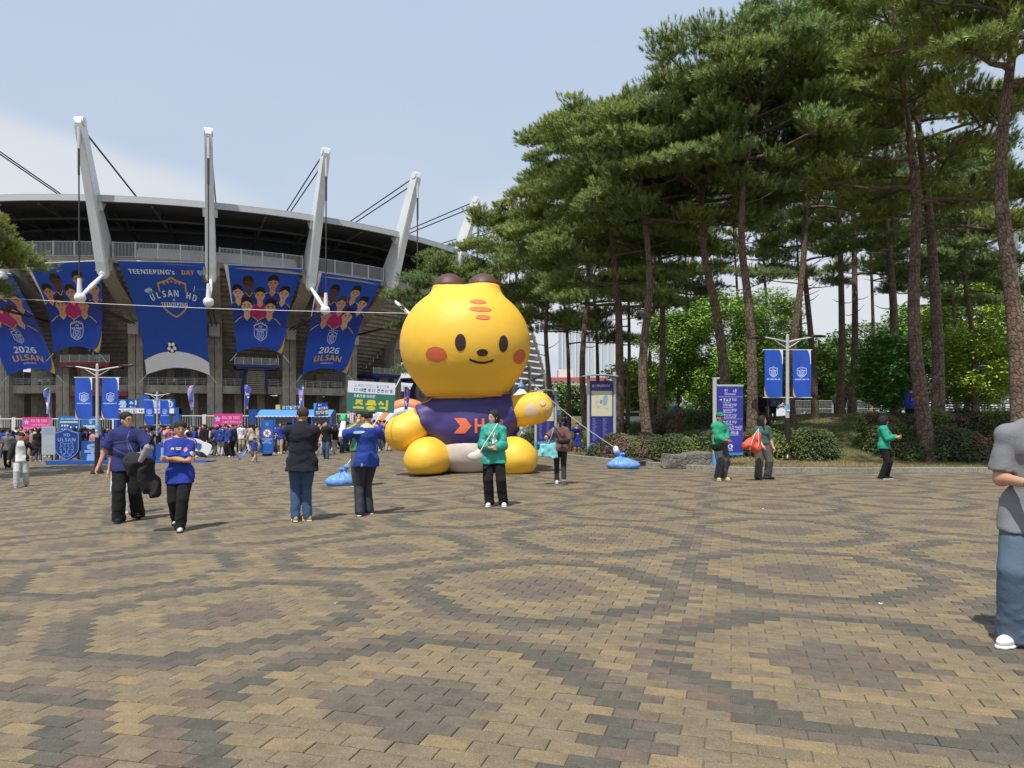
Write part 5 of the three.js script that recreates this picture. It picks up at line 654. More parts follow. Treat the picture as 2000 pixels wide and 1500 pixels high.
{ // youth in the club jersey, arms folded
  const jersey = (p) => { const r = Math.hypot(p[0], p[2] + 0.015); if (p[1] > 1.395 && r < 0.094) return [0.66, 0.29, 0.05]; if (p[1] > 1.26 && Math.abs(p[0]) > 0.1) { const s = (p[2] + 0.02) / 0.022; if (Math.abs(s) < 3 && Math.abs(((s % 2) + 2) % 2 - 1) < 0.45) return [0.7, 0.42, 0.28]; } if (Math.abs(p[0]) > 0.2 && Math.abs(p[2]) < 0.014 && p[1] < 1.1) return [0.66, 0.33, 0.1]; return [0.010, 0.035, 0.30]; };
  const b = person('young person in a royal blue jersey with orange collar, arms folded, black trousers', G(352, 1036), 0.25, { top2head: [824, 1039], res: 0.0125, headCell: 0.0075, yawHead: 0.35, pitchHead: 0.1, seed: 41, skin: 2, feet: { L: [0.03, 0.16, 0.15, 0], R: [-0.07, -0.14, -0.1, 0.03, -0.3] }, hands: { L: [-0.12, 1.13, 0.22], R: [0.12, 1.1, 0.25] }, poles: { L: [0.5, -1, 0.1], R: [-0.5, -1, 0.1] }, handDir: { L: [-1, 0.1, 0], R: [1, 0.1, -0.1] }, palm: { L: [0, 0, -1], R: [0, 0, -1] }, top: { name: 'jersey', paint: jersey, sleeve: 0.95, off: 0.026, loose: 0.04, hem: 0.74, flare: 0.01, wrinkle: 0.008 }, legs: { mat: black, loose: 0.03, ankle: 0.075, length: 0.03, wrinkle: 0.01 }, shoes: cloth(0.5, 0.5, 0.5), sole: black, hair: { style: 'short', fringe: 1, tone: 1 } });
  printOn(b, 1, 0.1, 1.27, 0.06, 0.07, matte(lin(0.5, 0.2, 0.25), 0.7), 'badge', disc); printOn(b, 1, -0.085, 1.285, 0.045, 0.03, matte(lin(0.7, 0.45, 0.2), 0.7), 'mark'); printOn(b, 1, 0.0, 1.295, 0.08, 0.014, white, 'print'); printOn(b, 1, 0.0, 1.27, 0.07, 0.014, white, 'print');
  b.put('arm_patch', onSurface(b.topF, [0.5, 1.2, 0.12], [0, 0, -1], [0, 1, 0], [-1, 0, 0], 0.07, 0.08, 6, 6, 0.004, disc), white);
}
{ // boy running
  const rag = (p) => Math.abs(p[0]) > 0.135 - Math.max(0, p[1] - 1.2) * 0.25 ? [0.016, 0.016, 0.018] : [0.66, 0.66, 0.65];
  const b = person('running child in a white shirt with black sleeves and pale grey trousers', G(41, 951), 0.5, { top2head: [846, 953], res: 0.013, headCell: 0.008, yawHead: -1.2, seed: 47, lean: 0.08, feet: { L: [0.12, -0.16, 0.3, 0.02, -0.3], R: [-0.1, 0.14, 0, 0] }, hands: { R: [-0.32, 0.84, 0.05], L: [0.28, 0.95, 0.02] }, poles: { L: [1, 0, -0.5] }, top: { paint: rag, sleeve: 1.92, off: 0.026, loose: 0.04, hem: 0.8, flare: 0.03, wrinkle: 0.008 }, legs: { mat: cloth(0.50, 0.51, 0.53), loose: 0.032, ankle: 0.08 }, shoes: cloth(0.16, 0.24, 0.38), hair: { style: 'short', fringe: 1 } });
  printOn(b, 1, 0, 1.27, 0.14, 0.05, matte(lin(0.9, 0.9, 0.9), 0.9, { map: canvasTex(256, 96, (c, W, H) => { c.fillStyle = '#d6d6d4'; c.fillRect(0, 0, W, H); write(c, 'WHATSOEVER', W / 2, 48, 36, '#333', { align: 0.5 }); write(c, 'HERE', W / 2, 86, 26, '#333', { align: 0.5 }); }) }), 'chest_print');
}
{ // staff member in the teal jacket
  const b = person('person in a teal windbreaker and black trousers with a white badge, smiling sideways', G(964, 989), -0.08, { H: 1.655, female: 1, res: 0.0125, headCell: 0.0075, yawHead: -0.75, pitchHead: 0.05, seed: 53, skin: 1, feet: { L: [0.17, -0.02, 0.25, 0], R: [-0.07, 0.02, -0.12, 0] }, hands: { L: [0.02, 1.045, 0.24], R: [-0.04, 1.05, 0.23] }, poles: { L: [0.6, -1, -0.4], R: [-0.6, -1, -0.4] }, handDir: { L: [-1, 0, 0.2], R: [1, 0, 0.3] }, palm: { L: [0, 1, 0.3], R: [0, 0, -1] }, curl: { L: 0.8, R: 0.8 }, top: { name: 'windbreaker', mat: new THREE.MeshPhysicalMaterial({ color: lin(0.018, 0.31, 0.235), roughness: 0.5, sheen: 0.3, bumpMap: rep(clothBump, 2, 2), bumpScale: 0.006 }), sleeve: 1.88, off: 0.032, loose: 0.045, puff: 0.012, hem: 0.765, flare: 0.01, collar: 0.035, wrinkle: 0.014 }, legs: { mat: black, loose: 0.03, ankle: 0.085, length: 0.03, wrinkle: 0.009 }, shoes: white, sole: white, hair: { style: 'bob' } });
  printOn(b, 1, 0.02, 1.19, 0.09, 0.1, white, 'badge_card', (u, v) => { const a = u - 0.5, c = v - 0.5; return [a * 0.85 - c * 0.5, a * 0.5 + c * 0.85]; });
  b.put('lanyard', [-1, 1].map((m) => tube([0, 1, 2, 3, 4].map((i) => { const t = i / 4; return V(lerp(m * 0.06, 0.02, t), lerp(1.42, 1.24, t), lerp(0.075, 0.178, t)); }), 0.006, 5)).reduce((a, c) => merge([a, c])), white);
  const bag = thing('shoulder_bag', 'small cream crescent shoulder bag at the hip of the person in teal', 'bag', [-0.62, 0, -12.05], 0.1); part('pouch', netMesh((p) => smin(sdEll(p, [0, 0.87, 0.06], [0.13, 0.075, 0.045]), sdEll(p, [0.05, 0.92, 0.06], [0.05, 0.07, 0.04]), 0.05), [-0.2, 0.7, -0.1], [0.25, 1.1, 0.2], 0.012), cloth(0.62, 0.59, 0.50), bag); part('strap', tube([V(0.08, 0.95, 0.09), V(0.18, 1.12, 0.12), V(0.3, 1.3, 0.08), V(0.38, 1.42, 0.0)], 0.012, 6), cloth(0.60, 0.57, 0.48), bag);
}
{ // person walking away with the cyan bag
  const b = person('person with tied dark hair walking away in a mauve T-shirt and black leggings', G(1094, 946), Math.PI - 0.05, { H: 1.56, female: 1, fat: 0.12, res: 0.0145, headCell: 0.009, seed: 59, feet: { L: [0.08, 0.06, 0.05, 0], R: [-0.09, -0.2, 0, 0.06, 0.85] }, hands: { L: [0.27, 0.98, 0.0], R: [-0.25, 0.93, 0.12] }, poles: { L: [0.8, -0.2, -0.6] }, top: { mat: cloth(0.155, 0.075, 0.07), sleeve: 0.88, off: 0.026, loose: 0.03, hem: 0.84, wrinkle: 0.009 }, legs: { name: 'leggings', mat: cloth(0.016, 0.016, 0.018), loose: 0.006, ankle: 0.055, length: 0.09 }, shoes: white, sole: cloth(0.5, 0.5, 0.48), hair: { style: 'tied', tone: 1 } });
  const z = -16.35; const s = thing('sling_bag', 'black crescent sling bag worn across the back of the mauve T-shirt', 'bag', [1.1, 0, z], 0); part('pouch', netMesh((p) => Math.max(sdEll(p, [0.06, 1.02, 0.2], [0.165, 0.1, 0.06]), (p[1] - 1.035 - (p[0] - 0.06) * 0.1)), [-0.2, 0.85, 0.05], [0.3, 1.15, 0.3], 0.012), cloth(0.02, 0.02, 0.024), s); part('strap', tube([V(-0.14, 1.32, 0.10), V(-0.07, 1.22, 0.165), V(0.02, 1.1, 0.19), V(0.1, 1.03, 0.2)], 0.014, 6), cloth(0.02, 0.02, 0.022), s);
  const c = thing('tote_bag', 'shiny pale cyan tote bag hanging from the shoulder of the person in mauve', 'bag', [0.82, 0, z], 0.3); part('sack', netMesh((p) => Math.max(Math.abs(p[0]) - 0.15 - (0.86 - p[1]) * 0.18, Math.abs(p[1] - 0.78) - 0.135 - 0.02 * Math.sin(p[0] * 9), Math.abs(p[2]) - 0.08) - 0.02 + 0.016 * (noise3(p[0] * 12, p[1] * 12, p[2] * 12) - 0.5) * 2, [-0.3, 0.55, -0.2], [0.3, 1.02, 0.2], 0.014), new THREE.MeshPhysicalMaterial({ color: lin(0.22, 0.66, 0.66), roughness: 0.3, sheen: 0.2 }), c); part('strap', tube([V(-0.02, 0.92, 0.04), V(0.05, 1.1, 0.08), V(0.13, 1.3, 0.05)], 0.018, 6), cloth(0.2, 0.38, 0.55), c);
}
{ // volunteer in the green cap
  const b = person('person in a green cap and green sweatshirt with grey trousers, hands together', G(1406, 938), 0.5, { H: 1.66, fat: 0.25, res: 0.0145, headCell: 0.009, yawHead: -0.05, seed: 61, skin: 2, feet: { L: [0.12, 0, 0.2, 0], R: [-0.12, 0.02, -0.3, 0] }, hands: { L: [0.0, 1.02, 0.25], R: [-0.03, 1.0, 0.27] }, poles: { L: [0.5, -1, -0.5], R: [-0.5, -1, -0.5] }, handDir: { L: [-0.8, -0.3, 0.3], R: [0.8, -0.3, 0.3] }, top: { name: 'sweatshirt', mat: kelly, sleeve: 1.8, off: 0.03, loose: 0.04, hem: 0.9, flare: 0.005, wrinkle: 0.011 }, legs: { mat: charcoal, loose: 0.03, ankle: 0.07, length: 0.06, wrinkle: 0.01 }, shoes: cloth(0.62, 0.45, 0.20), sole: cloth(0.62, 0.5, 0.3), hair: { style: 'short', cap: cloth(0.015, 0.17, 0.075) } });
  const s = thing('waist_bag', 'black waist bag hanging on the hip of the person in the green cap', 'bag', [4.84, 0, -17.22], 0.3); part('pouch', netMesh((p) => Math.max(sdEll(p, [0, 0.85, 0.16], [0.17, 0.13, 0.055]), p[1] - 0.9), [-0.25, 0.65, 0], [0.25, 1, 0.3], 0.014), black, s); part('strap', tube([V(-0.16, 0.88, 0.12), V(0, 0.9, 0.19), V(0.2, 0.93, 0.2), V(0.33, 0.9, 0.1)], 0.016, 6), black, s);
}
{ // volunteer with the orange bag
  const b = person('long-haired person in a dark green polo and grey wide trousers, glancing sideways', G(1489, 936), 0.1, { H: 1.585, female: 1, fat: 0.1, res: 0.0145, headCell: 0.009, yawHead: 1.15, seed: 67, skin: 1, feet: { L: [0.14, 0, 0.7, 0], R: [-0.12, 0, -0.7, 0] }, hands: { L: [0.27, 0.86, 0.08], R: [-0.1, 0.9, 0.24] }, poles: { R: [-1, -0.3, -0.5] }, curl: { R: 0.35 }, top: { name: 'polo_shirt', mat: forest, sleeve: 0.86, off: 0.024, loose: 0.03, hem: 0.955, wrinkle: 0.009 }, legs: { tucked: 1, mat: cloth(0.085, 0.08, 0.072), loose: 0.045, ankle: 0.10, length: 0.03, flare: 0.012, wrinkle: 0.011, waist: 1.03 }, shoes: black, sole: black, hair: { style: 'long' } });
  const s = thing('shoulder_bag', 'large orange nylon bag with white piping under the arm of the long-haired person', 'bag', [5.78, 0, -17.25], 0.2); const sk = part('sack', netMesh((p) => smin(smin(sdCap(p, [-0.17, 0.85, 0.02], [0.12, 0.76, 0.03], 0.09, 0.085), sdCap(p, [-0.1, 0.9, 0.02], [0.14, 1.12, 0.01], 0.11, 0.05), 0.1), sdCap(p, [0.1, 0.8, 0.02], [0.17, 1.1, 0.01], 0.09, 0.045), 0.1) + 0.012 * Math.sin(p[0] * 24 + p[1] * 11 + noise3(p[0] * 8, p[1] * 8, 1) * 4), [-0.4, 0.55, -0.2], [0.4, 1.3, 0.25], 0.014), cloth(0.62, 0.09, 0.035, 0.6), s);
  for (const x of [-0.1, 0.1]) part('piping', tube([V(x - 0.02, 0.76, 0.1), V(x, 0.92, 0.135), V(x * 0.5 + 0.06, 1.12, 0.09), V(0.16, 1.26, 0.02)], 0.008, 5), white, s);
}
{ // staff member in profile by the hedge
  const b = person('person with curly black hair in a teal top and black trousers, beside the hedge', G(1726, 936), 0.95, { H: 1.575, female: 1, res: 0.0145, headCell: 0.009, yawHead: 0.35, pitchHead: 0.15, seed: 71, skin: 0, feet: { L: [0.09, 0.03, 0.1, 0], R: [-0.09, -0.04, -0.1, 0] }, hands: { L: [0.06, 1.16, 0.34], R: [-0.02, 1.14, 0.32] }, poles: { L: [0.7, -0.9, -0.2], R: [-0.7, -0.9, -0.2] }, top: { mat: cloth(0.016, 0.29, 0.19), sleeve: 1.75, off: 0.03, loose: 0.04, hem: 0.83, wrinkle: 0.01 }, legs: { mat: black, loose: 0.026, ankle: 0.085, length: 0.03 }, shoes: black, sole: cloth(0.6, 0.6, 0.6), hair: { style: 'curly' } });
  printOn(b, 1, 0.03, 1.03, 0.08, 0.11, white, 'badge_card');
}
{ // boy in the kit by the shrubs
  const kit = (p) => (p[1] > 1.39 && Math.hypot(p[0], p[2]) < 0.1 ? [0.6, 0.35, 0.12] : Math.abs(p[0]) > 0.155 && p[1] < 1.3 ? [0.02, 0.03, 0.04] : [0.012, 0.03, 0.26]);
  const b = person('child in a blue football kit with one hand at the mouth, by the shrubs', G(1127, 893), 0, { H: 1.36, res: 0.022, seed: 77, skin: 1, feet: { L: [0.09, 0, 0.1, 0], R: [-0.09, 0, -0.1, 0] }, hands: { L: [0.24, 0.82, 0.03], R: [-0.02, 1.44, 0.17] }, poles: { R: [-1, -0.4, 0.2] }, top: { name: 'jersey', paint: kit, sleeve: 1.7, off: 0.024, loose: 0.03, hem: 0.8 }, legs: { name: 'shorts', shorts: 1, mat: cloth(0.012, 0.028, 0.22) }, shoes: white, hair: { style: 'short', fringe: 1 } });
  printOn(b, 1, 0.0, 1.16, 0.16, 0.05, cloth(0.62, 0.42, 0.3), 'chest_print');
}
// ================================================================ pines, broadleaf trees, hedges
function plates(u, v, nx, ny, seed) { // distance to the nearest crack between bark plates, tiling
  const x = u * nx, y = v * ny, ix = Math.floor(x), iy = Math.floor(y); let a = 9, b = 9; for (let j = -1; j <= 1; j++) for (let i = -1; i <= 1; i++) { const cx = ((ix + i) % nx + nx) % nx, cy = ((iy + j) % ny + ny) % ny, px = ix + i + 0.15 + 0.7 * hash3(cx, cy, seed), py = iy + j + 0.15 + 0.7 * hash3(cx, cy, seed + 1), d = Math.hypot(x - px, y - py); if (d < a) { b = a; a = d; } else if (d < b) b = d; } return b - a; }
const barkTex = [[0.36, 0.305, 0.265], [0.335, 0.30, 0.272], [0.40, 0.305, 0.25]].map((c, k) => grain(256, 512, (u, v) => { const w = tfbm(u, v, 6, 7 + k, 3) - 0.5, e = plates(u + w * 0.16, v + w * 0.1, 9, 7, 4), crack = sstep(0.0, 0.3, e), s = 0.66 + 0.26 * crack * (0.8 + 0.5 * (tfbm(u, v, 10, 15 + k, 3) - 0.3)) + 0.5 * (tfbm(u, v * 0.5, 16, 25, 4) - 0.5) + 0.25 * (tfbm(u, v, 40, 5, 2) - 0.5); return [c[0] * s * 1.4, c[1] * s * 1.4, c[2] * s * 1.4]; }));
const barkBump = grain(256, 512, (u, v) => { const w = tfbm(u, v, 6, 7, 3) - 0.5, k = 0.2 + 0.6 * sstep(0.02, 0.25, plates(u + w * 0.16, v + w * 0.1, 9, 7, 4)) + 0.2 * (tfbm(u, v, 24, 5, 2) - 0.5); return [k, k, k]; }, false);
const bark = barkTex.map((t) => matte(lin(0.95, 0.95, 0.95), 1, { map: rep(t, 1, 0.9), bumpMap: rep(barkBump, 1, 0.9), bumpScale: 0.025 }));
function sprig(n, len, w, cone, seed) { // a shoot with needles all round
  const r = rng(seed), P = []; for (let k = 0; k < n; k++) { const a = r() * 6.283, t = r(), y = t * len * 0.9, c = cone * (0.55 + 0.6 * r()) * (1.1 - 0.6 * t), L = len * (0.55 + 0.4 * r()), dx = Math.cos(a) * Math.sin(c), dz = Math.sin(a) * Math.sin(c), dy = Math.cos(c), px = -Math.sin(a) * w, pz = Math.cos(a) * w; P.push(px, y, pz, -px, y, -pz, dx * L, y + dy * L, dz * L); }
  const g = new THREE.BufferGeometry(); g.setAttribute('position', new THREE.Float32BufferAttribute(P, 3)); g.computeVertexNormals(); g.setAttribute('uv', new THREE.Float32BufferAttribute(new Float32Array(P.length / 3 * 2), 2)); return g;
}
function leafSpray(n, spread, size, seed) { const r = rng(seed), P = []; for (let k = 0; k < n; k++) { const c = V((r() - 0.5) * 2, (r() - 0.5) * 1.2, (r() - 0.5) * 2).multiplyScalar(spread), q = new THREE.Quaternion().setFromEuler(new THREE.Euler((r() - 0.5) * 1.6, r() * 6.3, (r() - 0.5) * 1.2)), s = size * (0.7 + r() * 0.6); const p = [[0, 0, -1], [0.5, 0.12, -0.1], [0, 0, 1], [-0.5, 0.12, -0.1]].map(([x, y, z]) => V(x, y, z).multiplyScalar(s).applyQuaternion(q).add(c)); for (const i of [0, 1, 2, 0, 2, 3]) P.push(...p[i].toArray()); }
  const g = new THREE.BufferGeometry(); g.setAttribute('position', new THREE.Float32BufferAttribute(P, 3)); g.computeVertexNormals(); g.setAttribute('uv', new THREE.Float32BufferAttribute(new Float32Array(P.length / 3 * 2), 2)); return g; }
const needleMat = matte(lin(1, 1, 1), 0.7, { vertexColors: true }), leafMat = new THREE.MeshPhysicalMaterial({ color: lin(1, 1, 1), roughness: 0.6 }), hedgeLeaf = matte(lin(1, 1, 1), 0.6);
function bough(n, seed, needles) { // a flattened clump of shoots on one twig, shoots of slightly different greens
  const r = rng(seed), list = [], C = []; for (let k = 0; k < n; k++) { const g = sprig(needles, 0.15, 0.007, 1.2, seed * 50 + k), a = r() * 6.283, q = Math.sqrt(r()) * 0.5, p = V(Math.cos(a) * q, (r() - 0.45) * 0.24 * (1.2 - q), Math.sin(a) * q), o = V(Math.cos(a) * q * 1.7, 0.7 + r() * 0.5, Math.sin(a) * q * 1.7).normalize(), s = 0.9 + r() * 0.45; g.scale(s, s, s).applyQuaternion(new THREE.Quaternion().setFromUnitVectors(V(0, 1, 0), o)).translate(p.x, p.y, p.z); list.push(g); const t = r() < 0.35 ? 1.3 : 1, b = 0.75 + r() * 0.5; for (let i = 0; i < g.attributes.position.count; i++) C.push(b * t, b * (t > 1 ? 1.18 : 1), b * 0.95); }
  const m = merge(list); m.setAttribute('color', new THREE.Float32BufferAttribute(C, 3)); return m; }
const BOUGHS = [1, 2, 3, 4].map((k) => bough(26, k, 32));
const SPRIGS = [sprig(46, 0.2, 0.0085, 1.15, 1), sprig(46, 0.19, 0.0085, 1.3, 2)], SPRAYS = [leafSpray(26, 0.34, 0.075, 3), leafSpray(26, 0.34, 0.075, 4)], HEDGE_SPRAY = leafSpray(40, 0.2, 0.032, 5);
function scatter(parent, name, geo, mat, list, stuff) { const im = new THREE.InstancedMesh(geo, mat, list.length), m = new THREE.Matrix4(), q = new THREE.Quaternion(); list.forEach(([p, dir, s, c, spin], k) => { q.setFromUnitVectors(V(0, 1, 0), dir); q.multiply(new THREE.Quaternion().setFromAxisAngle(V(0, 1, 0), spin)); m.compose(p, q, V(s, s, s)); im.setMatrixAt(k, m); im.setColorAt(k, lin(...c)); }); im.name = name; im.userData.kind = 'stuff'; im.castShadow = im.receiveShadow = true; parent.add(im); return im; }
function pine({ bx, d, tx, ty, cb, R, dia = 0.4, seed, label, dense = 1, tone = 0, bark: bk = 0, back = 0, group = 'tall pines standing on the lawn', gy, bias = 0 }) {
  const r = rng(seed * 131 + 7), x0 = (bx - 1000) / FOCAL * d, y0 = gy ?? (lawnHeight(x0, -d) - 0.1), top = at(tx, ty, d + (r() - 0.5) * 1.2), bot = EYE - (cb - HORIZON) / FOCAL * d, H = top.y - y0;
  const t = thing('pine_tree', label, 'tree', [x0, y0, -d], 0, group), loc = V(x0, y0, -d), n = 14, path = [], rad = [], wob = r() * 6;
  for (let i = 0; i <= n; i++) { const f = i / n, e = sstep(0, 1, f) * 0.6 + f * 0.4; path.push(V((top.x - x0) * e + (Math.sin(f * 5 + wob) * 0.26 + Math.sin(f * 11 + wob * 2) * 0.07) * Math.min(1, f * 2) * (1 - f * 0.4) * 1.6, H * f, (top.z + d) * e + Math.cos(f * 4 + wob) * 0.14 * f)); rad.push(dia / 2 * (Math.pow(1 - f, 0.75) * 0.92 + 0.06) * (i === 0 ? 1.28 : i === 1 ? 1.06 : 1)); }
  const trunkAt = (f) => { const q = f * n, i = Math.min(n - 1, Math.floor(q)); return path[i].clone().lerp(path[i + 1], q - i); };
  part('trunk', tube(path, rad, 12), bark[bk], t);
  const f0 = clamp((bot - y0) / H, 0.2, 0.9), limbs = [], pads = [], NB = Math.round((back ? 18 : 28) * dense);
  for (let b = 0; b < NB; b++) {
    const f = lerp(f0, 0.985, Math.pow((b + r() * 0.8) / NB, 0.85)), u = (f - f0) / (1 - f0), L = R * (0.22 + 0.92 * Math.sin(Math.PI * (0.2 + 0.76 * u))) * (0.7 + 0.5 * r()), az = b * 2.4 + r() * 0.9, o = trunkAt(f), dir = V(Math.cos(az), 0, Math.sin(az)); if (bias) { dir.x += bias * 0.5; dir.normalize(); }
    const rise = lerp(-0.05, 0.55, u) + (r() - 0.4) * 0.3, pts = []; const side = V(-dir.z, 0, dir.x), bend = (r() - 0.5) * 0.5; for (let k = 0; k <= 6; k++) { const s = k / 6; pts.push(o.clone().addScaledVector(dir, L * s).addScaledVector(side, bend * L * s * s).add(V(0, L * (rise * s * (0.5 + 0.5 * s)) + Math.sin(s * 7 + b) * 0.07, 0))); }
    const br = Math.max(0.016, dia * 0.17 * (1.15 - u)); limbs.push(tube(pts, pts.map((_, k) => br * (1 - k / 7.5)), 6, false));
    pads.push([pts[6], 0.62 + 0.2 * r(), dir]); pads.push([pts[5].clone().add(V(0, 0.12, 0)), 0.6, dir]);
    for (const s of [2.6, 3.6, 4.5, 5.3]) { const i = Math.floor(s), a = pts[i].clone().lerp(pts[i + 1], s - i), sd = (r() < 0.5 ? -1 : 1), tl = L * (0.16 + 0.24 * r()) * (1.25 - s / 8), e = a.clone().addScaledVector(side, sd * tl).addScaledVector(dir, tl * 0.5).add(V(0, tl * (0.15 + 0.35 * r()), 0)); limbs.push(tube([a, a.clone().lerp(e, 0.5).add(V(0, 0.05, 0)), e], [br * 0.45, br * 0.32, br * 0.15], 4, false)); pads.push([e, 0.5 + 0.28 * r(), dir]); }
  }
  pads.push([trunkAt(1), 0.6, V(0, 1, 0)]);
  for (let k = 0; k < (back ? 0 : 4); k++) { const f = lerp(f0 * 0.62, f0, r()), o = trunkAt(f), az = r() * 6.3, L = 0.5 + r() * 1.0, e = o.clone().add(V(Math.cos(az) * L, 0.1 + r() * 0.25, Math.sin(az) * L)); limbs.push(tube([o, o.clone().lerp(e, 0.55).add(V(0, -0.08, 0)), e], [0.03, 0.02, 0.008], 5, false)); }
  part('limbs', merge(limbs), bark[bk], t);
  const sets = [[], []], base = [[0.180, 0.262, 0.074], [0.212, 0.285, 0.072], [0.148, 0.228, 0.078]][tone], per = back ? 2 : 3;
  for (const [c, s, dir] of pads) { const hue = r(), w = s * (back ? 1.3 : 0.8); for (let k = 0; k < per; k++) { const a = r() * 6.283, q = k ? Math.sqrt(r()) * 0.9 : 0, p = V(Math.cos(a) * q * w, (r() - 0.4) * 0.34 * w, Math.sin(a) * q * w).add(c), o = V((r() - 0.5) * 0.5, 1, (r() - 0.5) * 0.5).addScaledVector(dir, 0.3).normalize(), g = 0.8 + r() * 0.4; sets[k & 1].push([p, o, (back ? 1.35 : 0.8) + r() * 0.45, [base[0] * g * (0.85 + hue * 0.4), base[1] * g * (0.92 + hue * 0.16), base[2] * g], r() * 6]); } }
  sets.forEach((q, k) => scatter(t, 'crown', BOUGHS[(seed + k * 2) % 4], needleMat, q, 1));
}
const P = (bx, d, tx, ty, cb, R, dia, o) => pine({ bx, d, tx, ty, cb: cb + (d > 27.5 && bx > 0 && bx < 1500 ? 80 : 20), R: R * 1.03, dia, seed: Math.round(bx + d * 10), ...o });
P(1268, 27, 1240, 235, 420, 3.0, 0.43, { label: 'tall pine rising from the purple flowering shrub bed, grey trunk bending slightly', bk: 1 });
P(1420, 27, 1375, 195, 430, 3.0, 0.46, { label: 'leaning pine with dark trunk standing just behind the information sign', bk: 1, tone: 2 });
P(1468, 24.5, 1472, 125, 330, 2.9, 0.41, { label: 'straight reddish pine between the information sign and the blue flag lamp post', bk: 2 });
P(1812, 23, 1735, -60, 400, 3.0, 0.47, { dense: 0.8, label: 'stout pine leaning over the hedge, front trunk of the crossing pair', bk: 0, tone: 1 });
P(1830, 26, 1802, -50, 440, 2.8, 0.46, { dense: 0.8, label: 'stout upright pine, back trunk of the crossing pair behind the hedge', bk: 1, tone: 1 });
P(1994, 18.5, 1978, -220, 170, 2.9, 0.5, { dense: 0.8, label: 'thick dark pine trunk rising beside the person with the phone', bk: 2, tone: 1, bias: -0.4 });
P(1205, 31, 1212, 270, 540, 3.0, 0.46, { label: 'thick pine beside the tall map sign, trunk straight', bk: 0 });
P(1288, 34, 1300, 255, 500, 2.9, 0.36, { label: 'slim dark pine standing behind the pine of the shrub bed', bk: 1, tone: 2 });
P(1146, 36, 1128, 245, 520, 3.2, 0.36, { label: 'pine with slim trunk standing between the two map signs', bk: 0, tone: 1 });
P(1076, 40, 1080, 345, 560, 3.1, 0.34, { label: 'slim pine behind the smaller map sign, next to the inflatable', bk: 1 });
P(1000, 46, 1000, 420, 560, 3.2, 0.36, { label: 'bushy pine behind the head of the inflatable tiger', bk: 1, tone: 1 });
P(870, 47, 880, 520, 670, 3.3, 0.3, { label: 'low wide pine whose branches reach towards the stadium banners', bk: 1, tone: 2, gy: 0 });
P(1545, 32, 1575, 20, 400, 3.0, 0.38, { dense: 0.6, label: 'dark pine with crooked trunk directly behind the blue flag lamp post', bk: 1, tone: 2 });
P(1592, 36, 1570, 70, 520, 2.6, 0.34, { dense: 0.6, label: 'pine with curved leaning trunk on the lawn by the path', bk: 0 });
P(1640, 40, 1640, 70, 470, 2.9, 0.42, { dense: 0.6, label: 'reddish pine, one of a close pair in the middle of the lawn', bk: 2, tone: 1, group: 'close pair of pines on the lawn' });
P(1664, 41, 1668, 60, 520, 2.8, 0.42, { dense: 0.6, label: 'greyish pine, one of a close pair in the middle of the lawn', bk: 0, group: 'close pair of pines on the lawn' });
P(1748, 34, 1742, 40, 520, 2.7, 0.44, { dense: 0.62, label: 'pine with flared base behind the bright green round tree', bk: 0, tone: 2 });
P(1905, 38, 1895, 330, 560, 3.0, 0.34, { label: 'shorter pine with dark layered boughs in front of open sky', bk: 1, tone: 2 });
P(-190, 25, -175, 470, 530, 3.3, 0.4, { label: 'pine whose bough hangs over the curling 2026 banner', bk: 1, tone: 1, gy: 0, dense: 0.8, bias: 0.6 });
[[1110, 52, 1105, 380, 600], [1330, 62, 1335, 330, 560], [1500, 60, 1500, 280, 520], [1225, 56, 1230, 330, 600], [1165, 54, 1165, 420, 600], [1275, 57, 1270, 370, 570], [1700, 55, 1700, 300, 540], [1560, 62, 1555, 330, 560], [1440, 60, 1440, 320, 570], [1790, 60, 1780, 360, 580], [1870, 56, 1860, 450, 580]].forEach(([bx, d, tx, ty, cb], i) => P(bx, d, tx, ty, cb, 4.4, 0.34, { label: 'dark background pine deep in the grove behind the front row', back: 1, tone: 2, bk: i % 3, group: 'background pines deep in the grove' }));
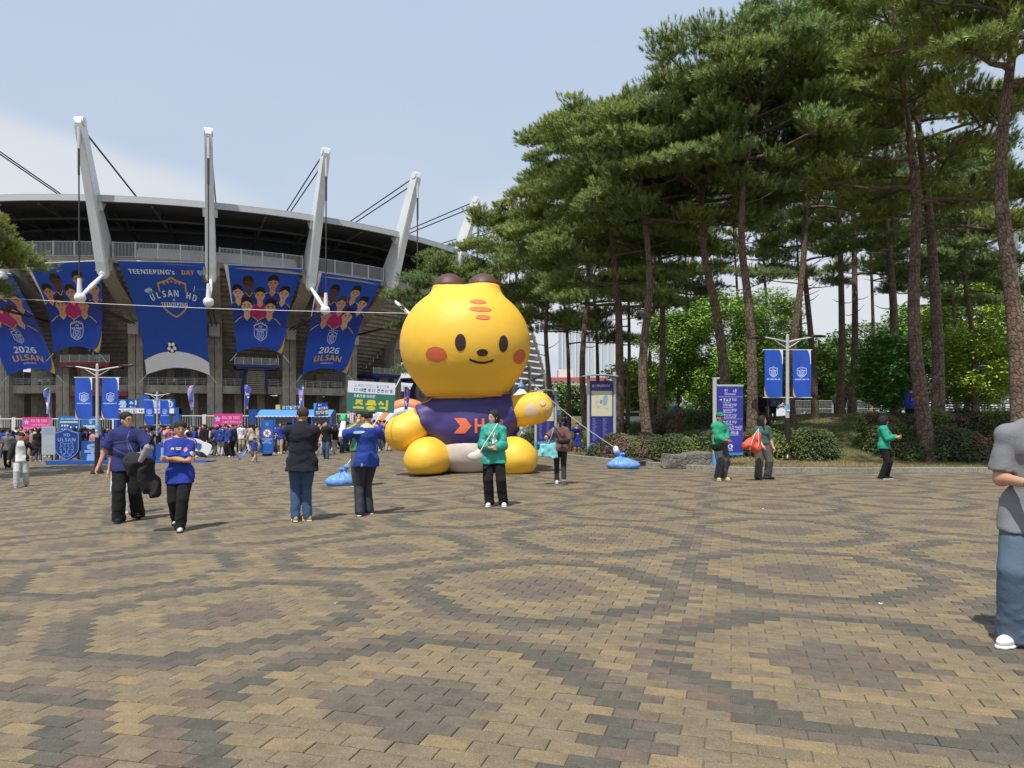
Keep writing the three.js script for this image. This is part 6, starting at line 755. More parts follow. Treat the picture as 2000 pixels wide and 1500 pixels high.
function broadleaf({ px, d, cy, rx, ry, seed, color, label, n = 1500, group, trunk = 0.14, gy, size = 1, lean = 0 }) {
  const r = rng(seed * 77 + 3), x = (px - 1000) / FOCAL * d, y0 = gy ?? lawnHeight(x, -d) - 0.05, c = EYE - (cy - HORIZON) / FOCAL * d - y0, t = thing('broadleaf_tree', label, 'tree', [x, y0, -d], 0, group), base = Math.max(0.5, c - ry * 0.75), limbs = [tube([V(lean, 0, 0), V(lean * 0.7, base * 0.5, 0.05), V(0, base, 0), V(0.05, c + ry * 0.3, 0)], [trunk * 1.2, trunk, trunk * 0.8, trunk * 0.3], 8)], clumps = [];
  part('trunk', limbs[0], bark[1], t); const tw = [];
  for (let k = 0; k < 26; k++) { const a = k * 2.4 + r(), v = (k / 26) * 1.9 - 0.95, w = Math.sqrt(1 - v * v) * (0.62 + 0.38 * r()), e = V(Math.cos(a) * w * rx, c + v * ry, Math.sin(a) * w * rx), o = V(0, lerp(base, c + ry * 0.2, clamp((v + 1) / 2)), 0); tw.push(tube([o, o.clone().lerp(e, 0.5).add(V(0, -0.1 * ry, 0)), e], [trunk * 0.35, trunk * 0.22, trunk * 0.06], 5, false)); clumps.push([e, (0.26 + 0.2 * r()) * Math.min(rx, ry * 1.2)]); }
  part('limbs', merge(tw), bark[1], t); const list = [];
  for (let k = 0; k < n * 0.45; k++) { const [e, s] = clumps[Math.floor(r() * clumps.length)], a = r() * 6.3, z = r() * 2 - 1, q = Math.cbrt(r()) * s, w = Math.sqrt(1 - z * z), p = V(Math.cos(a) * w * q, z * q * 0.6, Math.sin(a) * w * q).add(e), g = 0.7 + 0.6 * r(); list.push([p, V((r() - 0.5) * 0.8, 1, (r() - 0.5) * 0.8).normalize(), (0.8 + 0.5 * r()) * size, color.map((v, i) => v * g * (i === 0 ? 0.85 + 0.3 * r() : 1)), r() * 6]); }
  scatter(t, 'crown', SPRAYS[seed % 2], leafMat, list, 1);
}
const GREEN = [0.19, 0.33, 0.045], LIME = [0.27, 0.38, 0.045], MIDG = [0.11, 0.2, 0.05];
broadleaf({ px: 1405, d: 45, cy: 690, rx: 3.3, ry: 3.4, seed: 1, color: GREEN, n: 3600, label: 'bright green leafy tree filling the space behind the information sign' });
broadleaf({ px: 1325, d: 47, cy: 690, rx: 2.3, ry: 2.7, seed: 5, color: GREEN, n: 1800, label: 'green leafy tree above the green and white party tents' });
broadleaf({ px: 1742, d: 32, cy: 725, rx: 1.25, ry: 1.55, seed: 2, color: [0.11, 0.26, 0.05], n: 1700, label: 'round glossy green tree with low crown in front of the lawn fence' });
broadleaf({ px: 1905, d: 39, cy: 715, rx: 2.3, ry: 1.9, seed: 3, color: LIME, n: 2600, label: 'lime green spreading tree in front of the bleachers', trunk: 0.1, lean: -0.7 });
broadleaf({ px: 1495, d: 48, cy: 660, rx: 2.6, ry: 3.2, seed: 6, color: GREEN, n: 1800, label: 'green leafy tree showing behind the blue flag lamp post' });
[[1890, 66, 640, 4, 4.2, LIME], [1605, 70, 745, 3.4, 3.2, GREEN], [1960, 70, 620, 3.6, 4.4, MIDG], [1560, 84, 720, 4, 4, MIDG], [1245, 60, 770, 2.2, 2.6, LIME], [1460, 74, 740, 3.5, 3.4, GREEN], [1700, 80, 720, 4.2, 5, MIDG], [1800, 74, 690, 4, 5, GREEN], [1640, 95, 735, 5, 4.5, MIDG], [1110, 95, 790, 2.8, 2.4, MIDG], [1370, 80, 760, 4, 3, MIDG], [2040, 60, 700, 3.4, 3.4, GREEN]].forEach(([px, d, cy, rx, ry, color], i) => broadleaf({ px, d, cy, rx, ry, seed: 20 + i, color, n: 1300, size: 2.1, gy: 0, label: 'distant round leafy tree beyond the lawn', group: 'distant leafy trees beyond the lawn' }));
// shrubs
const hedgeCore = matte(lin(0.055, 0.085, 0.022), 1);
function shrub({ px, py, d, rx, rz, h, seed, color = [0.055, 0.085, 0.022], flower, label, density = 1, name = 'azalea_shrub' }) {
  const r = rng(seed * 41 + 11), x = (px - 1000) / FOCAL * d, y0 = lawnHeight(x, -d) - 0.06, t = thing(name, label, 'shrub', [x, y0, -d], 0, 'clipped azaleas along the lawn edge');
  const shape = (a, v) => { const w = Math.pow(Math.cos(v * 1.45), 0.42), k = 1 + 0.16 * (fbm(Math.cos(a) * 1.6 + seed, Math.sin(a) * 1.6, v * 2, 3) - 0.5) * 2; return V(Math.cos(a) * rx * w * k, h * Math.sin(v * 1.45) * (0.92 + 0.28 * (fbm(Math.cos(a) * w * rx * 0.9 + seed, Math.sin(a) * w * rz * 0.9, 5, 3) - 0.5) * 2), Math.sin(a) * rz * w * k); };
  part('branches', sheet(30, 9, (u, v) => shape(-u * 6.2832, v * 1.0).multiplyScalar(0.9)), hedgeCore, t);
  const area = (rx + rz) * 3.1 * h + rx * rz * 3, n = Math.min(7000, Math.round(area * 95 * density)), list = [], fl = [];
  for (let k = 0; k < n; k++) { const a = r() * 6.2832, v = Math.pow(r(), 0.8), p = shape(a, v), q = shape(a, Math.max(0, v - 0.05)), nrm = p.clone().setY(p.y * 1.4).normalize().add(V((r() - 0.5), r() * 0.6, (r() - 0.5))).normalize(); p.multiplyScalar(0.93 + 0.1 * r()); const patch = fbm(p.x * 1.3 + seed, p.y * 1.3, p.z * 1.3, 3), bright = sstep(0.5, 0.68, patch), g = 0.65 + 0.7 * r(); list.push([p, nrm, 0.9 + 0.6 * r(), [lerp(color[0], 0.16, bright * 0.6) * g, lerp(color[1], 0.2, bright * 0.6) * g, color[2] * g], r() * 6]); if (flower && fbm(p.x * 1.8 + 4, p.y * 1.8, p.z * 1.8 + seed, 3) > flower[3] && r() < 0.7) fl.push([p.clone().addScaledVector(nrm, 0.03), nrm, 0.75 + 0.5 * r(), [flower[0] * (0.7 + 0.6 * r()), flower[1], flower[2]], r() * 6]); }
  scatter(t, 'foliage', HEDGE_SPRAY, hedgeLeaf, list, 1); if (fl.length) scatter(t, 'blossoms', HEDGE_SPRAY, hedgeLeaf, fl, 1);
}
const MAG = [0.30, 0.035, 0.16, 0.52], PUR = [0.20, 0.05, 0.12, 0.50], RED = [0.28, 0.03, 0.07, 0.56];
[[1232, 0, 25.6, 1.05, 0.9, 0.85, 1, PUR, 'rounded shrub with purple blossoms beside the sandbag'], [1278, 0, 25.0, 0.75, 0.7, 0.62, 2, PUR, 'low yellowish green shrub at the foot of the shrub bed pine'], [1345, 0, 24.6, 1.15, 0.8, 0.72, 3, null, 'clipped green shrub behind the grey boulder'], [1420, 0, 24.2, 1.0, 0.8, 0.7, 4, null, 'clipped shrub growing behind the information sign'], [1500, 0, 22.8, 0.9, 0.75, 0.72, 5, RED, 'clipped shrub behind the person with the orange bag'], [1575, 0, 22.7, 0.88, 0.85, 0.85, 6, null, 'domed green hedge beside the lamp post, ending at the path'], [1738, 0, 22.9, 0.85, 0.9, 0.85, 7, null, 'domed hedge at the path, behind the person with curly hair'], [1800, 0, 22.4, 1.15, 0.9, 0.82, 8, null, 'long clipped hedge under the crossing pines'], [1885, 0, 22.2, 1.2, 0.9, 0.92, 9, RED, 'clipped hedge with a few red blossoms beyond the crossing pines'], [1975, 0, 22.3, 1.2, 0.9, 0.9, 10, null, 'clipped hedge behind the person with the phone'],
  [1165, 0, 30.5, 1.4, 1.0, 0.75, 11, null, 'dark spreading shrub between the map signs'], [1060, 0, 33, 1.1, 0.8, 0.8, 12, null, 'shrub at the foot of the smaller map sign'], [1105, 0, 31.5, 1.0, 0.8, 0.6, 13, MAG, 'shrub with magenta blossoms behind the child in football kit'], [1030, 0, 36, 0.9, 0.8, 0.9, 14, null, 'light green shrub half hidden by the inflatable arm'], [1345, 0, 31, 1.5, 0.9, 0.7, 15, MAG, 'shrub with magenta blossoms deep in the grove behind the boulder'], [1245, 0, 31, 1.2, 0.9, 0.75, 16, PUR, 'dark purple shrub behind the shrub bed pine'], [1440, 0, 33, 1.4, 0.9, 0.7, 17, RED, 'shrub with reddish blossoms behind the information sign pine'], [1188, 0, 26.2, 0.7, 0.6, 0.5, 18, MAG, 'small shrub with magenta blossoms under the tall map sign'], [1840, 0, 25.2, 1.5, 0.8, 0.8, 19, PUR, 'dark second-row hedge between the crossing pines and the lawn'], [1950, 0, 25.4, 1.6, 0.8, 0.8, 20, null, 'second-row hedge in front of the bleachers'], [1730, 0, 26, 1.0, 0.7, 0.6, 21, RED, 'small second-row hedge near the person in the numbered jersey'], [1640, 0, 27.2, 0, 0, 0, 0]
].forEach(([px, py, d, rx, rz, h, seed, flower, label]) => { if (rx) shrub({ px, d: d + (d < 24 ? 1.3 : 0.6), rx, rz, h: h * 1.0, seed, flower, label }); });
{ // boulder
  const p = at(1345, 885, 21.9), b = thing('boulder', 'long grey boulder lying in front of the clipped shrubs', 'boulder', [p.x, lawnHeight(p.x, p.z) - 0.05, p.z]); part('rock', netMesh((q) => { const n = fbm(q[0] * 2.2, q[1] * 3.2, q[2] * 2.2, 4) - 0.5, f = Math.max(Math.abs(q[0]) / 0.78 + Math.abs(q[1]) * 0.15, Math.abs(q[1] + 0.02 * q[0]) / 0.47, Math.abs(q[2]) / 0.42) - 1; return Math.max(f * 0.42 + n * 0.16, q[1] - 0.42 - 0.05 * Math.sin(q[0] * 4), -0.05 - q[1]); }, [-1.1, -0.1, -0.7], [1.1, 0.7, 0.7], 0.035), matte(lin(0.27, 0.265, 0.25), 0.95, { map: rep(concreteTex, 0.8, 0.8), bumpMap: rep(barkBump, 0.8, 1.2), bumpScale: 0.04 }), b);
}
// ================================================================ lamp posts, signs, gate, fences, booths
const bronze = matte(lin(0.035, 0.025, 0.022), 0.35, { metalness: 0.4 }), greyPaint = matte(lin(0.42, 0.45, 0.47), 0.45), bluePaint = matte(lin(0.015, 0.10, 0.42), 0.5), cyanPaint = matte(lin(0.10, 0.33, 0.62), 0.5);
const flagTex = canvasTex(192, 512, (c, W, H) => { c.fillStyle = '#1c52bd'; c.fillRect(0, 0, W, H); crest(c, W / 2, H * 0.47, W * 0.46, '#e8eefb', { lw: 5 }); write(c, 'ULSAN HD FC', W / 2, H * 0.64, 22, '#e8eefb', { align: 0.5, squeeze: 1.1 }); c.fillStyle = '#e9edf5'; c.beginPath(); c.moveTo(W * 0.8, 0); c.quadraticCurveTo(W * 0.97, H * 0.06, W * 0.96, H * 0.3); c.lineTo(W, H * 0.3); c.lineTo(W, 0); c.fill(); c.fillStyle = '#f0b95c'; c.beginPath(); c.moveTo(0, H * 0.72); c.quadraticCurveTo(0, H * 0.93, W * 0.18, H); c.lineTo(W * 0.08, H); c.quadraticCurveTo(0, H * 0.98, 0, H * 0.9); c.fill(); });
const flagMat = matte(lin(0.95, 0.95, 0.95), 0.65, { map: flagTex });
function lampPost(px, py, topY, label, opts = {}) {
  const b = opts.lawn ? (() => { const d = opts.lawn, x = (px - 1000) / FOCAL * d; return V(x, lawnHeight(x, -d) - 0.02, -d); })() : gnd(px, py), H = EYE - (topY - HORIZON) / FOCAL * -b.z - b.y, k = H / 4.1, t = thing('lamp_post', label, 'lamp post', b, opts.turn ?? 0.1, 'lamp posts carrying paired blue flags');
  const g = (a) => a.scale(k, k, k);
  part('base', g(lathe([[0, 0], [0.24, 0], [0.24, 0.03], [0.2, 0.1], [0.14, 0.2], [0.11, 0.24]], 20)), bronze, t); part('lower_pole', g(new THREE.CylinderGeometry(0.088, 0.1, 1.15, 16).translate(0, 0.78, 0)), bronze, t); part('upper_pole', g(new THREE.CylinderGeometry(0.052, 0.062, 2.7, 14).translate(0, 2.7, 0)), galv, t); part('finial', g(lathe([[0, 4.1], [0.03, 4.08], [0.05, 4.02], [0.05, 3.98]], 12)), galv, t);
  for (const s of [-1, 1]) { const arm = part('arm', g(tube([V(0, 3.82, 0), V(s * 0.3, 3.9, 0), V(s * 0.7, 3.97, 0), V(s * 1.2, 4.0 + (s > 0 ? 0.06 : -0.02), 0)], [0.035, 0.03, 0.028, 0.02], 8)), galv, t); part('lamp_head', g(new THREE.SphereGeometry(1, 16, 8).scale(0.3, 0.045, 0.11).translate(s * 1.02, 4.0 + s * 0.03, 0)), bronze, arm); part('brace', g(rod(V(0, 3.62, 0), V(s * 0.45, 3.9, 0), 0.018, 0.014, 6)), galv, t);
    for (const y of [3.58, 2.02]) part('flag_bar', g(rod(V(0, y, 0), V(s * 0.82, y, 0), 0.014, 0.014, 6)), white, t);
    part('flag', g(sheet(10, 20, (u, v) => V(s * 0.47 + (u - 0.5) * 0.6, 2.04 + v * 1.53, 0.02 + 0.035 * Math.sin(u * 5 + v * 4 + s) * (1 - Math.abs(2 * v - 1) * 0.6)), 0.004)), flagMat, t); }
  part('notice', g(rbox(0.1, 0.26, 0.012, 0.004, 0.0, 1.68, 0.068)), cyanPaint, t); part('notice_print', g(rbox(0.085, 0.05, 0.004, 0.001, 0, 1.6, 0.077)), white, t); return t;
}
lampPost(1538, 897, 652, 'lamp post with two blue crest flags beside the domed hedge', { lawn: 23.4, turn: 0.05 });
lampPost(190, 925, 710, 'lamp post with two blue crest flags in front of the crest display', { turn: 0.1 });
lampPost(307, 893, 765, 'lamp post with two blue crest flags close to the entrance gate', { turn: 0.05 });
function boxSign(w, h, t, tex, side) { const f = matte(lin(0.92, 0.92, 0.92), 0.45, { map: tex }), m = new THREE.Mesh(new THREE.BoxGeometry(w, h, t), [side, side, side, side, f, side]); m.name = 'panel'; return m; }
const signBlue = matte(lin(0.035, 0.035, 0.27), 0.4);
{ // direction sign
  const tex = canvasTex(400, 1024, (c, W, H) => { c.fillStyle = '#33379b'; c.fillRect(0, 0, W, H); c.fillStyle = '#3a41a8'; for (let i = 0; i < 9; i++) { c.beginPath(); c.arc(W * (0.2 + (i * 0.37) % 0.8), H * (0.55 + (i * 0.23) % 0.4), 60, 0, 7); c.fill(); } const w = '#e6e8f4'; write(c, '안', W * 0.26, 82, 56, w, { weight: 0.12 }); write(c, '내', W * 0.6, 82, 56, w, { weight: 0.12 }); write(c, 'Information', W / 2, 122, 30, w, { align: 0.5 }); c.fillStyle = w; c.fillRect(20, 150, W - 20, 4); c.fillRect(60, 482, W - 60, 3);
    [['풋살경기장', 'Futsal Field', 212], ['야외공연장', 'Out door Theater', 290], ['실내수영장', 'Swimming Pool', 368], ['문수야구장', 'Munsu Baseball Field', 446], ['보조경기장', 'Support Stadium', 546], ['월드컵기념관', 'World Cup Memorial Hall', 624], ['웨딩홀', 'Wedding Hall', 704]].forEach(([k, e, y], i) => { const x = i > 4 ? 130 + (i - 5) * 70 : 84; write(c, k, x, y, 44, w, { weight: 0.12 }); write(c, e, x, y + 26, 20, w); }); write(c, '\u2794', 30, 208, 40, w); c.beginPath(); c.moveTo(34, 190); c.lineTo(52, 190); c.lineTo(52, 180); c.lineTo(72, 196); c.lineTo(52, 212); c.lineTo(52, 202); c.lineTo(34, 202); c.fill();
    c.strokeStyle = w; c.lineWidth = 12; c.beginPath(); c.arc(W * 0.5, 896, 30, 0.3, 5.4); c.stroke(); c.beginPath(); c.arc(W * 0.56, 890, 12, 0, 7); c.stroke(); write(c, 'ULSAN', W / 2, 958, 26, w, { align: 0.5 }); c.fillStyle = '#3f8fd0'; c.fillRect(0, H * 0.965, W, H * 0.035); });
  const x = (1396 - 1000) / FOCAL * 21.25, t = thing('information_sign', 'tall violet information sign with white Korean lettering behind the person in green cap', 'sign', [x, 0.08, -21.25], 0.12); const p = boxSign(0.79, 2.03, 0.06, tex, signBlue); p.position.set(0.47, 1.36, 0); t.add(p); const post = part('post', new THREE.CylinderGeometry(0.062, 0.062, 2.6, 16).translate(0, 1.34, 0), greyPaint, t); part('blue_foot', new THREE.CylinderGeometry(0.066, 0.066, 0.4, 16).translate(0, 0.2, 0), cyanPaint, post); part('cap', rbox(0.2, 0.05, 0.1, 0.01, 0.04, 2.62, 0), greyPaint, post); part('top_bar', rbox(0.84, 0.06, 0.07, 0.01, 0.46, 2.405, 0), greyPaint, t);
}
const mapTex = canvasTex(384, 1056, (c, W, H) => { c.fillStyle = '#2b2a7e'; c.fillRect(0, 0, W, H); const w = '#dfe2ef'; write(c, '울산체육공원안내', 24, 96, 42, w, { weight: 0.14, squeeze: 0.92 }); write(c, 'ULSAN SPORTS PARK GUIDE', 24, 122, 13, '#a9add6'); c.fillStyle = '#8489c8'; c.fillRect(20, 136, W - 40, 3); c.fillStyle = '#d9d3b4'; c.beginPath(); c.roundRect(14, 165, W - 28, 420, 16); c.fill(); c.fillStyle = '#8fb7c8'; c.beginPath(); c.ellipse(250, 320, 46, 95, 0.15, 0, 7); c.fill(); c.fillStyle = '#a7c3d9'; c.beginPath(); c.ellipse(282, 455, 22, 32, 0, 0, 7); c.fill(); c.fillStyle = '#777c96'; c.beginPath(); c.ellipse(178, 350, 17, 36, 0, 0, 7); c.fill(); c.strokeStyle = '#a7a8b0'; c.lineWidth = 4; for (const q of [[60, 300, 130, 240, 220, 210], [40, 430, 120, 400, 180, 460], [180, 460, 230, 430, 320, 500], [90, 520, 160, 480, 200, 560], [120, 260, 140, 350, 120, 440]]) { c.beginPath(); c.moveTo(q[0], q[1]); c.quadraticCurveTo(q[2], q[3], q[4], q[5]); c.stroke(); } const r = rng(5); for (let i = 0; i < 30; i++) { c.fillStyle = ['#b07aa0', '#7d83b8', '#c9a6b8'][i % 3]; c.fillRect(70 + r() * 200, 320 + r() * 130, 6 + r() * 10, 6 + r() * 16); }
  for (let k = 0; k < 2; k++) for (let i = 0; i < 16; i++) { const y = 630 + i * 24; c.fillStyle = '#7479bb'; c.fillRect(28 + k * 175, y + 8, 150, 1.5); write(c, ['주경기장', '보조경기장', '실내수영장', '야구장', '풋살장', '주차장', '호반광장', '관리사무소'][(i * 3 + k) % 8], 32 + k * 175, y + 2, 15, w, { weight: 0.09 }); } c.fillStyle = '#4f90c8'; c.fillRect(0, H - 26, W, 26); });
const mapSign = (px, d, hgt, w, label) => { const x = (px - 1000) / FOCAL * d, y = lawnHeight(x, -d) - 0.03, t = thing('map_sign', label, 'sign', [x, y, -d], 0.1, 'violet park map signs'); const p = boxSign(w, hgt * 0.76, 0.07, mapTex, signBlue); p.position.set(0, hgt * 0.53, 0); t.add(p); for (const s of [-1, 1]) { const q = part('post', new THREE.CylinderGeometry(0.06, 0.06, hgt * 1.02, 14).translate(s * (w / 2 + 0.07), hgt * 0.51, 0), greyPaint, t); part('blue_foot', new THREE.CylinderGeometry(0.064, 0.064, 0.42, 14).translate(s * (w / 2 + 0.07), 0.21, 0), cyanPaint, q); } part('bottom_bar', rbox(w, 0.1, 0.08, 0.01, 0, hgt * 0.13, 0), cyanPaint, t); part('canopy', sheet(12, 4, (u, v) => V((u - 0.5) * (w + 0.5) - 0.12, hgt * 0.955 + 0.06 * Math.sin(u * 3), (v - 0.3) * 0.5), 0.03), greyPaint, t); return t; };
mapSign(1175, 27, 3.15, 0.86, 'tall violet park map sign between the thick pine and the child in kit'); mapSign(1066, 31.5, 2.75, 0.74, 'violet park map sign partly hidden by the raised paw of the inflatable');
// ---- entrance gate and fence line, about forty-six metres off
const D = 46, W46 = (px) => (px - 1000) / FOCAL * D, Y46 = (py, d = D) => EYE - (py - HORIZON) / FOCAL * d;
const letterMat = matte(lin(0.45, 0.60, 0.75), 0.5);
{ // letter gate
  const y0 = groundY(W46(290)), t = thing('entrance_gate', 'blue entrance gate with large pale Korean letters above a white date board', 'gate', [W46(290), y0, -D]); const gy = (py) => Y46(py) - y0, gx = (px) => W46(px) - W46(290);
  for (const [a, b] of [[226, 239], [340, 352]]) part('post', box((b - a) / FOCAL * D, gy(797), 0.4, gx((a + b) / 2), gy(797) / 2, 0), bluePaint, t);
  part('beam', box(gx(352) - gx(226), gy(796) - gy(809), 0.42, gx(289), (gy(796) + gy(809)) / 2, 0.0), bluePaint, t);
  const bt = canvasTex(1024, 96, (c, W, H) => { c.fillStyle = '#e8ebf2'; c.fillRect(0, 0, W, H); c.fillStyle = '#b3333a'; c.beginPath(); c.arc(36, 48, 22, 0, 7); c.fill(); write(c, '5.10 (일) 14:00', 76, 76, 72, '#1d2430', { weight: 0.12 }); write(c, '울산문수축구경기장', 560, 72, 50, '#1d2430', { weight: 0.12, squeeze: 0.86 }); }); const bb = boxSign(gx(344) - gx(235), gy(798) - gy(807.5), 0.08, bt, white); bb.position.set(gx(289.5), (gy(798) + gy(807.5)) / 2, 0.24); bb.name = 'date_board'; t.add(bb);
  for (const [ch, px] of [['울', 241], ['산', 261], ['H', 309], ['D', 333]]) { const lt = canvasTex(128, 128, (c, W, H) => { c.fillStyle = '#2b4f93'; c.fillRect(0, 0, W, H); write(c, ch, W / 2, H * 0.9, ch > 'z' ? 120 : 128, '#b9d6f2', { weight: 0.17, align: 0.5, squeeze: ch > 'z' ? 1 : 1.15 }); }); const m = boxSign(0.62, 0.62, 0.12, lt, bluePaint); m.name = 'letter'; m.position.set(gx(px), gy(789), 0.05); t.add(m); }
  const sh2 = new THREE.Shape(); sh2.moveTo(-0.3, 0.32); sh2.lineTo(0, 0.42); sh2.lineTo(0.3, 0.32); sh2.lineTo(0.3, -0.05); sh2.quadraticCurveTo(0.25, -0.3, 0, -0.42); sh2.quadraticCurveTo(-0.25, -0.3, -0.3, -0.05); part('crest', extrude(sh2, 0.1).translate(gx(284), gy(785), 0), bluePaint, t);
}
function fencePanel(pa, pb, d, top, label) { const A = V((pa - 1000) / FOCAL * d, 0, -d), B = V((pb - 1000) / FOCAL * d, 0, -d), y0 = groundY((A.x + B.x) / 2), h = Y46(top, d) - y0, w = B.x - A.x, t = thing('fence_panel', label, 'fence', [A.x, y0, -d], 0, 'white barred fence panels of the gate line'); for (const x of [0, w - 0.06]) part('post', box(0.09, h, 0.09, x, h / 2, 0), white, t); for (const y of [0.12, h - 0.1]) part('rail', box(w, 0.06, 0.05, w / 2, y, 0), white, t); const g = []; for (let x = 0.18; x < w; x += 0.16) g.push(box(0.022, h - 0.2, 0.022, x, h / 2, 0)); part('bars', merge(g), galv, t); }
for (let p = -20; p < 225; p += 49) fencePanel(p, p + 47, 47.5, 815, 'white barred fence panel of the gate line before the stadium');
for (let p = 352; p < 500; p += 49) fencePanel(p, p + 47, 47.5, 809, 'white barred fence panel of the gate line before the stadium');
for (let p = 640; p < 900; p += 49) fencePanel(p, p + 47, 52, 806, 'white barred fence panel of the gate line before the stadium');
function board(name, label, p0, p1, y0, y1, d, draw, category = 'sign', group, W = 256) { const w = (p1 - p0) / FOCAL * d, h = (y1 - y0) / FOCAL * d, tx = canvasTex(W, Math.round(W * h / w), draw), pos = at((p0 + p1) / 2, (y0 + y1) / 2, d), gy = groundY(pos.x), t = thing(name, label, category, [pos.x, gy, -d], 0, group), m = boxSign(w, h, 0.05, tx, white); m.position.y = pos.y - gy; t.add(m); for (const s of [-1, 1]) part('leg', box(0.04, Math.max(0.1, pos.y - gy - h / 2), 0.04, s * w * 0.42, (pos.y - gy - h / 2) / 2, 0), galv, t); return t; }
const pink = (seed) => (c, W, H) => { c.fillStyle = '#d8418f'; c.fillRect(0, 0, W, H); c.fillStyle = '#e87bb4'; c.fillRect(0, H * 0.62, W, H * 0.38); c.fillStyle = '#7fc3e6'; star(c, W * 0.13, H * 0.3, H * 0.2, '#9ad0ee'); write(c, '티니핑 데이', W * 0.28, H * 0.3, H * 0.2, '#f3c9e2', { weight: 0.13 }); write(c, '오늘은 함께하는 날', W * 0.3, H * 0.52, H * 0.13, '#f6dcea', { weight: 0.1 }); write(c, '포토존 이벤트', W * 0.36, H * 0.86, H * 0.24, '#f7edf4', { weight: 0.15 }); };
board('pink_banner', 'pink printed banner on the fence beside the blue notice board', 45, 101, 815, 846, 47, pink(1), 'banner', 'pink banners on the fence'); board('pink_banner', 'pink printed banner on the fence beside the blue ticket booth', 418, 474, 808, 842, 47, pink(2), 'banner', 'pink banners on the fence');
const notice = (c, W, H) => { c.fillStyle = '#2273bd'; c.fillRect(0, 0, W, H); write(c, '입장 안내 및 유의사항', W / 2, H * 0.1, W * 0.085, '#eaf2fb', { align: 0.5, weight: 0.13 }); c.fillStyle = '#d9cfa8'; c.fillRect(W * 0.07, H * 0.15, W * 0.86, H * 0.05); c.fillStyle = '#1a5a9e'; c.fillRect(W * 0.07, H * 0.2, W * 0.86, H * 0.28); for (let i = 0; i < 6; i++) { c.fillStyle = '#e9f0f8'; c.beginPath(); c.arc(W * (0.17 + (i % 3) * 0.13), H * (0.28 + Math.floor(i / 3) * 0.12), W * 0.045, 0, 7); c.fill(); c.beginPath(); c.arc(W * (0.6 + (i % 3) * 0.13), H * 0.33, W * 0.04, 0, 7); c.fill(); } write(c, '경기장 반입금지 물품', W / 2, H * 0.6, W * 0.075, '#eaf2fb', { align: 0.5, weight: 0.12 }); for (let i = 0; i < 5; i++) { c.fillStyle = '#bcd6ef'; c.fillRect(W * 0.1, H * (0.66 + i * 0.06), W * (0.8 - (i % 2) * 0.2), H * 0.02); } };
board('notice_board', 'blue notice board with rows of white round icons before the fence', 115, 155, 813, 878, 44, notice); board('notice_board', 'blue club notice board with a small crest beside the flag lamp post', 159, 196, 813, 862, 44, (c, W, H) => { c.fillStyle = '#2a6cb5'; c.fillRect(0, 0, W, H); crest(c, W / 2, H * 0.22, W * 0.16, '#e3ecf8', { lw: 3 }); c.fillStyle = '#d7dde6'; c.fillRect(W * 0.12, H * 0.36, W * 0.76, H * 0.16); write(c, '2026 시즌권 안내', W / 2, H * 0.48, W * 0.09, '#2b4a80', { align: 0.5, weight: 0.13 }); for (let i = 0; i < 5; i++) { c.fillStyle = '#9fc1e4'; c.fillRect(W * 0.14, H * (0.6 + i * 0.07), W * 0.7, H * 0.02); } });
board('clear_display', 'pale standing display panel beside the blue crest display', 82, 108, 833, 888, 34, (c, W, H) => { c.fillStyle = '#aab4bb'; c.fillRect(0, 0, W, H); c.fillStyle = '#8fa3b8'; c.fillRect(W * 0.1, H * 0.05, W * 0.8, H * 0.25); c.strokeStyle = '#7388a0'; c.lineWidth = 4; shield(c, W * 0.55, H * 0.78, W * 0.4); c.stroke(); });
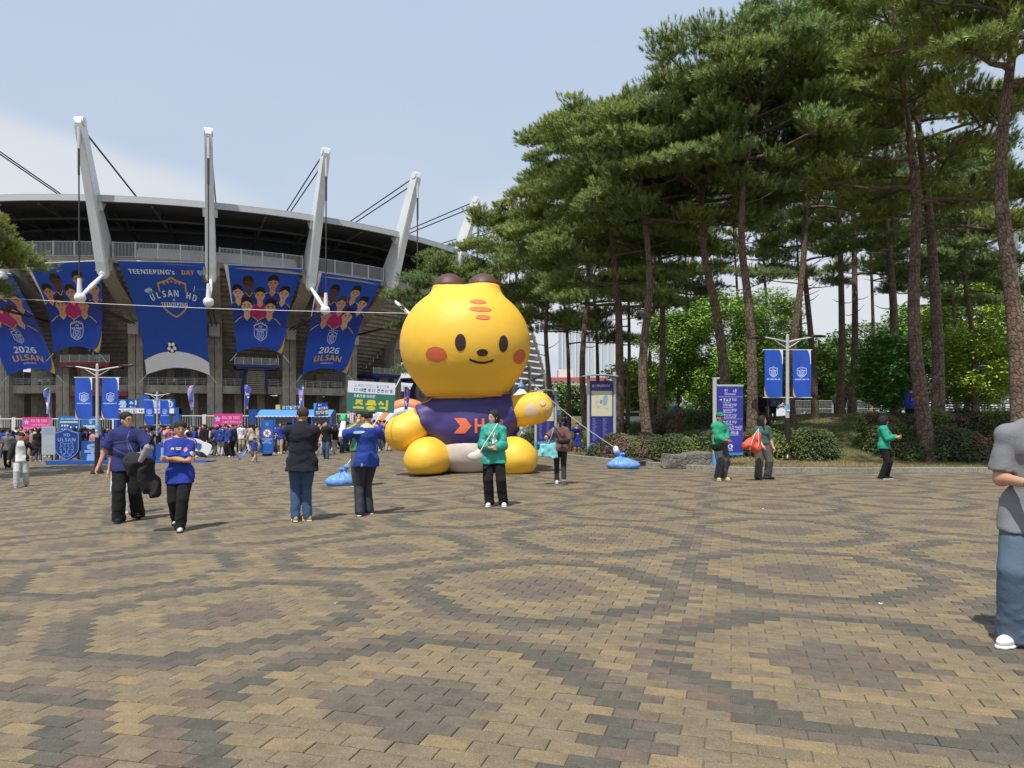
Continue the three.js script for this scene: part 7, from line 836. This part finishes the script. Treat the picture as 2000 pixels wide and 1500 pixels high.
{ // crest display with letter blocks on a long plinth
  const b = gnd(96, 908), d = -b.z, X = (px) => (px - 1000) / FOCAL * d - b.x, Yh = (py) => EYE - (py - HORIZON) / FOCAL * d - b.y, t = thing('crest_display', 'large blue crest display and letter blocks standing on a long blue plinth', 'display', b, -0.06); const w = X(414) - X(92);
  part('plinth', rbox(w, 0.2, 1.0, 0.015, w / 2 - 0.1, 0.1, -0.4), matte(lin(0.012, 0.085, 0.34), 0.5), t);
  const s = X(152) - X(103), tx = canvasTex(256, 328, (c, W, H) => { c.fillStyle = '#1b3d86'; c.fillRect(0, 0, W, H); crest(c, W / 2, H / 2, W * 0.97, '#7f9fd6', { lw: 7 }); }), sh2 = new THREE.Shape(), hh = s * 1.28; sh2.moveTo(-s / 2, hh * 0.36); sh2.lineTo(-s * 0.2, hh * 0.42); sh2.lineTo(0, hh * 0.5); sh2.lineTo(s * 0.2, hh * 0.42); sh2.lineTo(s / 2, hh * 0.36); sh2.lineTo(s / 2, -hh * 0.12); sh2.bezierCurveTo(s / 2, -hh * 0.3, s * 0.2, -hh * 0.42, 0, -hh * 0.5); sh2.bezierCurveTo(-s * 0.2, -hh * 0.42, -s / 2, -hh * 0.3, -s / 2, -hh * 0.12);
  const cg = extrude(sh2, 0.16); const front = new THREE.ShapeGeometry(sh2, 10); { const u = front.attributes.uv, p = front.attributes.position; for (let i = 0; i < p.count; i++) u.setXY(i, p.getX(i) / s / 1.0 + 0.5, p.getY(i) / hh + 0.5); } const cr = part('crest', cg.translate(X(127.5), 0.2 + hh / 2, -0.3), matte(lin(0.02, 0.07, 0.26), 0.4), t); part('crest_face', front.translate(X(127.5), 0.2 + hh / 2, -0.132), matte(lin(0.95, 0.95, 0.95), 0.4, { map: tx }), cr);
  for (const [ch, a, c2] of [['울', 156, 200], ['산', 206, 250], ['H', 262, 300], ['D', 306, 344]]) { const lw = X(c2) - X(a), lt = canvasTex(256, 220, (c, W, H) => { c.fillStyle = '#1f4f9f'; c.fillRect(0, 0, W, H); write(c, ch, W / 2, H * 0.93, H * 1.0, '#8db1da', { weight: 0.15, align: 0.5 }); }); const m = boxSign(lw, lw * 0.85, 0.3, lt, bluePaint); m.name = 'letter_block'; m.position.set(X((a + c2) / 2), 0.2 + lw * 0.425, -0.35); t.add(m); }
  const fw = X(428) - X(384), fx = X(398), fs = new THREE.Shape(); fs.moveTo(-fw * 0.4, 0.32); fs.quadraticCurveTo(-0.1, 0.42, fw * 0.25, 0.2); fs.quadraticCurveTo(fw * 0.62, 0.12, fw * 0.62, -0.02); fs.quadraticCurveTo(fw * 0.56, -0.34, fw * 0.4, -0.4); fs.quadraticCurveTo(fw * 0.3, -0.22, 0, -0.2); fs.quadraticCurveTo(-fw * 0.2, -0.18, -fw * 0.56, -0.08); const fl = part('flag_cutout', extrude(fs, 0.05, 0.01).translate(fx, 0.86, 0.12), matte(lin(0.72, 0.74, 0.78), 0.5), t); part('flag_crest', extrude([[-0.13, 0.12], [0, 0.17], [0.13, 0.12], [0.12, -0.06], [0, -0.18], [-0.12, -0.06]], 0.02).translate(fx + 0.06, 0.86, 0.18), matte(lin(0.05, 0.12, 0.36), 0.5), fl);
  part('orange_cutout', extrude((() => { const q = new THREE.Shape(); q.absellipse(0, 0, 0.3, 0.42, 0, 6.283, false, 0); return q; })(), 0.05).translate(X(378), 0.68, 0.0), matte(lin(0.72, 0.30, 0.06), 0.6), t);
}
{ // no-entry standee
  const b = gnd(522, 890), d = -b.z, w = 24 / FOCAL * d, h = 66 / FOCAL * d, t = thing('standing_sign', 'tall blue standing sign with a red no-running symbol on a black foot', 'sign', b); const tx = canvasTex(256, 720, (c, W, H) => { c.fillStyle = '#2263ba'; c.fillRect(0, 0, W, H); crest(c, W / 2, H * 0.13, W * 0.24, '#8fb2e0', { lw: 4 }); c.fillStyle = '#f1f3f6'; c.beginPath(); c.arc(W / 2, H * 0.4, W * 0.33, 0, 7); c.fill(); c.strokeStyle = '#c23b3b'; c.lineWidth = 16; c.stroke(); c.strokeStyle = '#20222a'; c.lineWidth = 13; c.lineCap = 'round'; const L = (...p) => { c.beginPath(); c.moveTo(W / 2 + p[0], H * 0.4 + p[1]); for (let i = 2; i < p.length; i += 2) c.lineTo(W / 2 + p[i], H * 0.4 + p[i + 1]); c.stroke(); }; L(0, -18, -8, 10, 14, 26, 8, 46); L(-8, 10, -22, 28, -38, 30); L(0, -16, 22, -4, 36, -14); L(0, -16, -22, -8, -28, 6); c.beginPath(); c.arc(6, H * 0.4, 1, 0, 1); c.fillStyle = '#20222a'; c.beginPath(); c.arc(W / 2 + 6, H * 0.4 - 36, 11, 0, 7); c.fill(); c.strokeStyle = '#c23b3b'; c.lineWidth = 14; L(-56, -56, 56, 56); write(c, '가변석에 올라가면', W / 2, H * 0.59, 27, '#e6edf8', { align: 0.5, weight: 0.14 }); write(c, '위험하오니', W / 2, H * 0.645, 27, '#e6edf8', { align: 0.5, weight: 0.14 }); write(c, '올라가지 마세요', W / 2, H * 0.7, 27, '#e6edf8', { align: 0.5, weight: 0.14 }); c.fillStyle = '#9db9e2'; c.fillRect(W * 0.3, H * 0.95, W * 0.4, 5); });
  const m = boxSign(w, h, 0.05, tx, bluePaint); m.position.y = 0.12 + h / 2; t.add(m); part('foot', rbox(w * 0.62, 0.12, 0.4, 0.02, 0, 0.06, 0), black, t);
}
{ // ticket booths under one blue awning
  const d = 46, x0 = (506 - 1000) / FOCAL * d, x1 = (650 - 1000) / FOCAL * d, y0 = groundY((x0 + x1) / 2), t = thing('ticket_booth', 'row of blue ticket booths under a long bright blue awning with white fringe', 'booth', [x0, y0, -d]), w = x1 - x0, h = Y46(812) - y0, ht = Y46(800) - y0;
  part('awning', sheet(14, 3, (u, v) => V(u * w, lerp(h, ht, v), 0.6 - v * 0.9), 0.04), matte(lin(0.07, 0.24, 0.66), 0.6), t); part('fringe', sheet(60, 1, (u, v) => V(u * w, h - 0.1 * (1 - v) * (0.7 + 0.3 * Math.sin(u * 120)), 0.605), 0.01), white, t); part('back_wall', box(w, ht, 0.1, w / 2, ht / 2, -0.9), matte(lin(0.03, 0.04, 0.08), 0.7), t); for (let i = 0; i <= 4; i++) part('post', box(0.12, h, 0.12, w * i / 4, h / 2, 0.5), bluePaint, t); part('counter', box(w, 0.9, 0.4, w / 2, 0.45, -0.1), matte(lin(0.05, 0.12, 0.3), 0.6), t); part('side_panel', box(0.5, ht, 0.1, -0.2, ht / 2, 0.55), matte(lin(0.015, 0.06, 0.26), 0.6), t);
  const tx = canvasTex(512, 96, (c, W, H) => { c.fillStyle = '#3b4a5c'; c.fillRect(0, 0, W, H); c.fillStyle = '#d9c45a'; c.fillRect(0, 0, 90, H); write(c, '무인발권기', 130, 80, 76, '#dfe5ea', { weight: 0.13 }); }); const m = boxSign(1.6, 0.3, 0.06, tx, charcoal); m.name = 'sign_board'; m.position.set((560 - 506) / FOCAL * d, ht + 0.16, -0.3); t.add(m);
}
// feather flags
[[97, 757, 808, 46, 0], [205, 752, 812, 45, 1], [378, 752, 801, 46, 2], [478, 751, 800, 46, 3], [593, 752, 799, 46, 4], [790, 755, 800, 46, 5]].forEach(([px, t0, t1, d, k]) => { const x = (px - 1000) / FOCAL * d, y0 = groundY(x), hi = Y46(t0, d) - y0, lo = Y46(t1, d) - y0, tx = canvasTex(64, 256, (c, W, H) => { c.fillStyle = k % 2 ? '#3a55b8' : '#7f93dc'; c.fillRect(0, 0, W, H); const r = rng(k + 3); for (let i = 0; i < 16; i++) { c.fillStyle = ['#e8ecf6', '#2747a8', '#e0a080', '#c9586a'][i % 4]; c.fillRect(r() * W, r() * H, 14 + r() * 20, 10 + r() * 24); } }); const t = thing('feather_flag', ['slim feather flag above the first pink banner', 'feather flag with printed figures behind the flag lamp post', 'pale feather flag beside the entrance gate letters', 'slim blue feather flag above the second pink banner', 'blue feather flag above the ticket booths', 'printed feather flag beside the placard and inflatable'][k], 'flag', [x, y0, -d], 0, 'feather flags along the gate line'); part('pole', rod(V(0, 0, 0), V(0, hi, 0), 0.025, 0.012, 8), galv, t); part('sail', sheet(6, 16, (u, v) => { const w = 0.5 * (k === 1 ? 1 : 0.75) * (v > 0.8 ? Math.sqrt(Math.max(0.02, 1 - Math.pow((v - 0.8) / 0.2, 2))) : 0.55 + 0.45 * v / 0.8); return V(u * w * (k % 2 ? 1 : -1), lerp(lo, hi, v), 0.08 * Math.sin(v * 6 + u * 3 + k)); }, 0.006), matte(lin(0.9, 0.9, 0.9), 0.7, { map: tx }), t); });
// party tents, loudspeaker, car, far buildings, lawn fence, bleachers, mast
function tent(px, d, eave, peak, half, colA, colB, label, gy) { const x = (px - 1000) / FOCAL * d, y0 = gy ?? groundY(x), he = Y46(eave, d) - y0, hp = Y46(peak, d) - y0, w = half / FOCAL * d, t = thing('party_tent', label, 'tent', [x, y0, -d], 0.2, 'peaked party tents'); const prof = []; for (let i = 0; i <= 8; i++) { const f = i / 8; prof.push([w * 1.2 * Math.pow(1 - f, 1.5) + 0.03, he + (hp - he) * f]); } const roof = new THREE.LatheGeometry(prof.map(([a, b]) => new THREE.Vector2(a, b)), 4).rotateY(Math.PI / 4); part('roof', roof, colA, t); part('valance', box(w * 1.72, 0.5, w * 1.72, 0, he - 0.24, 0), colB, t); part('peak_cap', new THREE.ConeGeometry(0.3, 0.7, 8).translate(0, hp + 0.2, 0), colB, t); for (const a of [-1, 1]) for (const b of [-1, 1]) part('leg', box(0.08, he, 0.08, a * w * 0.82, he / 2, b * w * 0.82), galv, t); }
const tentWhite = matte(lin(0.75, 0.76, 0.78), 0.6), tentGreen = matte(lin(0.12, 0.48, 0.06), 0.6);
tent(1313, 62, 794, 768, 24, tentWhite, tentGreen, 'white tent with green valance and peak in the grove, the nearer one', 0.2); tent(1332, 68, 792, 768, 20, tentWhite, tentGreen, 'white tent with green valance and peak, half behind its neighbour', 0.2); tent(1018, 60, 772, 752, 16, tentWhite, matte(lin(0.12, 0.3, 0.6), 0.6), 'white peaked tent with blue valance behind the inflatable shoulder'); tent(748, 55, 812, 795, 26, tentWhite, tentWhite, 'white tent behind the placard among the crowd'); tent(1085, 62, 800, 786, 9, tentWhite, matte(lin(0.12, 0.3, 0.6), 0.6), 'small white and blue tent behind the smaller map sign');
{ const b = at(795, 795, 52), t = thing('inflatable_booth', 'orange and white inflatable arch behind the placard', 'inflatable', [b.x, groundY(b.x), -52]); part('arch', new THREE.TorusGeometry(1.5, 0.55, 12, 24, Math.PI).translate(0, 1.2, 0), matte(lin(0.72, 0.24, 0.10), 0.5), t); part('stripe', new THREE.TorusGeometry(1.35, 0.53, 12, 24, Math.PI).scale(1, 0.92, 1).translate(0, 1.1, 0.12), white, t); part('wall', box(2.2, 1.2, 0.3, 0, 0.6, -0.3), white, t); }
{ const b = gnd(10, 889), t = thing('loudspeaker', 'black loudspeaker box on a stand at the edge of the crowd', 'loudspeaker', b); part('cabinet', rbox(0.42, 0.66, 0.4, 0.02, 0, 1.35, 0), black, t); part('grille', rbox(0.36, 0.6, 0.02, 0.005, 0, 1.35, 0.21), matte(lin(0.02, 0.02, 0.02), 1), t); part('pole', rod(V(0, 0.1, 0), V(0, 1.05, 0), 0.02), black, t); for (const a of [0, 2.1, 4.2]) part('leg', rod(V(0, 0.5, 0), V(Math.cos(a) * 0.4, 0, Math.sin(a) * 0.4), 0.015), black, t); }
{ const x = (1229 - 1000) / FOCAL * 58, t = thing('parked_car', 'white car parked beyond the grove, seen from the back', 'car', [x, 0.62, -58]); const paint = new THREE.MeshPhysicalMaterial({ color: lin(0.75, 0.76, 0.77), roughness: 0.3, clearcoat: 0.6 }); part('body', [rbox(1.75, 0.62, 4.2, 0.14, 0, 0.62, 0, 3)], paint, t); part('cabin', new THREE.CylinderGeometry(0.92, 1.16, 0.6, 4, 1).rotateY(Math.PI / 4).scale(1, 1, 1.5).translate(0, 1.18, 0), paint, t); part('rear_window', rbox(1.2, 0.36, 0.05, 0.02, 0, 1.2, 1.12), matte(lin(0.02, 0.02, 0.025), 0.1), t); for (const s of [-1, 1]) { part('tail_light', rbox(0.3, 0.16, 0.05, 0.02, s * 0.66, 0.76, 2.09), matte(lin(0.45, 0.02, 0.02), 0.3), t); for (const z of [-1.3, 1.3]) { const w = part('wheel', new THREE.CylinderGeometry(0.31, 0.31, 0.2, 18).rotateZ(Math.PI / 2).translate(s * 0.8, 0.31, z), black, t); part('rim', new THREE.CylinderGeometry(0.18, 0.18, 0.215, 12).rotateZ(Math.PI / 2).translate(s * 0.8, 0.31, z), galv, w); } } }
{ // apartment block with red band, glass tower
  const d = 170, X = (px) => (px - 1000) / FOCAL * d, t = thing('apartment_block', 'distant white apartment block with red roof band and rows of windows', 'building', [X(1125), 0, -d]); const w = X(1185) - X(1075), h = Y46(742, d), wallM = matte(lin(0.68, 0.67, 0.65), 0.8), win = matte(lin(0.10, 0.13, 0.16), 0.2); part('wall', box(w, h, 12, 0, h / 2, 0), wallM, t); part('roof_band', box(w + 0.3, 1.1, 12.3, 0, h - 0.3, 0), matte(lin(0.45, 0.12, 0.12), 0.8), t); for (let r = 0; r < 4; r++) for (let c = 0; c < 6; c++) { const f = part('window', box(w / 6 * 0.66, 1.1, 0.3, -w / 2 + w / 6 * (c + 0.5), h - 2.2 - r * 2.3, 6.02), win, t); part('sill', box(w / 6 * 0.7, 0.15, 0.5, -w / 2 + w / 6 * (c + 0.5), h - 2.9 - r * 2.3, 6.1), wallM, f); } part('roof_hut', box(w * 0.25, 2.2, 6, -w * 0.2, h + 1.2, 0), wallM, t);
  const d2 = 230, X2 = (px) => (px - 1000) / FOCAL * d2, t2 = thing('glass_tower', 'tall pale glass building with vertical ribs behind the pines', 'building', [X2(1150), 0, -d2]), w2 = X2(1205) - X2(1092), h2 = Y46(590, d2); part('wall', box(w2, h2, 14, 0, h2 / 2, 0), matte(lin(0.50, 0.57, 0.64), 0.4), t2); for (let c = 0; c < 10; c++) part('rib', box(0.5, h2, 0.8, -w2 / 2 + w2 / 9.2 * c + 0.3, h2 / 2, 7.2), matte(lin(0.68, 0.70, 0.72), 0.5), t2);
}
{ // chain-link style lawn fence, bleachers, floodlight mast
  for (let i = 0; i < 5; i++) { const p0 = 1552 + i * 38, d = 53, a = (p0 - 1000) / FOCAL * d, w = 36 / FOCAL * d, y = lawnHeight(a, -d) - 0.1, h = Y46(782, d) - y, t = thing('mesh_fence_panel', 'wire mesh fence panel closing the far side of the lawn', 'fence', [a, y, -d], 0, 'wire mesh fence panels behind the lawn'); for (const x of [0, w]) part('post', box(0.07, h, 0.07, x, h / 2, 0), galv, t); for (const q of [0.05, 0.5, 0.98]) part('rail', box(w, 0.045, 0.045, w / 2, h * q, 0), galv, t); const g = []; for (let x = 0.08; x < w; x += 0.11) g.push(box(0.012, h, 0.012, x, h / 2, 0)); for (let y2 = 0.1; y2 < h; y2 += 0.11) g.push(box(w, 0.012, 0.012, w / 2, y2, 0)); part('wires', merge(g), galv, t); }
  const d = 44, x = (1915 - 1000) / FOCAL * d, y = lawnHeight(x, -d) - 0.15, t = thing('bleachers', 'grey metal bleachers with rows of slat seats behind the hedges', 'bleachers', [x, y, -d], -0.1), seatM = matte(lin(0.20, 0.23, 0.24), 0.5); for (let r = 0; r < 6; r++) { part('seat_row', box(5.2, 0.07, 0.3, 0, 0.35 + r * 0.34, -r * 0.55), seatM, t); part('riser', box(5.2, 0.1, 0.04, 0, 0.2 + r * 0.34, -r * 0.55 + 0.2), matte(lin(0.10, 0.10, 0.10), 0.8), t); } for (let i = 0; i < 7; i++) part('post', box(0.07, 2.2, 0.07, -2.5 + i * 0.84, 1.1, 0.5), galv, t); part('top_rail', box(5.2, 0.05, 0.05, 0, 2.2, 0.5), galv, t); part('plank', box(1.6, 0.06, 0.25, 0.9, 0.92, 0.45), matte(lin(0.5, 0.36, 0.14), 0.8), t); part('shelter', sheet(8, 4, (u, v) => V((u - 0.5) * 5.2, 2.9 + v * 0.4, -3.2 + v * 1.2), 0.05), matte(lin(0.25, 0.3, 0.32), 0.4), t);
  const m = thing('light_mast', 'slim grey floodlight mast with a control box at the picture edge', 'mast', [(1984 - 1000) / FOCAL * 40, lawnHeight(28, -40) - 0.1, -40]); part('pole', new THREE.CylinderGeometry(0.1, 0.2, 13, 14).translate(0, 6.5, 0), galv, m); part('control_box', rbox(0.55, 0.95, 0.3, 0.03, -0.3, 2.7, 0.1), greyPaint, m);
}
{ // dropped black mat on the lawn edge
  const p = gnd(1262, 908), t = thing('rubber_mat', 'curled black rubber mat lying over the kerb next to the sandbag', 'mat', [p.x + 0.15, 0.13, p.z + 0.1], 0.5); part('sheet', sheet(12, 4, (u, v) => V((u - 0.5) * 1.3, 0.03 + 0.2 * Math.max(0, u - 0.6) * Math.sin(u * 6) + 0.05 * Math.sin(u * 5), (v - 0.5) * 0.4), 0.02), matte(lin(0.02, 0.02, 0.02), 0.8), t);
}
// ================================================================ spectators further off: a few built figures, copied as individuals
const moods = [
  { feet: { L: [0.1, 0, 0.15, 0], R: [-0.1, 0, -0.15, 0] } },
  { feet: { L: [0.08, 0.2, 0, 0], R: [-0.08, -0.2, 0, 0.04, 0.4] }, hands: { L: [0.24, 0.84, -0.14], R: [-0.24, 0.86, 0.2] } },
  { feet: { L: [0.09, -0.18, 0, 0.04, 0.4], R: [-0.08, 0.2, 0, 0] }, hands: { L: [0.25, 0.86, 0.18], R: [-0.25, 0.84, -0.12] }, female: 1, hair: { style: 'long' } },
  { feet: { L: [0.11, 0, 0.2, 0], R: [-0.1, 0.02, -0.1, 0] }, hands: { L: [0.05, 1.12, 0.27], R: [-0.05, 1.13, 0.27] }, poles: { L: [0.4, -1, -0.4], R: [-0.4, -1, -0.4] }, female: 1, hair: { style: 'bob' } },
  { feet: { L: [0.1, 0, 0.1, 0], R: [-0.12, 0.04, -0.2, 0] }, hands: { L: [0.1, 1.42, 0.28], R: [-0.1, 1.42, 0.28] }, poles: { L: [0.8, -1, 0], R: [-0.8, -1, 0] } },
];
const protos = moods.map((m, i) => { const r = new THREE.Group(); const b = buildPerson({ H: 1.7, res: 0.034, headCell: 0.022, handCell: 0.016, face: false, seed: 100 + i, top: { mat: white, sleeve: i % 2 ? 0.85 : 1.7, off: 0.026, loose: 0.03, hem: 0.8 }, legs: { mat: black, loose: 0.024, ankle: 0.08 }, ...m }, r); printOn(b, -1, 0, 1.2, 0.16, 0.17, white, 'back_number'); return r; });
const numMats = ['21', '7', '10', '19', '4'].map((n) => matte(lin(0.9, 0.9, 0.9), 0.8, { map: numberTex(n, '#e9a46a', '#1b348f') }));
const TOPS = [['blue club jersey', royal, 1], ['blue club jersey', royal, 1], ['white T-shirt', white], ['black top', black], ['grey hooded top', cloth(0.22, 0.22, 0.23)], ['navy jacket', cloth(0.02, 0.03, 0.09)], ['purple blue shirt', cloth(0.05, 0.05, 0.22), 1], ['pink top', cloth(0.5, 0.2, 0.28)], ['cream jacket', cloth(0.5, 0.45, 0.36)], ['red top', cloth(0.32, 0.04, 0.05)]];
const PANTS = [['black trousers', black], ['blue jeans', denim], ['pale trousers', cloth(0.45, 0.45, 0.44)], ['beige trousers', cloth(0.36, 0.3, 0.22)], ['dark grey trousers', charcoal]];
const figures = ['', 'striding', 'long hair', 'dark bob', 'hands up'];
function spectator(x, z, yaw, k, ti, pi, H, place, group, y) {
  const c = protos[k].clone(), num = TOPS[ti][2]; c.name = numbered('person'); const kids = [...c.children]; for (const m of kids) { if (m.name === 'shirt') m.material = TOPS[ti][1]; if (m.name === 'trousers') m.material = PANTS[pi][1]; if (m.name === 'back_number') { if (num) m.material = numMats[(k + pi) % 5]; else c.remove(m); } if (m.name === 'hair') m.material = HAIR[(k + ti) % 3]; if (m.name === 'shoe') m.material = (ti + pi) % 2 ? white : black; }
  c.position.set(x, y ?? groundY(x), z); c.rotation.y = yaw; c.scale.setScalar(H / 1.7); tag(c, 'person in ' + (/jersey|shirt|top|jacket/.test(TOPS[ti][0]) ? 'a ' : '') + TOPS[ti][0] + ' and ' + PANTS[pi][0] + (figures[k] ? ', ' + figures[k] : '') + ', ' + place, 'person', group); scene.add(c); return c;
}
{
  const r = rng(2026), crowd = 'spectators gathered before the gate line';
  // hand-placed middle distance: [px, feet y, height, yaw, figure, top, trousers]
  [[637, 897, 1.7, 0.1, 1, 3, 1], [455, 893, 1.72, -1.9, 0, 5, 0], [430, 890, 1.66, 3.0, 0, 0, 2], [415, 889, 1.6, 2.8, 1, 6, 2], [378, 889, 1.62, 2.5, 2, 0, 1], [225, 897, 1.62, 0.2, 0, 3, 0], [275, 892, 1.68, 3.1, 0, 0, 0], [288, 890, 1.6, 0.1, 3, 0, 1], [540, 882, 1.65, 2.6, 1, 4, 4], [555, 881, 1.6, 0.4, 2, 8, 0], [675, 883, 1.66, 2.9, 1, 5, 0], [688, 878, 1.6, 3.0, 2, 0, 0], [210, 893, 1.66, 0.6, 3, 3, 0], [15, 915, 1.62, 0.5, 1, 4, 0], [70, 889, 1.66, 1.2, 2, 3, 4], [50, 890, 1.6, 0.5, 3, 2, 1], [182, 893, 1.62, 2.9, 0, 6, 1], [108, 900, 1.68, 0.4, 0, 4, 4], [745, 868, 1.68, 2.8, 0, 4, 0], [755, 862, 1.6, 3.1, 2, 2, 0], [662, 868, 1.66, 0.2, 4, 6, 0], [440, 878, 1.6, 0.3, 3, 7, 1], [470, 880, 1.64, 1.9, 1, 2, 0], [400, 880, 1.62, 0.1, 0, 9, 0]].forEach(([px, py, H, yaw, k, ti, pi]) => { const g = gnd(px, py); spectator(g.x, g.z, yaw, k, ti, pi, H, 'before the crowd', 'people on the paving before the main crowd'); });
  for (let i = 0; i < 135; i++) { const px = 5 + 775 * ((i * 0.618034) % 1), d = 35.5 + 10 * r(), x = (px - 1000) / FOCAL * d; if (Math.abs(px - 307) < 4) continue; spectator(x, -d, r() < 0.5 ? Math.PI + (r() - 0.5) * 1.6 : (r() - 0.5) * 2.4, Math.floor(r() * 5), Math.floor(r() * 10), Math.floor(r() * 5), 1.5 + r() * 0.25, 'in the gate crowd', crowd); }
  for (let i = 0; i < 16; i++) { const px = 1022 + 115 * r(), d = 48 + 12 * r(); spectator((px - 1000) / FOCAL * d, -d, r() * 6.3, Math.floor(r() * 5), Math.floor(r() * 10), Math.floor(r() * 5), 1.5 + r() * 0.25, 'behind the inflatable', 'small crowd behind the inflatable', Math.max(0, lawnHeight((px - 1000) / FOCAL * d, -d))); }
  [[1018, 34, 4, 2, 3, 0.2], [1028, 35, 0, 4, 3, 0.2]].forEach(([px, d, k, ti, pi, yaw]) => spectator((px - 1000) / FOCAL * d, -d, yaw, k, ti, pi, 1.6, 'by the inflatable leg', 'people beside the inflatable'));
  [[1634, 50, 0, 4, 4, 2.9, 1.72], [1646, 50, 0, 5, 0, 3.0, 1.7], [1547, 37, 1, 9, 0, 0.3, 1.2], [1488, 39, 0, 3, 0, 3.1, 1.66], [1510, 38, 0, 5, 0, 3.0, 1.7], [1300, 36, 3, 5, 1, 0.9, 1.3], [1322, 36, 0, 0, 0, -0.6, 1.35]].forEach(([px, d, k, ti, pi, yaw, H]) => { const x = (px - 1000) / FOCAL * d; spectator(x, -d, yaw, k, ti, pi, H, 'among the pines', 'people on the lawn', lawnHeight(x, -d)); });
  { const d = 30, x = (1779 - 1000) / FOCAL * d, c = spectator(x, -d, Math.PI, 0, 0, 0, 1.72, 'behind the hedge', undefined, lawnHeight(x, -d)); c.children.find((m) => m.name === 'back_number').material = numMats[3]; }
  [[645, 3], [78, 2], [95, 2], [305, 0], [318, 4], [340, 2]].forEach(([px, ti]) => { const p = onCyl(px, 745, 60.5); spectator(p.x, p.z, 0.2, ti % 5, ti, 0, 1.7, 'on the stadium deck', 'people on the stadium deck', 8.6); });
  // child with a flag, person with the small placard
  const g = gnd(497, 903), ch = spectator(g.x, g.z, 2.6, 1, 0, 3, 1.08, 'carrying a flag'); ch.children.find((m) => m.name === 'back_number').material = numMats[4]; const fl = thing('hand_flag', 'small blue and white flag trailing from the hand of the walking child', 'flag', [g.x - 0.3, g.y, g.z + 0.1]); part('stick', rod(V(0.05, 0.62, 0), V(-0.28, 0.05, 0.05), 0.012), white, fl); part('cloth', sheet(8, 4, (u, v) => V(-0.28 + u * 0.3 - v * 0.08, 0.06 + u * 0.46 + v * 0.1, 0.05 + 0.05 * Math.sin(u * 6)), 0.004), cloth(0.10, 0.22, 0.55), fl);
  const q = at(630, 800, 37), y0 = groundY(q.x); spectator(q.x + 0.05, q.z - 0.05, 0.1, 4, 0, 0, 1.7, 'holding a placard'); const pl = thing('small_placard', 'small blue placard with yellow Korean name held above the crowd', 'placard', [q.x, q.y, q.z + 0.3]); const tx = canvasTex(256, 256, (c, W, H) => { c.fillStyle = '#1f3f9e'; c.fillRect(0, 0, W, H); c.fillStyle = '#3fa0e0'; c.beginPath(); c.moveTo(0, 0); c.lineTo(W * 0.24, 0); c.lineTo(0, H * 0.7); c.fill(); write(c, '울산', W * 0.3, 52, 36, '#e6ecf6', { weight: 0.13 }); write(c, '남구청장', W * 0.28, 118, 50, '#eef2f8', { weight: 0.15 }); write(c, '최덕종', W * 0.1, 214, 82, '#e6dd3c', { weight: 0.17 }); }); pl.add(boxSign(0.72, 0.68, 0.03, tx, bluePaint)); pl.rotation.z = 0.06;
}
lit(scene);
renderer.render(scene, camera);
